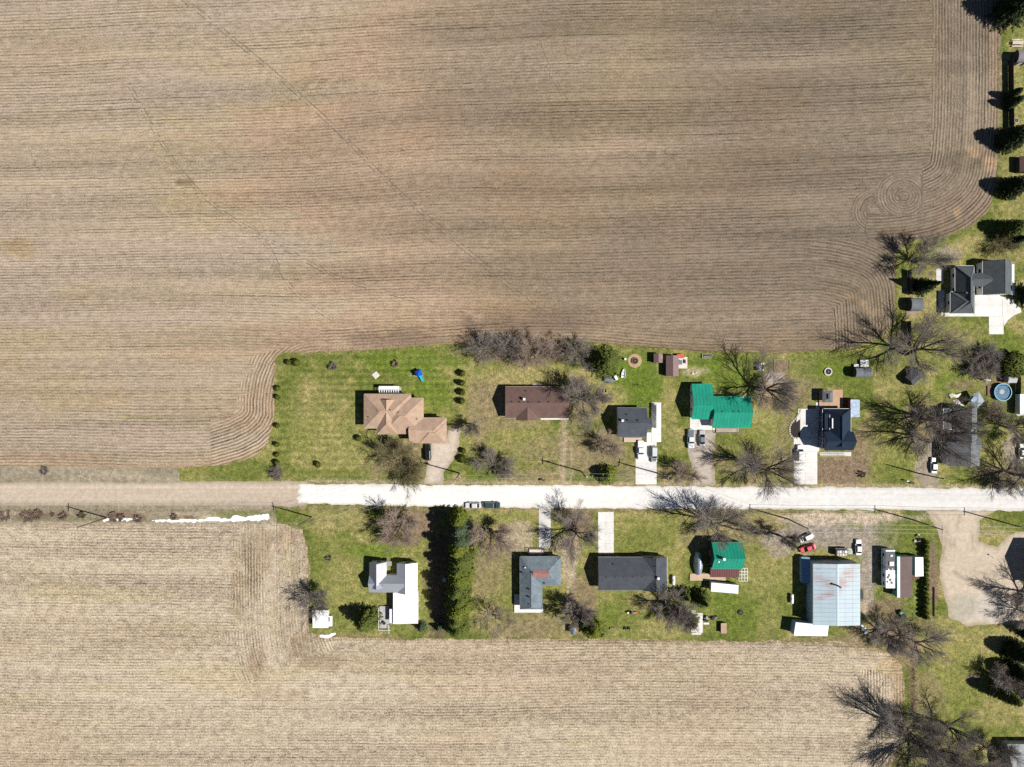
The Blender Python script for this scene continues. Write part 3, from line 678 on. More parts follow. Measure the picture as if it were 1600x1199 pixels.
M_BROWNW = mat('dark_brown_wood', (0.10, 0.065, 0.045), 0.8, 0.2, 1.2)
M_POLE = mat('pole_timber', (0.115, 0.09, 0.07), 0.85, 0.2, 1.0)
def shingle(name, col, var=0.16):
    """asphalt shingles: courses, tab-to-tab tone, streaking"""
    if name in _MC: return _MC[name]
    m, nt, b = newmat(name)
    pos = node(nt, 'ShaderNodeTexCoord').outputs['Object']
    sp = node(nt, 'ShaderNodeSeparateXYZ'); link(nt, pos, sp.inputs[0])
    a = stretch(nt, noise(nt, pos, 0.5, 4, 0.65), 0.3, 0.7, 1 - var, 1 + var)
    t = stretch(nt, noise(nt, pos, 3.2, 2, 0.7), 0.3, 0.7, 1 - var, 1 + var)
    k = mth(nt, 'MULTIPLY', a, t)
    crs = mth(nt, 'SINE', mth(nt, 'MULTIPLY', sp.outputs[2], 6.2832 / 0.075))
    k = mth(nt, 'MULTIPLY', k, mth(nt, 'MULTIPLY_ADD', crs, 0.06, 1.0))
    link(nt, mixc(nt, 1.0, col, comb(nt, k, k, k), 'MULTIPLY'), b.inputs['Base Color'])
    b.inputs['Roughness'].default_value = 0.9
    b.inputs['Specular IOR Level'].default_value = 0.15
    bump(nt, b, noise(nt, pos, 12, 3), 0.6, 0.015)
    _MC[name] = m
    return m
SH_TAN = shingle('tan_shingles', (0.42, 0.295, 0.215))
SH_BROWN = shingle('brown_shingles', (0.150, 0.096, 0.082))
SH_GREY = shingle('charcoal_shingles', (0.082, 0.094, 0.112))
SH_GREY2 = shingle('slate_grey_shingles', (0.070, 0.079, 0.092))
SH_NAVY = shingle('navy_black_shingles', (0.020, 0.034, 0.058))
SH_BLUE = shingle('blue_grey_shingles', (0.165, 0.205, 0.235), 0.22)
SH_H7 = shingle('green_grey_shingles', (0.105, 0.118, 0.125))
SH_R = shingle('mid_grey_shingles', (0.16, 0.175, 0.19))
MT_GREEN = mat('green_steel_roof', (0.016, 0.285, 0.190), 0.42, 0.17, 0.35, spec=0.4)
MT_LITE = mat('pale_grey_steel_roof', (0.29, 0.31, 0.35), 0.4, 0.05, 0.5, spec=0.4)
MT_WHITE = mat('white_steel_roof', (0.82, 0.82, 0.83), 0.35, 0.03, 0.4, spec=0.4)
MT_MAROON = mat('maroon_steel_roof', (0.135, 0.045, 0.045), 0.5, 0.10, 0.6)
MT_BROWN = mat('brown_membrane_roof', (0.155, 0.110, 0.105), 0.8, 0.14, 0.5)
MT_PURP = mat('mauve_brown_steel_roof', (0.22, 0.140, 0.135), 0.5, 0.10, 0.7)
W_BEIGE = mat('beige_siding', (0.52, 0.46, 0.37), 0.7, 0.08, 0.6)
W_BRICK = mat('buff_brick_wall', (0.36, 0.25, 0.18), 0.85, 0.18, 1.5)
W_WHITE = mat('white_siding', (0.72, 0.72, 0.70), 0.6, 0.06, 0.6)
W_GREY = mat('grey_siding', (0.40, 0.41, 0.42), 0.6, 0.08, 0.6)
W_BLUE = mat('pale_blue_steel_wall', (0.30, 0.42, 0.55), 0.5, 0.08, 0.6)
W_NAVY = mat('navy_siding', (0.05, 0.07, 0.14), 0.6, 0.1, 0.6)
W_DARK = mat('dark_shed_wall', (0.05, 0.045, 0.045), 0.8, 0.15, 0.8)

def rust_roof():
    """pale corrugated steel, streaked with rust spreading from the flue"""
    m, nt, b = newmat('rusty_pale_steel')
    pos = node(nt, 'ShaderNodeTexCoord').outputs['Object']
    sp = node(nt, 'ShaderNodeSeparateXYZ'); link(nt, pos, sp.inputs[0])
    x, y = sp.outputs[0], sp.outputs[1]
    base = mixc(nt, stretch(nt, noise(nt, pos, 0.25, 4, 0.6), 0.35, 0.65), (0.305, 0.405, 0.47), (0.35, 0.45, 0.505))
    # rust follows the sheets: bands across, strongest along two diagonals off the flue
    ax = mth(nt, 'ABSOLUTE', x)
    d1 = mth(nt, 'ABSOLUTE', mth(nt, 'SUBTRACT', mth(nt, 'SUBTRACT', y, 2.4), mth(nt, 'MULTIPLY', x, 0.95)))
    right = mth(nt, 'MULTIPLY', stretch(nt, d1, 0.8, 4.0, 1, 0), stretch(nt, x, -0.2, 0.8, 0, 1))
    d2 = mth(nt, 'ABSOLUTE', mth(nt, 'SUBTRACT', y, mth(nt, 'MULTIPLY_ADD', x, -0.35, 2.6)))
    d3 = mth(nt, 'ABSOLUTE', mth(nt, 'SUBTRACT', y, mth(nt, 'MULTIPLY_ADD', x, 0.35, 1.0)))
    left = mth(nt, 'MAXIMUM', stretch(nt, d2, 0.2, 2.2, 1, 0), stretch(nt, d3, 0.2, 1.8, 1, 0))
    left = mth(nt, 'MULTIPLY', left, stretch(nt, x, -0.3, -1.2, 0, 1))
    mask = mth(nt, 'ADD', right, left)
    mask = mth(nt, 'MULTIPLY', mask, stretch(nt, ax, 3.0, 7.5, 1, 0.3))
    bands = stretch(nt, noise(nt, comb(nt, mth(nt, 'MULTIPLY', x, 0.25), mth(nt, 'MULTIPLY', y, 2.2)), 1.0, 4, 0.7), 0.38, 0.62)
    mask = mth(nt, 'MULTIPLY', mth(nt, 'MULTIPLY', mask, bands), 1.1)
    extra = mth(nt, 'MULTIPLY', stretch(nt, noise(nt, comb(nt, mth(nt, 'MULTIPLY', x, 0.3), mth(nt, 'MULTIPLY', y, 1.4), 5.0), 1.0, 4, 0.7), 0.54, 0.70), stretch(nt, y, -4.0, 3.0, 0.0, 0.55))
    mask = mth(nt, 'MINIMUM', mth(nt, 'MAXIMUM', mask, extra), 0.9)
    c = mixc(nt, mask, base, (0.27, 0.115, 0.10))
    link(nt, c, b.inputs['Base Color'])
    b.inputs['Roughness'].default_value = 0.5
    return m
M_RUST = rust_roof()

# ------------------------------------------------------------------ houses
def frame_mesh(w, h):
    return MB().box(-w / 2, -0.06, 0, w / 2, 0.02, 0.09).box(-w / 2, -0.06, h - 0.09, w / 2, 0.02, h).box(-w / 2, -0.05, 0.09, -w / 2 + 0.09, 0.02, h - 0.09) \
        .box(w / 2 - 0.09, -0.05, 0.09, w / 2, 0.02, h - 0.09).mesh('window_frame')
ME_FRAME = frame_mesh(1.3, 1.15)
ME_PANE = MB().box(-0.56, -0.02, 0.09, 0.56, 0.015, 1.06).mesh('pane')
ME_DOOR = MB().box(-0.48, -0.05, 0, 0.48, 0.02, 2.05).mesh('door')
ME_HANDLE = MB().box(0.32, -0.1, 0.95, 0.40, -0.05, 1.05).mesh('handle')
ME_GDOOR = MB().box(-1.35, -0.05, 0, 1.35, 0.02, 2.2).mesh('garage_door')
for me_, m_ in ((ME_FRAME, M_TRIM), (ME_PANE, M_GLASS), (ME_DOOR, M_WHITE), (ME_HANDLE, M_STEEL), (ME_GDOOR, M_WHITE)):
    me_.materials.append(m_)

class House(Thing):
    def __init__(s, name, label, px, py, cat='house', group=None):
        Thing.__init__(s, name, label, cat, W(px, py), group=group)
    def rect(s, r, h):
        x0, y1 = W(r[0], r[1], h); x1, y0 = W(r[2], r[3], h)
        return x0, y0, x1, y1
    def openings(s, R, sides, eave, base=0.0, doors=''):
        """windows and doors on the walls of the rectangle R (world)"""
        x0, y0, x1, y1 = R
        sp = {'S': ((x0, y0), (x1, y0), 0), 'N': ((x1, y1), (x0, y1), math.pi), 'E': ((x1, y0), (x1, y1), math.pi / 2), 'W': ((x0, y1), (x0, y0), -math.pi / 2)}
        for k in sides:
            a, b, rz = sp[k]
            L = math.hypot(b[0] - a[0], b[1] - a[1])
            n = max(1, int(L / 3.6))
            for i in range(n):
                t = (i + 0.5) / n
                x = a[0] + (b[0] - a[0]) * t - s.o[0]; y = a[1] + (b[1] - a[1]) * t - s.o[1]
                if k in doors and i == n // 2:
                    o = put('door', ME_DOOR, None, s.e, (x, y, base + 0.05), rz); put('handle', ME_HANDLE, None, o)
                    continue
                z = base + 0.95
                while z + 1.2 < eave:
                    f = put('window', ME_FRAME, None, s.e, (x, y, z), rz); put('pane', ME_PANE, None, f)
                    z += 2.7
    def gable(s, r, eave, rise, axis, roof, wall, over=0.35, ro=0.5, seam=0, sides='', doors='', trim=None, t=0.16, zb=0.0, gutter=True):
        x0, y0, x1, y1 = s.rect(r, eave)
        if axis == 'x': a0, a1, b0, b1 = x0, x1, y0, y1
        else: a0, a1, b0, b1 = y0, y1, x0, x1
        bm = b0 + (b1 - b0) * ro
        prof = [(b0, eave), (bm, eave + rise), (b1, eave), (b1, eave - t), (bm, eave + rise - t), (b0, eave - t)]
        rf = s.part('roof', MB().extr(prof, axis, a0, a1), roof)
        s0 = rise / (bm - b0); s1 = rise / (b1 - bm)
        wp = [(b0 + over, zb), (b1 - over, zb), (b1 - over, eave - t + s1 * over - 0.01), (bm, eave + rise - t - 0.01), (b0 + over, eave - t + s0 * over - 0.01)]
        s.part('wall', MB().extr(wp, axis, a0 + over * 0.8, a1 - over * 0.8), wall)
        cap = MB(); zr = eave + rise
        cap.extr([(bm - 0.17, zr - 0.17 * s0 + 0.012), (bm, zr + 0.035), (bm + 0.17, zr - 0.17 * s1 + 0.012)], axis, a0 + 0.01, a1 - 0.01)
        s.part('ridge_cap', cap, roof, rf)
        if seam:
            m = MB(); n = int((a1 - a0) / seam)
            for i in range(n + 1):
                a = a0 + 0.06 + (a1 - a0 - 0.12) * i / n
                for (p, q) in ((b0 + .12, bm), (b1 - .12, bm)):
                    ze = eave + 0.02 + .12 * rise / abs(bm - (b0 if p < bm else b1)); P0 = (a, p, ze) if axis == 'x' else (p, a, ze)
                    P1 = (a, q, zr + 0.02) if axis == 'x' else (q, a, zr + 0.02)
                    m.bar(P0, P1, 0.045, 0.035)
            s.part('roof_seam', m, roof, rf)['kind'] = 'stuff'
        if gutter:
            for bb, sg in ((b0, -1), (b1, 1)):
                q = (bb + sg * 0.005, bb + sg * 0.09)
                g = MB()
                if axis == 'x': g.box(a0, q[0], eave - 0.16, a1, q[1], eave - 0.02)
                else: g.box(q[0], a0, eave - 0.16, q[1], a1, eave - 0.02)
                s.part('gutter', g, trim or M_TRIM)
        if sides:
            o = over
            R = (x0 + (o if axis == 'y' else o * 0.8), y0 + (o if axis == 'x' else o * 0.8), x1 - (o if axis == 'y' else o * 0.8), y1 - (o if axis == 'x' else o * 0.8))
            s.openings(R, sides, eave, zb, doors)
        return rf
    def hip(s, r, eave, rise, axis, roof, wall, over=0.4, e0=1.0, e1=1.0, t=0.15, sides='', doors='', gutter=True, trim=None):
        """hipped roof; e0/e1 = how far each end slopes back (1 = same pitch, 0 = gable)"""
        x0, y0, x1, y1 = s.rect(r, eave)
        if axis == 'x':
            half = (y1 - y0) / 2; ym = (y0 + y1) / 2
            A = (x0 + half * e0, ym, eave + rise); B = (x1 - half * e1, ym, eave + rise)
            if A[0] > B[0]: m_ = (A[0] + B[0]) / 2; A = (m_ - .01, ym, A[2]); B = (m_ + .01, ym, B[2])
        else:
            half = (x1 - x0) / 2; xm = (x0 + x1) / 2
            A = (xm, y0 + half * e0, eave + rise); B = (xm, y1 - half * e1, eave + rise)
            if A[1] > B[1]: m_ = (A[1] + B[1]) / 2; A = (xm, m_ - .01, A[2]); B = (xm, m_ + .01, B[2])
        z = eave
        v = [(x0, y0, z), (x1, y0, z), (x1, y1, z), (x0, y1, z), A, B] + [(x0, y0, z - t), (x1, y0, z - t), (x1, y1, z - t), (x0, y1, z - t)]
        if axis == 'x': f = [(0, 1, 5, 4), (1, 2, 5), (2, 3, 4, 5), (3, 0, 4)]
        else: f = [(0, 1, 4), (1, 2, 5, 4), (2, 3, 5), (3, 0, 4, 5)]
        f += [(0, 6, 7, 1), (1, 7, 8, 2), (2, 8, 9, 3), (3, 9, 6, 0), (6, 9, 8, 7)]
        rf = s.part('roof', MB().add(v, f), roof)
        cap = MB()
        cs = [(A, B)]
        cs += [((x0, y0, z), A), ((x1, y0, z), B if axis == 'x' else A), ((x1, y1, z), B), ((x0, y1, z), A if axis == 'x' else B)]
        for p, q in cs:
            if (Vector(p) - Vector(q)).length > 0.3: cap.bar(p, q, 0.24, 0.05)
        s.part('ridge_cap', cap, roof, rf)
        s.part('wall', MB().box(x0 + over, y0 + over, 0, x1 - over, y1 - over, eave - t - 0.005), wall)
        if gutter:
            g = 0.09
            for q in ((x0, y0 - g, x1, y0 - 0.005), (x0, y1 + 0.005, x1, y1 + g), (x0 - g, y0, x0 - 0.005, y1), (x1 + 0.005, y0, x1 + g, y1)):
                s.part('gutter', MB().box(q[0], q[1], eave - 0.15, q[2], q[3], eave - 0.02), trim or M_TRIM)
        if sides: s.openings((x0 + over, y0 + over, x1 - over, y1 - over), sides, eave, 0, doors)
        return rf
    def slope(s, r, zs, roof, wall=None, over=0.25, t=0.12, seam=0, sax='x', name='roof'):
        """single-pitch roof; zs = heights at (x0y0, x1y0, x1y1, x0y1), y0 = south"""
        x0, y0, x1, y1 = s.rect(r, sum(zs) / 4)
        c = [(x0, y0), (x1, y0), (x1, y1), (x0, y1)]
        rf = s.part(name, MB().loft([[(x, y, z - t) for (x, y), z in zip(c, zs)], [(x, y, z) for (x, y), z in zip(c, zs)]]), roof)
        if wall:
            ci = [(x0 + over, y0 + over), (x1 - over, y0 + over), (x1 - over, y1 - over), (x0 + over, y1 - over)]
            s.part('wall', MB().loft([[(x, y, 0) for x, y in ci], [(x, y, z - t - 0.03) for (x, y), z in zip(ci, zs)]]), wall)
        if seam:
            m = MB()
            if sax == 'y':
                n = int((x1 - x0) / seam)
                for i in range(n + 1):
                    k = i / n; x = x0 + 0.06 + (x1 - x0 - 0.12) * k
                    m.bar((x, y0, zs[0] + (zs[1] - zs[0]) * k + 0.02), (x, y1, zs[3] + (zs[2] - zs[3]) * k + 0.02), 0.09, 0.07)
            else:
                n = int((y1 - y0) / seam)
                for i in range(n + 1):
                    k = i / n; y = y0 + 0.06 + (y1 - y0 - 0.12) * k
                    m.bar((x0, y, zs[0] + (zs[3] - zs[0]) * k + 0.02), (x1, y, zs[1] + (zs[2] - zs[1]) * k + 0.02), 0.09, 0.07)
            s.part('roof_seam', m, roof, rf)['kind'] = 'stuff'
        return rf
    def box(s, name, r, z0, z1, m, parent=None):
        x0, y0, x1, y1 = s.rect(r, z1)
        return s.part(name, MB().box(x0, y0, z0, x1, y1, z1), m, parent)
    def vent(s, px, py, z, name='roof_vent', r=0.18, hgt=0.35, m=None, tall=0.0):
        x, y = W(px, py, z)
        return s.part(name, MB().cyl(x, y, z - 0.5, z + hgt + tall, r, 8).cyl(x, y, z + hgt + tall, z + hgt + tall + 0.08, r * 1.5, 8), m or M_DARK)
    def chimney(s, px, py, z0, z1, w=0.55, m=None):
        x, y = W(px, py, z1)
        return s.part('chimney', MB().box(x - w / 2, y - w / 2, z0, x + w / 2, y + w / 2, z1).box(x - w / 2 - .06, y - w / 2 - .06, z1 - .18, x + w / 2 + .06, y + w / 2 + .06, z1 - .05), m or W_BRICK)

def slabs(name, polys, label=None, z=0.03, m=None, joint=0.028, size=3.0, base=None):
    """poured concrete: a base sheet with separate slabs standing on it, joints recessed"""
    m = m or M_CONC
    root = MB()
    for r in polys:
        x0, y1 = W(r[0], r[1]); x1, y0 = W(r[2], r[3])
        root.box(x0, y0, -0.05, x1, y1, z - 0.02)
    o = put(name, root.mesh(name), base or M_JOINT)
    o['kind'] = 'structure'
    if label: o['label'] = label
    for r in polys:
        x0, y1 = W(r[0], r[1]); x1, y0 = W(r[2], r[3])
        nx = max(1, round((x1 - x0) / size)); ny = max(1, round((y1 - y0) / size))
        for i in range(nx):
            for j in range(ny):
                X0 = x0 + (x1 - x0) * i / nx + joint / 2; X1 = x0 + (x1 - x0) * (i + 1) / nx - joint / 2
                Y0 = y0 + (y1 - y0) * j / ny + joint / 2; Y1 = y0 + (y1 - y0) * (j + 1) / ny - joint / 2
                dz = random.uniform(-0.004, 0.004)
                put('slab', MB().box(X0, Y0, z - 0.03, X1, Y1, z + 0.03 + dz).mesh('slab'), m, o)
    return o
def polyslab(name, pts, z0, z1, m, parent=None, label=None):
    o = put(name, MB().prism([W(x, y) for x, y in pts], z0, z1).mesh(name), m, parent)
    if parent is None:
        o['kind'] = 'structure'
        if label: o['label'] = label
    return o

def deck(label, r, z=0.45, m=None, axis='x', group=None, skirt=True, name='deck'):
    """board deck on joists: every board its own part"""
    x0, y1 = W(r[0], r[1], z); x1, y0 = W(r[2], r[3], z)
    T = Thing(name, label, 'deck', ((x0 + x1) / 2, (y0 + y1) / 2), group=group)
    T.part('joist_frame', MB().box(x0 + .04, y0 + .04, 0, x1 - .04, y1 - .04, z - 0.06), M_BROWNW)
    L = (y1 - y0) if axis == 'x' else (x1 - x0)
    n = max(2, int(L / 0.30))
    for i in range(n):
        a = (y0 if axis == 'x' else x0) + L * i / n + 0.012; b = (y0 if axis == 'x' else x0) + L * (i + 1) / n - 0.012
        dz = random.uniform(-0.004, 0.004)
        mb = MB().box(x0, a, z - 0.05, x1, b, z + dz) if axis == 'x' else MB().box(a, y0, z - 0.05, b, y1, z + dz)
        T.part('board', mb, m or M_DECK)
    return T
def gutterless(*a, **k):
    k['gutter'] = False
    return a, k

# ---- concrete
slabs('concrete_driveway', [(993, 691, 1026, 757)], 'pale concrete driveway of the dark grey house with a pickup on it', size=3.2)
slabs('concrete_pad', [(1018, 629, 1033, 691), (1010.5, 676, 1017.8, 691)], 'pale concrete strip along the wall of the dark grey house', size=2.6)
slabs('concrete_pad', [(1078, 653, 1118, 672)], 'white concrete apron in front of the green-roofed garage', size=2.4)
slabs('concrete_driveway', [(1240, 684, 1280, 706), (1240, 706.2, 1277, 757), (1250.2, 639, 1283, 683.8)], 'broad white concrete driveway beside the navy house', size=3.4)
polyslab('concrete_edge', [(1247.5, 639), (1250, 639), (1250, 655), (1244, 660)], -0.05, 0.055, M_CONC)
slabs('concrete_pad', [(1274.5, 629, 1280.5, 638.8)], 'small white step slab between the navy house and its deck', size=1.2)
slabs('paved_path', [(1280.3, 706.5, 1330, 713)], 'row of pale paving slabs before the navy house', size=1.3, m=M_CONC_G)
slabs('concrete_driveway', [(934.5, 800, 959, 866)], 'white concrete driveway ending at the long charcoal-roofed house', size=2.8)
slabs('concrete_path', [(842, 793, 860.5, 857)], 'grey concrete walk from the road to the L-shaped blue-grey house', size=1.75, m=M_CONC_G)
slabs('concrete_driveway', [(1523, 461, 1566, 494.8), (1476, 487.5, 1522.8, 494.8), (1545, 495, 1568, 522.5)], 'bright white concrete driveway of the green-grey hipped house', size=3.4)
polyslab('concrete_edge', [(1566.3, 464), (1580, 468), (1594, 482), (1596, 488), (1584, 493), (1574, 501), (1568.5, 510), (1568.3, 496), (1566.3, 494)], -0.05, 0.054, M_CONC, label='rounded outer corner of the white driveway under the conifer shade')
polyslab('concrete_edge', [(1466, 454), (1475.5, 454), (1475.5, 487), (1472, 494.6), (1466, 484)], -0.05, 0.05, M_CONC_G)
slabs('concrete_pad', [(1462.5, 420, 1474, 444)], 'narrow worn concrete strip behind the green-grey hipped house', size=2.0, m=M_CONC_G)
slabs('concrete_pad', [(1080, 954, 1087, 988), (1087.2, 958, 1098, 989), (1080, 989.2, 1096, 992)], 'white L-shaped slab between the evergreens and the mowers', size=3.0)
slabs('patio', [(1200, 582, 1226, 600)], 'worn grey patio pad behind the green-roofed house', size=1.6, m=mat('worn_patio', (0.33, 0.28, 0.235), 0.9, 0.2, 0.6))
slabs('concrete_pad', [(1588, 640, 1601, 650)], 'small pale pad beside the white caravan roof', size=1.5, m=M_CONC_G)

# ---- tan hip-roofed house
h = House('tan_hip_house', 'large tan hip-roofed house on the wide mown lawn', 620, 645)
E = 4.4
h.hip((569, 616, 642, 669.5), E, 2.35, 'x', SH_TAN, W_BRICK, sides='WN', doors='N', trim=M_TRIMB)
h.hip((598, 622, 661.5, 678), E + 0.012, 2.42, 'x', SH_TAN, W_BRICK, sides='E', trim=M_TRIMB)
h.hip((589, 624.5, 622.5, 678.5), E + 0.024, 2.3, 'y', SH_TAN, W_BRICK, e1=0.05, sides='S', doors='S', trim=M_TRIMB)
h.hip((640, 653, 697.5, 692), E - 0.012, 1.75, 'x', SH_TAN, W_BRICK, e0=0, sides='', trim=M_TRIMB)
h.hip((655, 660, 697.3, 693), E - 0.024, 1.72, 'x', SH_TAN, W_BRICK, gutter=False)
for (px, py, zz) in ((590, 643, 4.6), (611, 641, 5.0), (624, 645, 4.8), (652, 655, 3.7), (577, 652, 3.5)):
    h.vent(px, py, zz + 1.7, m=M_WOOD, r=0.14, hgt=0.2)
x0, y1 = W(676, 692.5); x1, y0 = W(692, 692.5)
d = put('garage_door', ME_GDOOR, None, h.e, ((x0 + x1) / 2 - h.o[0], W(0, 691)[1] - h.o[1], 0.02))
# its back deck with a white pergola
deck('low grey back deck of the tan hip-roofed house', (591, 605, 627, 616), 0.35, M_DECKG)
p = Thing('pergola', 'white slatted pergola against the rear wall of the tan house', 'pergola', W(608, 609))
X0, Y1 = W(592, 603.5, 2.5); X1, Y0 = W(623.5, 614, 2.5)
for x in (X0 + .1, X1 - .1):
    for y in (Y0 + .1, Y1 - .1):
        p.part('post', MB().box(x - .07, y - .07, 0.352, x + .07, y + .07, 2.4), M_WHITE)
for y in (Y0 + .1, Y1 - .1):
    p.part('beam', MB().box(X0, y - .06, 2.4, X1, y + .06, 2.58), M_WHITE)
p.part('canopy_panel', MB().box(X0, Y1 - 0.95, 2.58, X1, Y1, 2.64), M_WHITE)
for i in range(9):
    x = X0 + 0.2 + (X1 - X0 - .4) * i / 8
    p.part('slat', MB().box(x - .11, Y0, 2.58, x + .11, Y1 - 1.0, 2.66), M_WHITE)

# ---- brown gable house
h = House('brown_gable_house', 'long brown-roofed bungalow half hidden by a bare tree at its end', 838, 630)
h.gable((789.5, 604.5, 888.5, 653.5), 2.7, 2.3, 'x', SH_BROWN, W_BEIGE, sides='NSE', doors='S', ro=0.49, trim=M_TRIMB)
rf = h.gable((806, 630, 842, 656.8), 2.72, 1.75, 'y', SH_BROWN, W_BEIGE, sides='S', gutter=False)
h.box('porch_roof', (845, 653.8, 888, 656), 2.45, 2.6, M_TRIM)
h.chimney(819, 624, 3.5, 5.7, 0.6, W_WHITE)
for px in (800, 812, 826, 843, 858): h.vent(px, 628.2, 4.95, r=0.13, hgt=0.12)
h.vent(822, 611, 3.4, r=0.15, hgt=0.15)
slabs('concrete_step', [(832, 600, 846, 604)], 'small pale step at the rear wall of the brown bungalow', size=1.3)

# ---- dark grey house
h = House('dark_grey_house', 'small charcoal gable house with a tan porch and a concrete drive', 990, 660)
h.gable((964.5, 637.5, 1010.5, 683), 3.0, 2.5, 'x', SH_GREY, W_WHITE, sides='NS', doors='S', ro=0.50, trim=M_TRIMG)
h.gable((1008, 653, 1018.3, 671.5), 2.9, 1.2, 'x', SH_GREY, W_WHITE, gutter=False)
h.chimney(973, 657.6, 4.6, 6.5, 0.55, W_WHITE)
for px, py in ((982, 657.2), (998, 657.4)): h.vent(px, py, 5.4, r=0.16, hgt=0.12)
h.vent(980.5, 648, 4.4, r=0.13, hgt=0.12)
x0, y1 = W(975, 683.5); x1, y0 = W(1003, 691)
deck('narrow tan front porch of the charcoal gable house', (975, 684, 1003, 691), 0.4, mat('tan_porch_board', (0.58, 0.45, 0.34), 0.8, 0.1, 0.8))
# white canopy beside it
h = House('long_canopy', 'long narrow white canopy on posts beside the charcoal house', 1029, 652, cat='canopy')
h.slope((1026, 632.5, 1032.5, 671), (2.3, 2.15, 2.15, 2.3), MT_WHITE, None, t=0.1)
for px in (1026.6, 1031.8):
    for py in (633.5, 645, 658, 670):
        x, y = W(px, py, 2.0)
        h.part('post', MB().box(x - .05, y - .05, 0.065, x + .05, y + .05, 2.03), M_WHITE)
h.part('side_panel', MB().box(W(1026.4, 0, 2)[0], W(0, 670, 2)[1], 0.065, W(1026.4, 0, 2)[0] + 0.04, W(0, 634, 2)[1], 2.04), W_WHITE)

# ---- green roofs north
h = House('green_roof_garage', 'green steel-roofed garage with a white apron, beside the green-roofed house', 1097, 628, cat='garage')
h.gable((1080.6, 600.5, 1113, 655), 2.9, 2.35, 'x', MT_GREEN, W_WHITE, ro=0.40, seam=0.95, sides='W', trim=MT_GREEN)
put('garage_door', ME_GDOOR, None, h.e, (W(1096, 0)[0] - h.o[0], W(0, 653.2)[1] - h.o[1], 0.07))
h = House('green_roof_house', 'green steel-roofed house with a narrow front veranda', 1142, 645)
h.gable((1112.8, 620, 1173, 668.7), 3.0, 2.2, 'x', MT_GREEN, W_WHITE, ro=0.5, seam=0.95, sides='NES', doors='S', trim=MT_GREEN)
h.chimney(1160.5, 619.5, 0.0, 4.6, 0.7, W_WHITE)
for px in (1129, 1147, 1155): h.vent(px, 643.2, 5.1, r=0.14, hgt=0.12)
deck('narrow front veranda deck of the green-roofed house', (1119, 669.5, 1154, 676.5), 0.4, mat('veranda_board', (0.40, 0.33, 0.27), 0.8, 0.15, 0.8))
rl = Thing('porch_railing', 'dark railing round the veranda of the green-roofed house', 'railing', W(1136, 676))
a, b, c, d = W(1119, 671), W(1119, 677), W(1155, 677), W(1155, 671)
for p0, p1 in ((a, b), (b, c), (c, d)):
    rl.part('rail', MB().bar((*p0, 1.3), (*p1, 1.3), 0.09, 0.06), M_WOOD)
for t in range(9):
    x = b[0] + (c[0] - b[0]) * t / 8
    rl.part('post', MB().box(x - .05, b[1] - .05, 0, x + .05, b[1] + .05, 1.27), M_WOOD)

# ---- navy house
h = House('navy_house', 'two-storey navy-black roofed house on a bright white driveway', 1308, 672)
h.gable((1288, 674.5, 1333.5, 703.8), 5.0, 2.2, 'x', SH_NAVY, W_NAVY, sides='WS', ro=0.5, doors='S', gutter=False)
h.hip((1285.5, 639, 1329.5, 700), 3.6, 3.5, 'y', SH_NAVY, W_NAVY, e0=0.2, e1=0.45, sides='WNE')
x0, y0, x1, y1 = h.rect((1285.5, 639, 1297, 672), 3.9)
h.part('dormer', MB().box(x0 + 0.6, y0 + .4, 3.4, x1, y1 - 1.6, 4.5), W_NAVY)
h.part('dormer_roof', MB().loft([[(x0 + .3, y0 + .2, 4.5), (x1 + .3, y0 + .2, 4.62), (x1 + .3, y1 - 1.4, 4.62), (x0 + .3, y1 - 1.4, 4.5)], [(x0 + .3, y0 + .2, 4.6), (x1 + .3, y0 + .2, 4.72), (x1 + .3, y1 - 1.4, 4.72), (x0 + .3, y1 - 1.4, 4.6)]]), SH_NAVY)
for r_, zz in (((1296.3, 648, 1297.7, 672), 4.9), ((1300.2, 654, 1301.8, 669.5), 5.6)):
    h.box('trim_board', r_, zz - 0.5, zz, M_TRIM)
# gazebo on its deck
deck('tan board deck behind the navy house with a grey gazebo on it', (1280, 609, 1317, 637.5), 0.4, M_DECK, axis='y')
g = House('gazebo', 'small grey hip-roofed gazebo standing on the tan deck', 1292, 619, cat='gazebo')
x0, y0, x1, y1 = g.rect((1285, 610.2, 1301.5, 629), 2.6)
g.part('roof', MB().add([(x0, y0, 2.6), (x1, y0, 2.6), (x1, y1, 2.6), (x0, y1, 2.6), ((x0 + x1) / 2, (y0 + y1) / 2 - .5, 3.5), ((x0 + x1) / 2, (y0 + y1) / 2 + .5, 3.5)], [(0, 1, 4), (1, 2, 5, 4), (2, 3, 5), (3, 0, 4, 5), (3, 2, 1, 0)]), SH_R)
g.part('roof_cap', MB().box((x0 + x1) / 2 - .25, (y0 + y1) / 2 - .75, 3.45, (x0 + x1) / 2 + .25, (y0 + y1) / 2 + .75, 3.62), M_DARK)
for x in (x0 + .15, x1 - .15):
    for y in (y0 + .15, y1 - .15):
        g.part('post', MB().box(x - .06, y - .06, 0.405, x + .06, y + .06, 2.6), M_DARK)
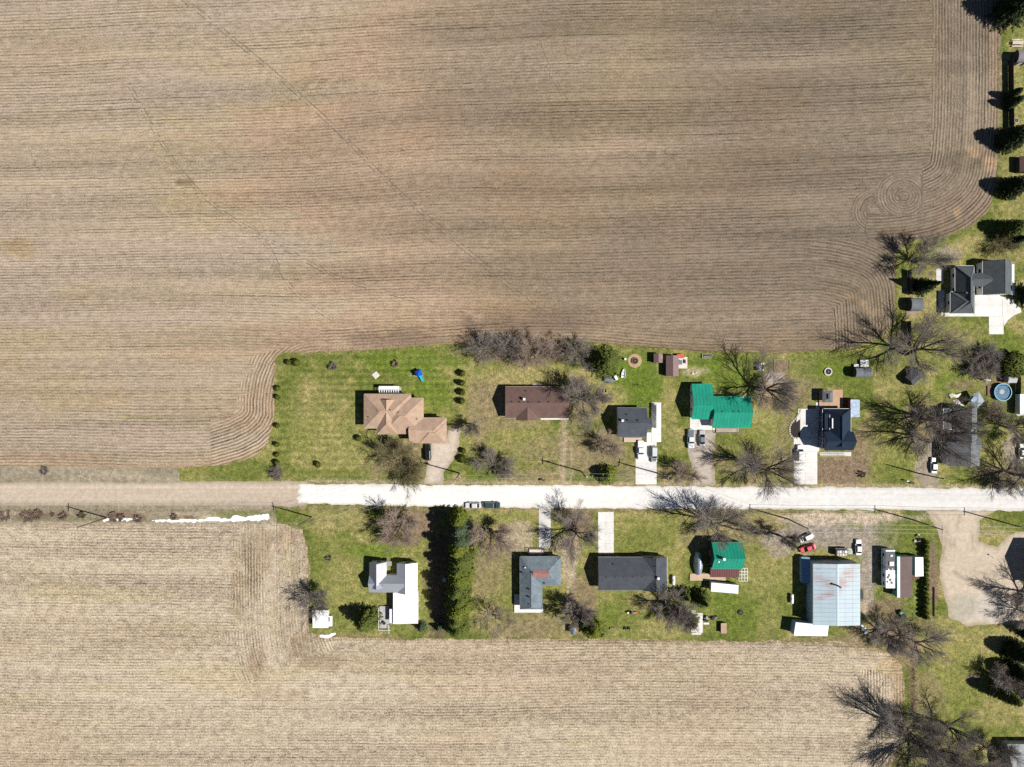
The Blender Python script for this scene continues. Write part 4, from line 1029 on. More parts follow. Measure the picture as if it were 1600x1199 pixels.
# lean-to with a bluish sheet roof and a rust-red wall
g = House('lean_to_shed', 'lean-to with glossy bluish sheet roof and rust-red wall by the navy house', 1331, 638, cat='shed')
g.slope((1328, 624.5, 1344.5, 652), (2.9, 2.1, 2.1, 2.9), mat('bluish_sheet_roof', (0.30, 0.38, 0.50), 0.25, 0.45, 0.9, spec=0.6), None, seam=0.9)
x0, y0, x1, y1 = g.rect((1328.5, 625.5, 1344, 651.5), 2.1)
g.part('wall', MB().box(x0, y0, 0, x0 + 0.12, y1, 2.75), mat('rust_red_wall', (0.33, 0.055, 0.03), 0.7, 0.2, 1.0))
for y in (y0, (y0 + y1) / 2, y1):
    g.part('post', MB().box(x1 - .1, y - .05, 0, x1, y + .05, 1.95), M_WOOD)
g.part('floor_panel', MB().box(W(1321, 0)[0], W(0, 650)[1], 0, W(1327, 0)[0], W(0, 622)[1], 0.08), mat('rust_red_wall', (0, 0, 0)))
fr = Thing('porch_railing', 'low open railing frame round the front slabs of the navy house', 'railing', W(1305, 708))
for i in range(13):
    x, y = W(1282 + i * 3, 704.8); x2, y2 = W(1282 + i * 3, 712.5)
    fr.part('bar', MB().bar((x, y, 0.30), (x2, y2, 0.30), 0.03, 0.03), M_TRIMG)
for py in (705.2, 708.6, 712.2):
    fr.part('rail', MB().bar((*W(1281, py), 0.34), (*W(1319.5, py), 0.34), 0.05, 0.04), M_DARK)
for px in (1281, 1319.5):
    for py in (705.2, 712.2):
        x, y = W(px, py); fr.part('post', MB().box(x - .05, y - .05, 0, x + .05, y + .05, 0.36), M_DARK)
# mulch bed with stone edging
bed = [(1249.5, 655), (1245, 655.5), (1239, 660), (1235, 668), (1235.5, 677), (1240, 683), (1249.5, 683.5)]
polyslab('mulch_bed', bed, -0.02, 0.05, mat('dark_mulch', (0.035, 0.028, 0.026), 0.95, 0.35, 2.0, bmp=0.05), label='dark mulch bed edged with stones by the white driveway')
eg = bpy.data.objects['mulch_bed']
pts = chaikin([W(*q) for q in [(1253, 640), (1248, 648), (1243, 655), (1237, 661), (1233.6, 668), (1234, 678), (1239, 684.5), (1249, 685)]], 2, True)
q_ = [W(*q) for q in [(1251, 641), (1247, 649), (1242.5, 655), (1237, 660.5), (1233.8, 668), (1234.3, 678), (1239, 684.2), (1248.5, 685)]]
rng = random.Random(4)
me_st = []
for k in range(3):
    mb = MB(); r = 0.27 + 0.05 * k
    mb.loft([[(r * rng.uniform(.85, 1.1) * math.cos(a * 1.0472), r * rng.uniform(.7, 1.0) * math.sin(a * 1.0472), z) for a in range(6)] for z in (0.0, 0.2)])
    me_st.append(mb.mesh('stone')); me_st[-1].materials.append(mat('edging_stone', (0.48, 0.45, 0.40), 0.85, 0.2, 1.5))
for a, b in zip(q_[:-1], q_[1:]):
    L = math.hypot(b[0] - a[0], b[1] - a[1]); n = max(1, int(L / 0.55))
    for i in range(n):
        t = i / n
        put('stone', me_st[rng.randrange(3)], None, eg, (a[0] + (b[0] - a[0]) * t + rng.uniform(-.06, .06), a[1] + (b[1] - a[1]) * t + rng.uniform(-.06, .06), 0.0), rng.uniform(0, 6))

# ---- grey house under the big trees (east)
h = House('grey_tree_house', 'mid-grey roofed house half covered by large bare trees, pool behind', 1503, 682)
h.gable((1490.5, 637, 1526, 692), 3.4, 2.9, 'y', SH_R, W_GREY, sides='NEW', ro=0.5, trim=M_TRIMG)
h.gable((1480, 689, 1530, 728), 3.2, 2.7, 'y', SH_R, W_GREY, sides='SW', doors='S', ro=0.55, trim=M_TRIMG)
h.gable((1505, 684, 1530.5, 706), 3.22, 1.4, 'x', SH_R, W_GREY, gutter=False)
h.slope((1474, 638, 1490, 671), (2.6, 3.1, 3.1, 2.6), SH_R, W_GREY)
h.chimney(1519, 673.5, 4, 6.9, 0.5, W_WHITE)
h.box('roof_board', (1473.6, 639, 1474.6, 671), 2.6, 2.75, M_TRIM)
h.box('roof_board', (1481, 670.6, 1489, 671.6), 2.9, 3.1, M_TRIM)
# six-sided pavilion
g = House('pavilion', 'grey six-sided pavilion roof turned at an angle behind the grey house', 1526, 625, cat='gazebo')
c = W(1526, 624.5, 2.7); pts = []
for px, py in ((1513.5, 625), (1521, 615.5), (1529.5, 613), (1538.5, 627), (1527, 638.5), (1520, 634)): pts.append(W(px, py, 2.5))
v = [(x, y, 2.5) for x, y in pts] + [(c[0], c[1], 3.5)]
g.part('roof', MB().add(v, [(i, (i + 1) % 6, 6) for i in range(6)] + [(5, 4, 3, 2, 1, 0)]), mat('pavilion_sheet', (0.33, 0.38, 0.43), 0.35, 0.12, 0.7))
for x, y in pts:
    x = c[0] + (x - c[0]) * .88; y = c[1] + (y - c[1]) * .88
    g.part('post', MB().box(x - .05, y - .05, 0, x + .05, y + .05, 2.55), M_WHITE)
g.part('skylight', MB().loft([[(*W(1517, 626, 3), 2.84), (*W(1522.5, 619, 3), 2.90), (*W(1526, 622, 3), 3.28), (*W(1521, 630, 3), 3.10)], [(*W(1517, 626, 3), 2.92), (*W(1522.5, 619, 3), 2.98), (*W(1526, 622, 3), 3.36), (*W(1521, 630, 3), 3.18)]]), mat('skylight_sheet', (0.5, 0.62, 0.75), 0.2, 0.1, 0.5))
# pale tarps / sheets on the ground
for lab, pts_, hh in (('crumpled pale tarpaulin over a heap behind the grey house', [(1481, 616), (1486, 615), (1492, 616), (1501, 614), (1499, 620), (1494, 622), (1488, 621), (1484, 623)], 0.5),
                      ('flat cream tarpaulin spread before the grey pavilion', [(1488, 626), (1496, 624), (1504, 628), (1510, 635), (1502, 634), (1496, 636)], 0.12)):
    w_ = [W(*q) for q in pts_]
    cx = sum(q[0] for q in w_) / len(w_); cy = sum(q[1] for q in w_) / len(w_)
    mb = MB().loft([[(x, y, 0) for x, y in w_], [(cx + (x - cx) * .93, cy + (y - cy) * .93, hh * (0.55 + 0.45 * (i % 2))) for i, (x, y) in enumerate(w_)], [(cx + (x - cx) * .4, cy + (y - cy) * .4, hh * 1.25) for x, y in w_]])
    o = put('tarpaulin', mb.mesh('tarpaulin'), mat('cream_tarp', (0.70, 0.67, 0.58), 0.7, 0.12, 2.0, bmp=0.08)); o['label'] = lab; o['category'] = 'tarpaulin'
# pool
T = Thing('swimming_pool', 'round blue above-ground pool with a collapsed grey cover', 'pool', W(1563, 613))
x, y = W(1563, 613)
mw = mat('pool_liner_blue', (0.012, 0.07, 0.17), 0.5, 0.12, 0.8)
ring = MB().loft([[(x + r * math.cos(a * .2618), y + r * math.sin(a * .2618), z) for a in range(24)] for r, z in ((2.55, 0), (2.6, 1.15), (2.4, 1.2), (2.35, 0.7))], cap=False)
T.part('wall', ring, mw)
T.part('rim', MB().loft([[(x + r * math.cos(a * .2618), y + r * math.sin(a * .2618), z) for a in range(25)] for r, z in ((2.62, 1.15), (2.62, 1.24), (2.42, 1.24), (2.42, 1.15))], cap=False), mat('pool_rim', (0.12, 0.38, 0.50), 0.4, 0.1, 1.0))
T.part('water', MB().cyl(x, y, 0.3, 0.9, 2.36, 24), mat('pool_cover', (0.055, 0.15, 0.25), 0.3, 0.4, 0.9, bmp=0.15))
T.part('debris_patch', MB().cyl(x - .15, y + .1, 0.9, 0.93, 0.75, 9, 0.55), mat('pool_debris', (0.42, 0.40, 0.36), 0.7, 0.25, 2.0))
xl, yl = W(1567, 601, 1.2)
T.part('ladder', MB().bar((xl, yl, 0), (xl + .3, yl - .5, 1.9), .12, .12).bar((xl + .55, yl, 0), (xl + .85, yl - .5, 1.9), .12, .12).box(xl, yl - .4, .9, xl + .9, yl - .1, 1.0).box(xl - .05, yl - .35, .4, xl + .7, yl, .5), mat('turquoise_ladder', (0.10, 0.5, 0.62), 0.4, 0.1, 1.0))
deck('small worn wooden platform west of the round pool', (1543, 603, 1553, 619), 0.3, mat('worn_platform', (0.20, 0.135, 0.095), 0.85, 0.2, 1))

# ---- green-grey hipped house (north-east)
h = House('green_grey_house', 'green-grey shingled house with crossed hip roofs and white driveway', 1535, 440)
h.hip((1492.5, 415.5, 1522, 489.5), 2.9, 2.9, 'y', SH_H7, W_WHITE, sides='W', e0=1.0, e1=1.4)
h.hip((1485, 456, 1522.2, 490), 2.89, 2.6, 'x', SH_H7, W_WHITE, sides='WS', doors='S', e1=0.9)
h.gable((1508, 427, 1545, 448), 3.3, 1.9, 'x', SH_H7, W_WHITE, gutter=False)
h.gable((1535.5, 408, 1581, 461), 3.3, 3.1, 'y', SH_H7, W_WHITE, sides='NEW', ro=0.52)
h.box('porch_roof', (1581.6, 413, 1585, 461), 2.3, 2.45, M_TRIM)
for px, py, zz in ((1520, 437, 4.9), (1510, 458, 5.2), (1504, 472, 4.4), (1561, 412, 5.05), (1561, 434, 5.05), (1560.5, 452.5, 5.05)): h.vent(px, py, zz, r=0.22, hgt=0.15)
put('garage_door', ME_GDOOR, None, h.e, (W(1548, 0)[0] - h.o[0], W(0, 459)[1] - h.o[1], 0.06)); put('garage_door', ME_GDOOR, None, h.e, (W(1562, 0)[0] - h.o[0], W(0, 459)[1] - h.o[1], 0.06))
# barrel-ended shed
def barrel_shed(label, r, z, rise, roof, wall, axis='x', name='garden_shed'):
    g = House(name, label, (r[0] + r[2]) / 2, (r[1] + r[3]) / 2, cat='shed')
    x0, y0, x1, y1 = g.rect(r, z)
    b0, b1, a0, a1 = (y0, y1, x0, x1) if axis == 'x' else (x0, x1, y0, y1)
    m = (b0 + b1) / 2; w = (b1 - b0) / 2
    arc = [(m + w * math.cos(t), z + rise * math.sin(t)) for t in [i * math.pi / 8 for i in range(9)]]
    inn = [(m + (w - .1) * math.cos(t), z - .05 + (rise - .08) * math.sin(t)) for t in [i * math.pi / 8 for i in range(8, -1, -1)]]
    g.part('roof', MB().extr(arc + inn, axis, a0, a1), roof)
    g.part('wall', MB().extr([(b0 + .12, 0), (b1 - .12, 0)] + [(m + (w - .12) * math.cos(t), z - .1 + (rise - .1) * math.sin(t)) for t in [i * math.pi / 8 for i in range(9)]], axis, a0 + .12, a1 - .12), wall)
    k = MB()
    for (bb, zz) in arc[2:7:2]:
        if axis == 'x': k.box(a0, bb - .03, zz - .01, a1, bb + .03, zz + .035)
        else: k.box(bb - .03, a0, zz - .01, bb + .03, a1, zz + .035)
    g.part('roof_batten', k, roof)
    o = put('door', ME_DOOR, None, g.e)
    if axis == 'x': o.location = ((a0 + a1) / 2 - g.o[0], b0 + .11 - g.o[1], 0.05)
    else: o.location = (m - g.o[0], a0 + .11 - g.o[1], 0.05)
    put('handle', ME_HANDLE, None, o)
    return g
barrel_shed('grey round-roofed garden shed with a ramp, between two dark fence panels', (1422, 466, 1440.5, 486), 2.0, 1.1, SH_R, W_DARK)
polyslab('shed_ramp', [(1415, 487.5), (1432, 487.5), (1432, 495), (1415, 495)], -0.02, 0.1, M_WOOD)
barrel_shed('grey round-roofed shed with white lids behind it, near a fire ring', (1335.5, 574.5, 1360, 590), 2.0, 1.2, SH_R, W_DARK)
barrel_shed('dark round-roofed shed beside the top of the long dark fence', (1588, 78, 1606, 98), 2.3, 1.2, mat('grey_plum_roof', (0.2, 0.18, 0.19), 0.7, 0.1, 0.8), W_DARK)
for lab, r in (('larger white lid lying against the round-roofed shed', (1344.5, 562.5, 1357, 573)), ('smaller white lid beside the larger lid at the round-roofed shed', (1334.5, 569.5, 1342, 573.5))):
    g = House('storage_box', lab, (r[0] + r[2]) / 2, (r[1] + r[3]) / 2, cat='storage box')
    g.box('box_body', (r[0] + .4, r[1] + .4, r[2] - .4, r[3] - .4), 0, 0.7, M_DARK); g.box('lid', r, 0.705, 0.8, M_WHITE)

def gable_shed(label, cx, cy, L, Wd, rz, eave, rise, roof, wall, name='garden_shed', seam=0):
    """free-standing shed at any angle; ridge along local x"""
    T = Thing(name, label, 'shed', W(cx, cy, eave * .6), rz=rz, local=True)
    b = Wd / 2; a = L / 2; t = .1
    T.part('roof', MB().extr([(-b, eave), (0, eave + rise), (b, eave), (b, eave - t), (0, eave + rise - t), (-b, eave - t)], 'x', -a, a), roof)
    T.part('wall', MB().extr([(-b + .15, 0), (b - .15, 0), (b - .15, eave - t), (0, eave + rise - t - .05), (-b + .15, eave - t)], 'x', -a + .12, a - .12), wall)
    if seam:
        m = MB(); n = int(L / seam)
        for i in range(n + 1):
            x = -a + .05 + (L - .1) * i / n
            for sg in (-1, 1): m.bar((x, sg * b, eave + .015), (x, 0, eave + rise + .015), .06, .05)
        T.part('roof_seam', m, roof)['kind'] = 'stuff'
    o = put('door', ME_DOOR, None, T.e, (0.3, -b + .14, 0.05)); put('handle', ME_HANDLE, None, o)
    return T
R90 = math.pi / 2
gable_shed('small mauve-brown gabled shed near the stone fire ring', 1027.5, 560, 2.7, 2.6, R90, 2.0, 0.7, MT_PURP, W_DARK, seam=.4)
gable_shed('larger mauve-brown steel-roofed shed beside the play mats', 1049.5, 572, 6.1, 3.7, R90, 2.2, 1.0, MT_PURP, W_DARK, seam=.5)
gable_shed('dark gabled shed turned askew under the largest bare tree', 1427, 588, 4.6, 3.4, math.radians(42), 2.1, 1.0, SH_GREY2, W_DARK)
gable_shed('small pale grey shed behind the round pool', 1578.5, 592.5, 2.6, 2.3, 0, 2.1, 0.5, mat('pale_grey_sheet', (0.42, 0.42, 0.42), .6, .12, .8), W_GREY)
gable_shed('little blue-grey shed at the stubble edge under a dark evergreen', 895.5, 984.5, 2.0, 1.5, R90, 1.9, 0.5, SH_BLUE, W_BLUE)
gable_shed('brown shed cut by the photo edge between two dark conifers', 1598, 258, 4.5, 3.0, R90, 2.1, 0.8, SH_BROWN, W_DARK)
g = House('box_shed', 'low tan-lidded wooden box on the lawn south of the mowers', 1131, 981, cat='shed')
g.slope((1126.5, 974, 1135.5, 990), (1.3, 1.2, 1.2, 1.3), mat('tan_lid', (0.42, 0.29, 0.21), .8, .15, 1), W_DARK, over=.08)

# ---- house with the white steel roofs (south-west)
h = House('white_steel_roof_house', 'grey and white steel-roofed house beside the spruce row', 614, 925)
h.gable((577, 899, 633, 926), 3.0, 2.0, 'x', MT_LITE, W_WHITE, ro=0.62, sides='WS', gutter=False)
h.gable((577, 878.5, 604, 918), 2.98, 2.6, 'y', MT_LITE, W_WHITE, ro=0.5, sides='WN', gutter=False)
x0, y0, x1, y1 = h.rect((589.4, 878.4, 603.6, 905), 3.0)
xr0, yr0, xr1, yr1 = h.rect((577, 878.5, 604, 918), 2.98)
xm = (xr0 + xr1) / 2
h.part('roof_panel', MB().add([(xm + .05, yr1 - .02, 5.60), (xr1 + .01, yr1 - .02, 3.03), (xr1 + .01, yr0 + 2.6, 3.03), (xm + .05, yr0 + 1.0, 5.60)], [(0, 1, 2, 3)]), mat('sunlit_grey_steel', (.52, .52, .56), .4, .05, .5))  # sun-facing slope painted paler than its twin: sunlight put into the colour
h.gable((620, 880, 652, 927), 2.9, 1.6, 'y', MT_LITE, W_WHITE, ro=0.46, sides='NE', gutter=False)
xr0, yr0, xr1, yr1 = h.rect((620, 880, 652, 927), 2.9); xm = xr0 + (xr1 - xr0) * .46
h.part('roof_panel', MB().loft([[(xm + .03, yr0, 4.515), (xr1 + .02, yr0, 2.93), (xr1 + .02, yr1 + .02, 2.93), (xm + .03, yr1 + .02, 4.515)], [(xm + .03, yr0, 4.56), (xr1 + .02, yr0, 2.975), (xr1 + .02, yr1 + .02, 2.975), (xm + .03, yr1 + .02, 4.56)]]), MT_WHITE)  # white panel over the grey east slope imitates direct sun on it
h.slope((614.5, 926, 653, 975), (3.1, 2.6, 2.65, 3.15), MT_WHITE, W_WHITE, over=.2)
h.box('porch_roof', (603.5, 877.5, 612, 884.5), 2.3, 2.42, MT_LITE)
h.vent(598, 914, 4.5, r=.12, hgt=.15)
h.box('roof_ledge', (608.5, 952, 616, 974), 2.4, 2.5, MT_WHITE)
deck('grey rear deck of the white steel-roofed house', (593, 947.5, 607.5, 982), 0.5, M_DECKG, axis='y')
rl = Thing('deck_railing', 'white railing along the grey rear deck', 'railing', W(600, 975))
for p0, p1 in ((W(593, 983), W(611, 983)), (W(593, 948), W(593, 983)), (W(609, 976), W(609, 988))):
    rl.part('rail', MB().bar((*p0, 1.4), (*p1, 1.4), .12, .08), M_WHITE)
    n = int(math.hypot(p1[0] - p0[0], p1[1] - p0[1]) / .9) + 1
    for i in range(n + 1):
        x = p0[0] + (p1[0] - p0[0]) * i / n; y = p0[1] + (p1[1] - p0[1]) * i / n
        rl.part('baluster', MB().box(x - .04, y - .04, 0, x + .04, y + .04, 1.36), M_WHITE)
tb = Thing('patio_table', 'small dark patio table with chairs on the grey rear deck', 'table', W(601, 976))
x, y = W(600, 974, 1.2)
tb.part('tabletop', MB().cyl(x, y, 1.18, 1.23, .5, 12), M_DARK); tb.part('leg', MB().cyl(x, y, .502, 1.18, .06, 6), M_DARK)
g = House('white_hut', 'white-roofed square hut at the stubble edge with a tarp slipping off', 504, 968, cat='shed')
g.slope((488.5, 954, 513, 981.5), (2.3, 2.15, 2.25, 2.4), MT_WHITE, W_WHITE, over=.3)
g.box('tarp_edge', (512, 963, 519, 979), 0.6, 1.1, M_WHITE)
g.box('doorway', (511, 966, 514, 972), 0.02, 1.9, W_DARK)
bn = Thing('blue_bin', 'pale blue crate standing in the shade of the spruce row', 'bin', W(694, 907))
x, y = W(694, 907, .9)
bn.part('bin_body', MB().box(x - .42, y - .5, 0, x + .42, y + .5, .85), mat('pale_blue_plastic', (.28, .45, .62), .4, .08, 1)); bn.part('lid', MB().box(x - .46, y - .54, .852, x + .46, y + .54, .93), mat('pale_blue_lid', (.36, .55, .72), .4, .08, 1))

# ---- L-shaped blue-grey house
h = House('l_shaped_house', 'L-shaped blue-grey shingled house with a reddish ridge patch', 838, 905)
h.hip((812.5, 870, 876, 915), 3.0, 2.3, 'x', SH_BLUE, W_BEIGE, sides='NES', doors='N', trim=M_TRIMG)
h.hip((812.6, 872, 847, 952), 2.99, 1.95, 'y', SH_BLUE, W_BEIGE, e0=0.35, e1=1.0, sides='W', trim=M_TRIMG)
x0, y0, x1, y1 = h.rect((832.5, 893, 857.5, 901), 5.0)
ym = h.rect((812.5, 870, 876, 915), 3.0); ym = (ym[1] + ym[3]) / 2
h.part('ridge_patch', MB().extr([(ym - 1.3, 5.3 - 1.3 * .53 + .03), (ym, 5.36), (ym + .75, 5.3 - .75 * .53 + .03)], 'x', x0, x1), mat('reddish_shingle_patch', (0.33, 0.15, 0.135), .9, .25, 1.2))
for px, py, zz in ((827, 921, 4.7), (827, 933, 4.7), (827, 944, 4.4), (831, 894, 4.9), (839.5, 887, 4.0), (850, 911, 3.6), (816, 895, 3.4)): h.vent(px, py, zz, r=.2, hgt=.12)
h.vent(820.5, 886.5, 3.6, r=.14, hgt=.5, m=M_WHITE)
deck('white painted deck wrapping the south end of the blue-grey house', (803.5, 945.5, 848.5, 957.5), 0.4, mat('white_deck_board', (.74, .73, .7), .6, .06, 1))
deck('narrow white side deck along the west wall of the blue-grey house', (803.5, 929, 812, 945), 0.4, mat('white_deck_board', (0, 0, 0)), axis='y')
deck('pale front porch deck of the L-shaped house', (827, 858, 849, 866.5), 0.45, mat('pale_porch_board', (.68, .60, .54), .7, .08, 1))
rl = Thing('porch_railing', 'dark railing round the pale front porch of the L-shaped house', 'railing', W(838, 858))
for p0, p1 in ((W(825.5, 857), W(849.5, 857)), (W(825.5, 857), W(825.5, 867)), (W(850, 857.4), W(850, 866))):
    rl.part('rail', MB().bar((*p0, 1.35), (*p1, 1.35), .1, .07), M_DARK)
    for i in range(5):
        x = p0[0] + (p1[0] - p0[0]) * i / 4; y = p0[1] + (p1[1] - p0[1]) * i / 4
        rl.part('baluster', MB().box(x - .04, y - .04, 0, x + .04, y + .04, 1.31), M_DARK)

# ---- long charcoal house
h = House('long_charcoal_house', 'long charcoal-roofed house with five ridge vents at the white driveway', 988, 897)
h.gable((934.5, 871, 1020, 922.5), 2.8, 2.1, 'x', SH_GREY2, W_BEIGE, sides='WNS', doors='N', ro=.48, trim=M_TRIMG)
h.gable((1004, 870.5, 1042.2, 922.8), 2.79, 1.95, 'y', SH_GREY2, W_BEIGE, sides='NE', ro=.5)
for i in range(5): h.vent(947 + i * 14, 901.6, 4.75, r=.2, hgt=.12)
for px, py, zz in ((959, 882, 3.8), (1024.5, 886, 4.6), (1024.5, 895, 4.6)): h.vent(px, py, zz, r=.14, hgt=.12)
h.chimney(1029, 904.5, 3.6, 5.6, .6, W_WHITE)

# ---- green-roofed house south, maroon lean-to, arbour, arched hut
h = House('green_cottage', 'green steel-roofed cottage with maroon lean-to beneath the leaning bare trees', 1136, 872)
h.gable((1112, 848, 1160, 889), 4.6, 2.8, 'x', MT_GREEN, W_DARK, ro=.47, seam=.95, sides='WE', trim=MT_GREEN)
h.slope((1110, 886.6, 1155, 902.5), (2.9, 2.9, 3.3, 3.3), MT_MAROON, W_DARK, seam=.7, sax='y')
h.chimney(1132, 874.5, 6.0, 8.8, .6, M_STEEL)
h.vent(1122.5, 877.5, 6.2, r=.16, hgt=.6, m=M_WHITE)
a = House('arbour', 'white open timber arbour at the end of the maroon lean-to', 1161, 898, cat='arbour')
x0, y0, x1, y1 = a.rect((1154.5, 888, 1168, 908), 2.6)
for i in range(4): a.part('beam', MB().box(x0 + (x1 - x0) * i / 3 - .07, y0, 2.5, x0 + (x1 - x0) * i / 3 + .07, y1, 2.68), M_WHITE)
for i in range(5): a.part('beam', MB().box(x0, y0 + (y1 - y0) * i / 4 - .06, 2.69, x1, y0 + (y1 - y0) * i / 4 + .06, 2.82), M_WHITE)
for x in (x0 + .1, x1 - .1):
    for y in (y0 + .1, y1 - .1): a.part('post', MB().box(x - .07, y - .07, 0, x + .07, y + .07, 2.5), M_WHITE)
deck('tan plank deck along the foot of the green-roofed cottage', (1078, 896.5, 1134, 907.5), .35, mat('tan_deck_plank', (.52, .40, .27), .75, .14, 1))
q = House('arched_steel_hut', 'shiny arched steel hut in the shade beside the green-roofed cottage', 1091, 882, cat='shed')
x0, y0, x1, y1 = q.rect((1085, 864, 1099.5, 899), 1.5); m = (x0 + x1) / 2; w = (x1 - x0) / 2
rings = []
for i in range(13):
    t = i / 12; y = y0 + (y1 - y0) * t; k = math.sin(math.pi * (0.12 + 0.80 * t)) ** .55
    rings.append([(m + w * k * math.cos(a * math.pi / 10), y, 2.6 * k * math.sin(a * math.pi / 10)) for a in range(11)])
q.part('shell', MB().loft(rings), mat('shiny_steel_sheet', (.36, .44, .54), .3, .25, 1.2, metal=.3, bmp=.08))
rb = MB()
for i in range(1, 12):
    rb.tube([(px_, py_, pz_ + .015) for px_, py_, pz_ in rings[i]], .05, 4)
q.part('rib', rb, mat('shiny_steel_sheet', (0, 0, 0)))['kind'] = 'stuff'

def box_trailer(label, pts, z0, z1, roof, wall, name='box_trailer', cat='trailer'):
    """closed trailer body from four roof corners (photo px, nw ne se sw)"""
    w_ = [W(x, y, z1) for x, y in pts]
    c = (sum(p[0] for p in w_) / 4, sum(p[1] for p in w_) / 4)
    T = Thing(name, label, cat, c)
    ins = [(c[0] + (x - c[0]) * .985, c[1] + (y - c[1]) * .975) for x, y in w_]
    T.part('box_body', MB().prism(ins, z0, z1 - .06), wall)
    T.part('roof_panel', MB().prism(w_, z1 - .058, z1), roof)
    ax = Vector((w_[1][0] - w_[0][0], w_[1][1] - w_[0][1])); by = Vector((w_[3][0] - w_[0][0], w_[3][1] - w_[0][1]))
    if by.length > ax.length: ax, by = by, ax
    ax = ax.normalized() * .42; yv = by * .44
    for sx in (-1, 1):
        for sy in (-1, 1):
            x = c[0] + ax.x * sx + yv.x * sy; y = c[1] + ax.y * sx + yv.y * sy
            d = by.normalized() * .11
            rings_ = []
            u = ax.normalized()
            for k in (-1, 1):
                rings_.append([(x + d.x * k + u.x * .34 * math.cos(q * .5236), y + d.y * k + u.y * .34 * math.cos(q * .5236), .34 + .34 * math.sin(q * .5236)) for q in range(12)])
            T.part('tyre', MB().loft(rings_), M_RUBBER)
    return T
box_trailer('long white box trailer parked askew below the green-roofed cottage', [(1111.5, 910.5), (1154, 914.5), (1153.5, 928), (1111, 924.5)], .5, 2.7, MT_WHITE, W_GREY)
box_trailer('short white-roofed box trailer with blue side against the cedar hedge', [(1430, 871), (1442.5, 871), (1443, 900.5), (1430, 901)], .5, 3.0, MT_WHITE, W_BLUE)
box_trailer('white caravan roof cut by the photo edge east of the pool', [(1594, 616), (1610, 616), (1610, 648), (1594, 648)], .5, 2.6, MT_WHITE, W_WHITE)

# ---- pale steel barn
h = House('pale_steel_barn', 'big pale blue steel barn with rust streaks spreading from its flue', 1306, 928, cat='barn')
EV = 5.0
x0, y0, x1, y1 = h.rect((1270.6, 881, 1344, 977.5), EV)
h.e.location = ((x0 + x1) / 2, (y0 + y1) / 2, 0); h.o = (h.e.location.x, h.e.location.y, 0)
h.part('wall', MB().box(x0 + .15, y0 + .15, 0, x1 - .15, y1 - .15, EV - .15), W_BLUE)
xm = (x0 + x1) / 2; RS = .5
# roof sheets, one part each: 4 rows by 13 courses a side
for sg, (xa, xb) in ((-1, (x0, xm)), (1, (x1, xm))):
    for i in range(14):
        ya = y0 + (y1 - y0) * i / 14 + .02; yb = y0 + (y1 - y0) * (i + 1) / 14 - .02
        for j in range(3):
            t0 = j / 3; t1 = (j + 1) / 3
            xs0 = xa + (xb - xa) * t0; xs1 = xa + (xb - xa) * t1 - (xb - xa) * .004
            za, zb_ = EV + RS * t0 + .015 * (2 - j), EV + RS * t1 + .015 * (2 - j)
            mb = MB().loft([[(xs0, ya, za - .07), (xs1, ya, zb_ - .07), (xs1, yb, zb_ - .07), (xs0, yb, za - .07)], [(xs0, ya, za), (xs1, ya, zb_), (xs1, yb, zb_), (xs0, yb, za)]])
            h.part('roof_sheet', mb, M_RUST)
h.part('roof_deck', MB().extr([(x0 + .05, EV - .12), (xm, EV + RS - .10), (x1 - .05, EV - .12), (xm, EV - .2)], 'y', y0 + .05, y1 - .05), W_DARK)
h.part('ridge_cap', MB().extr([(xm - .3, EV + RS - .0), (xm, EV + RS + .09), (xm + .3, EV + RS - .0)], 'y', y0 + .02, y1 - .02), mat('pale_ridge', (.46, .56, .62), .5, .05, .6))
xf, yf = W(1310, 916, 6.2)
h.part('flue', MB().cyl(xf, yf, 5.2, 7.3, .22, 10).cyl(xf, yf, 7.3, 7.5, .34, 10), M_DARK)
for px in (1290, 1318):
    xx = W(px, 0)[0]
    h.part('sliding_door', MB().box(xx - 1.9, y1 - .14, 0, xx + 1.9, y1 - .06, 3.6), W_GREY)
h.part('roof_edge', MB().box(x0 - .06, y0, EV - .22, x0 - .005, y1, EV - .02), M_TRIM)
lx0, ly0, lx1, ly1 = h.rect((1254.5, 872.5, 1265, 911), 2.6)
h.part('lean_to_wall', MB().box(lx0, ly0, 0, x0 + .14, ly1, 1.75), W_BLUE)
h.part('lean_to_roof', MB().loft([[(lx0 - .1, ly0 - .2, 1.77), (x0 + .14, ly0 - .2, 2.2), (x0 + .14, ly1 + .2, 2.2), (lx0 - .1, ly1 + .2, 1.77)], [(lx0 - .1, ly0 - .2, 1.85), (x0 + .14, ly0 - .2, 2.28), (x0 + .14, ly1 + .2, 2.28), (lx0 - .1, ly1 + .2, 1.85)]]), mat('blue_steel_roof', (.22, .36, .52), .45, .08, .5))
g = House('barn_annex', 'white flat-roofed annex at the south corner of the steel barn', 1267, 985, cat='shed')
w_ = [W(1243.5, 972.5, 3.4), W(1295, 977.8, 3.4), W(1293, 994.3, 3.4), W(1240.3, 993.5, 3.4)]
c = (sum(p[0] for p in w_) / 4, sum(p[1] for p in w_) / 4)
g.part('roof', MB().prism(w_, 3.28, 3.4), MT_WHITE)
g.part('wall', MB().prism([(c[0] + (x - c[0]) * .975, c[1] + (y - c[1]) * .95) for x, y in w_], 0, 3.275), W_BLUE)
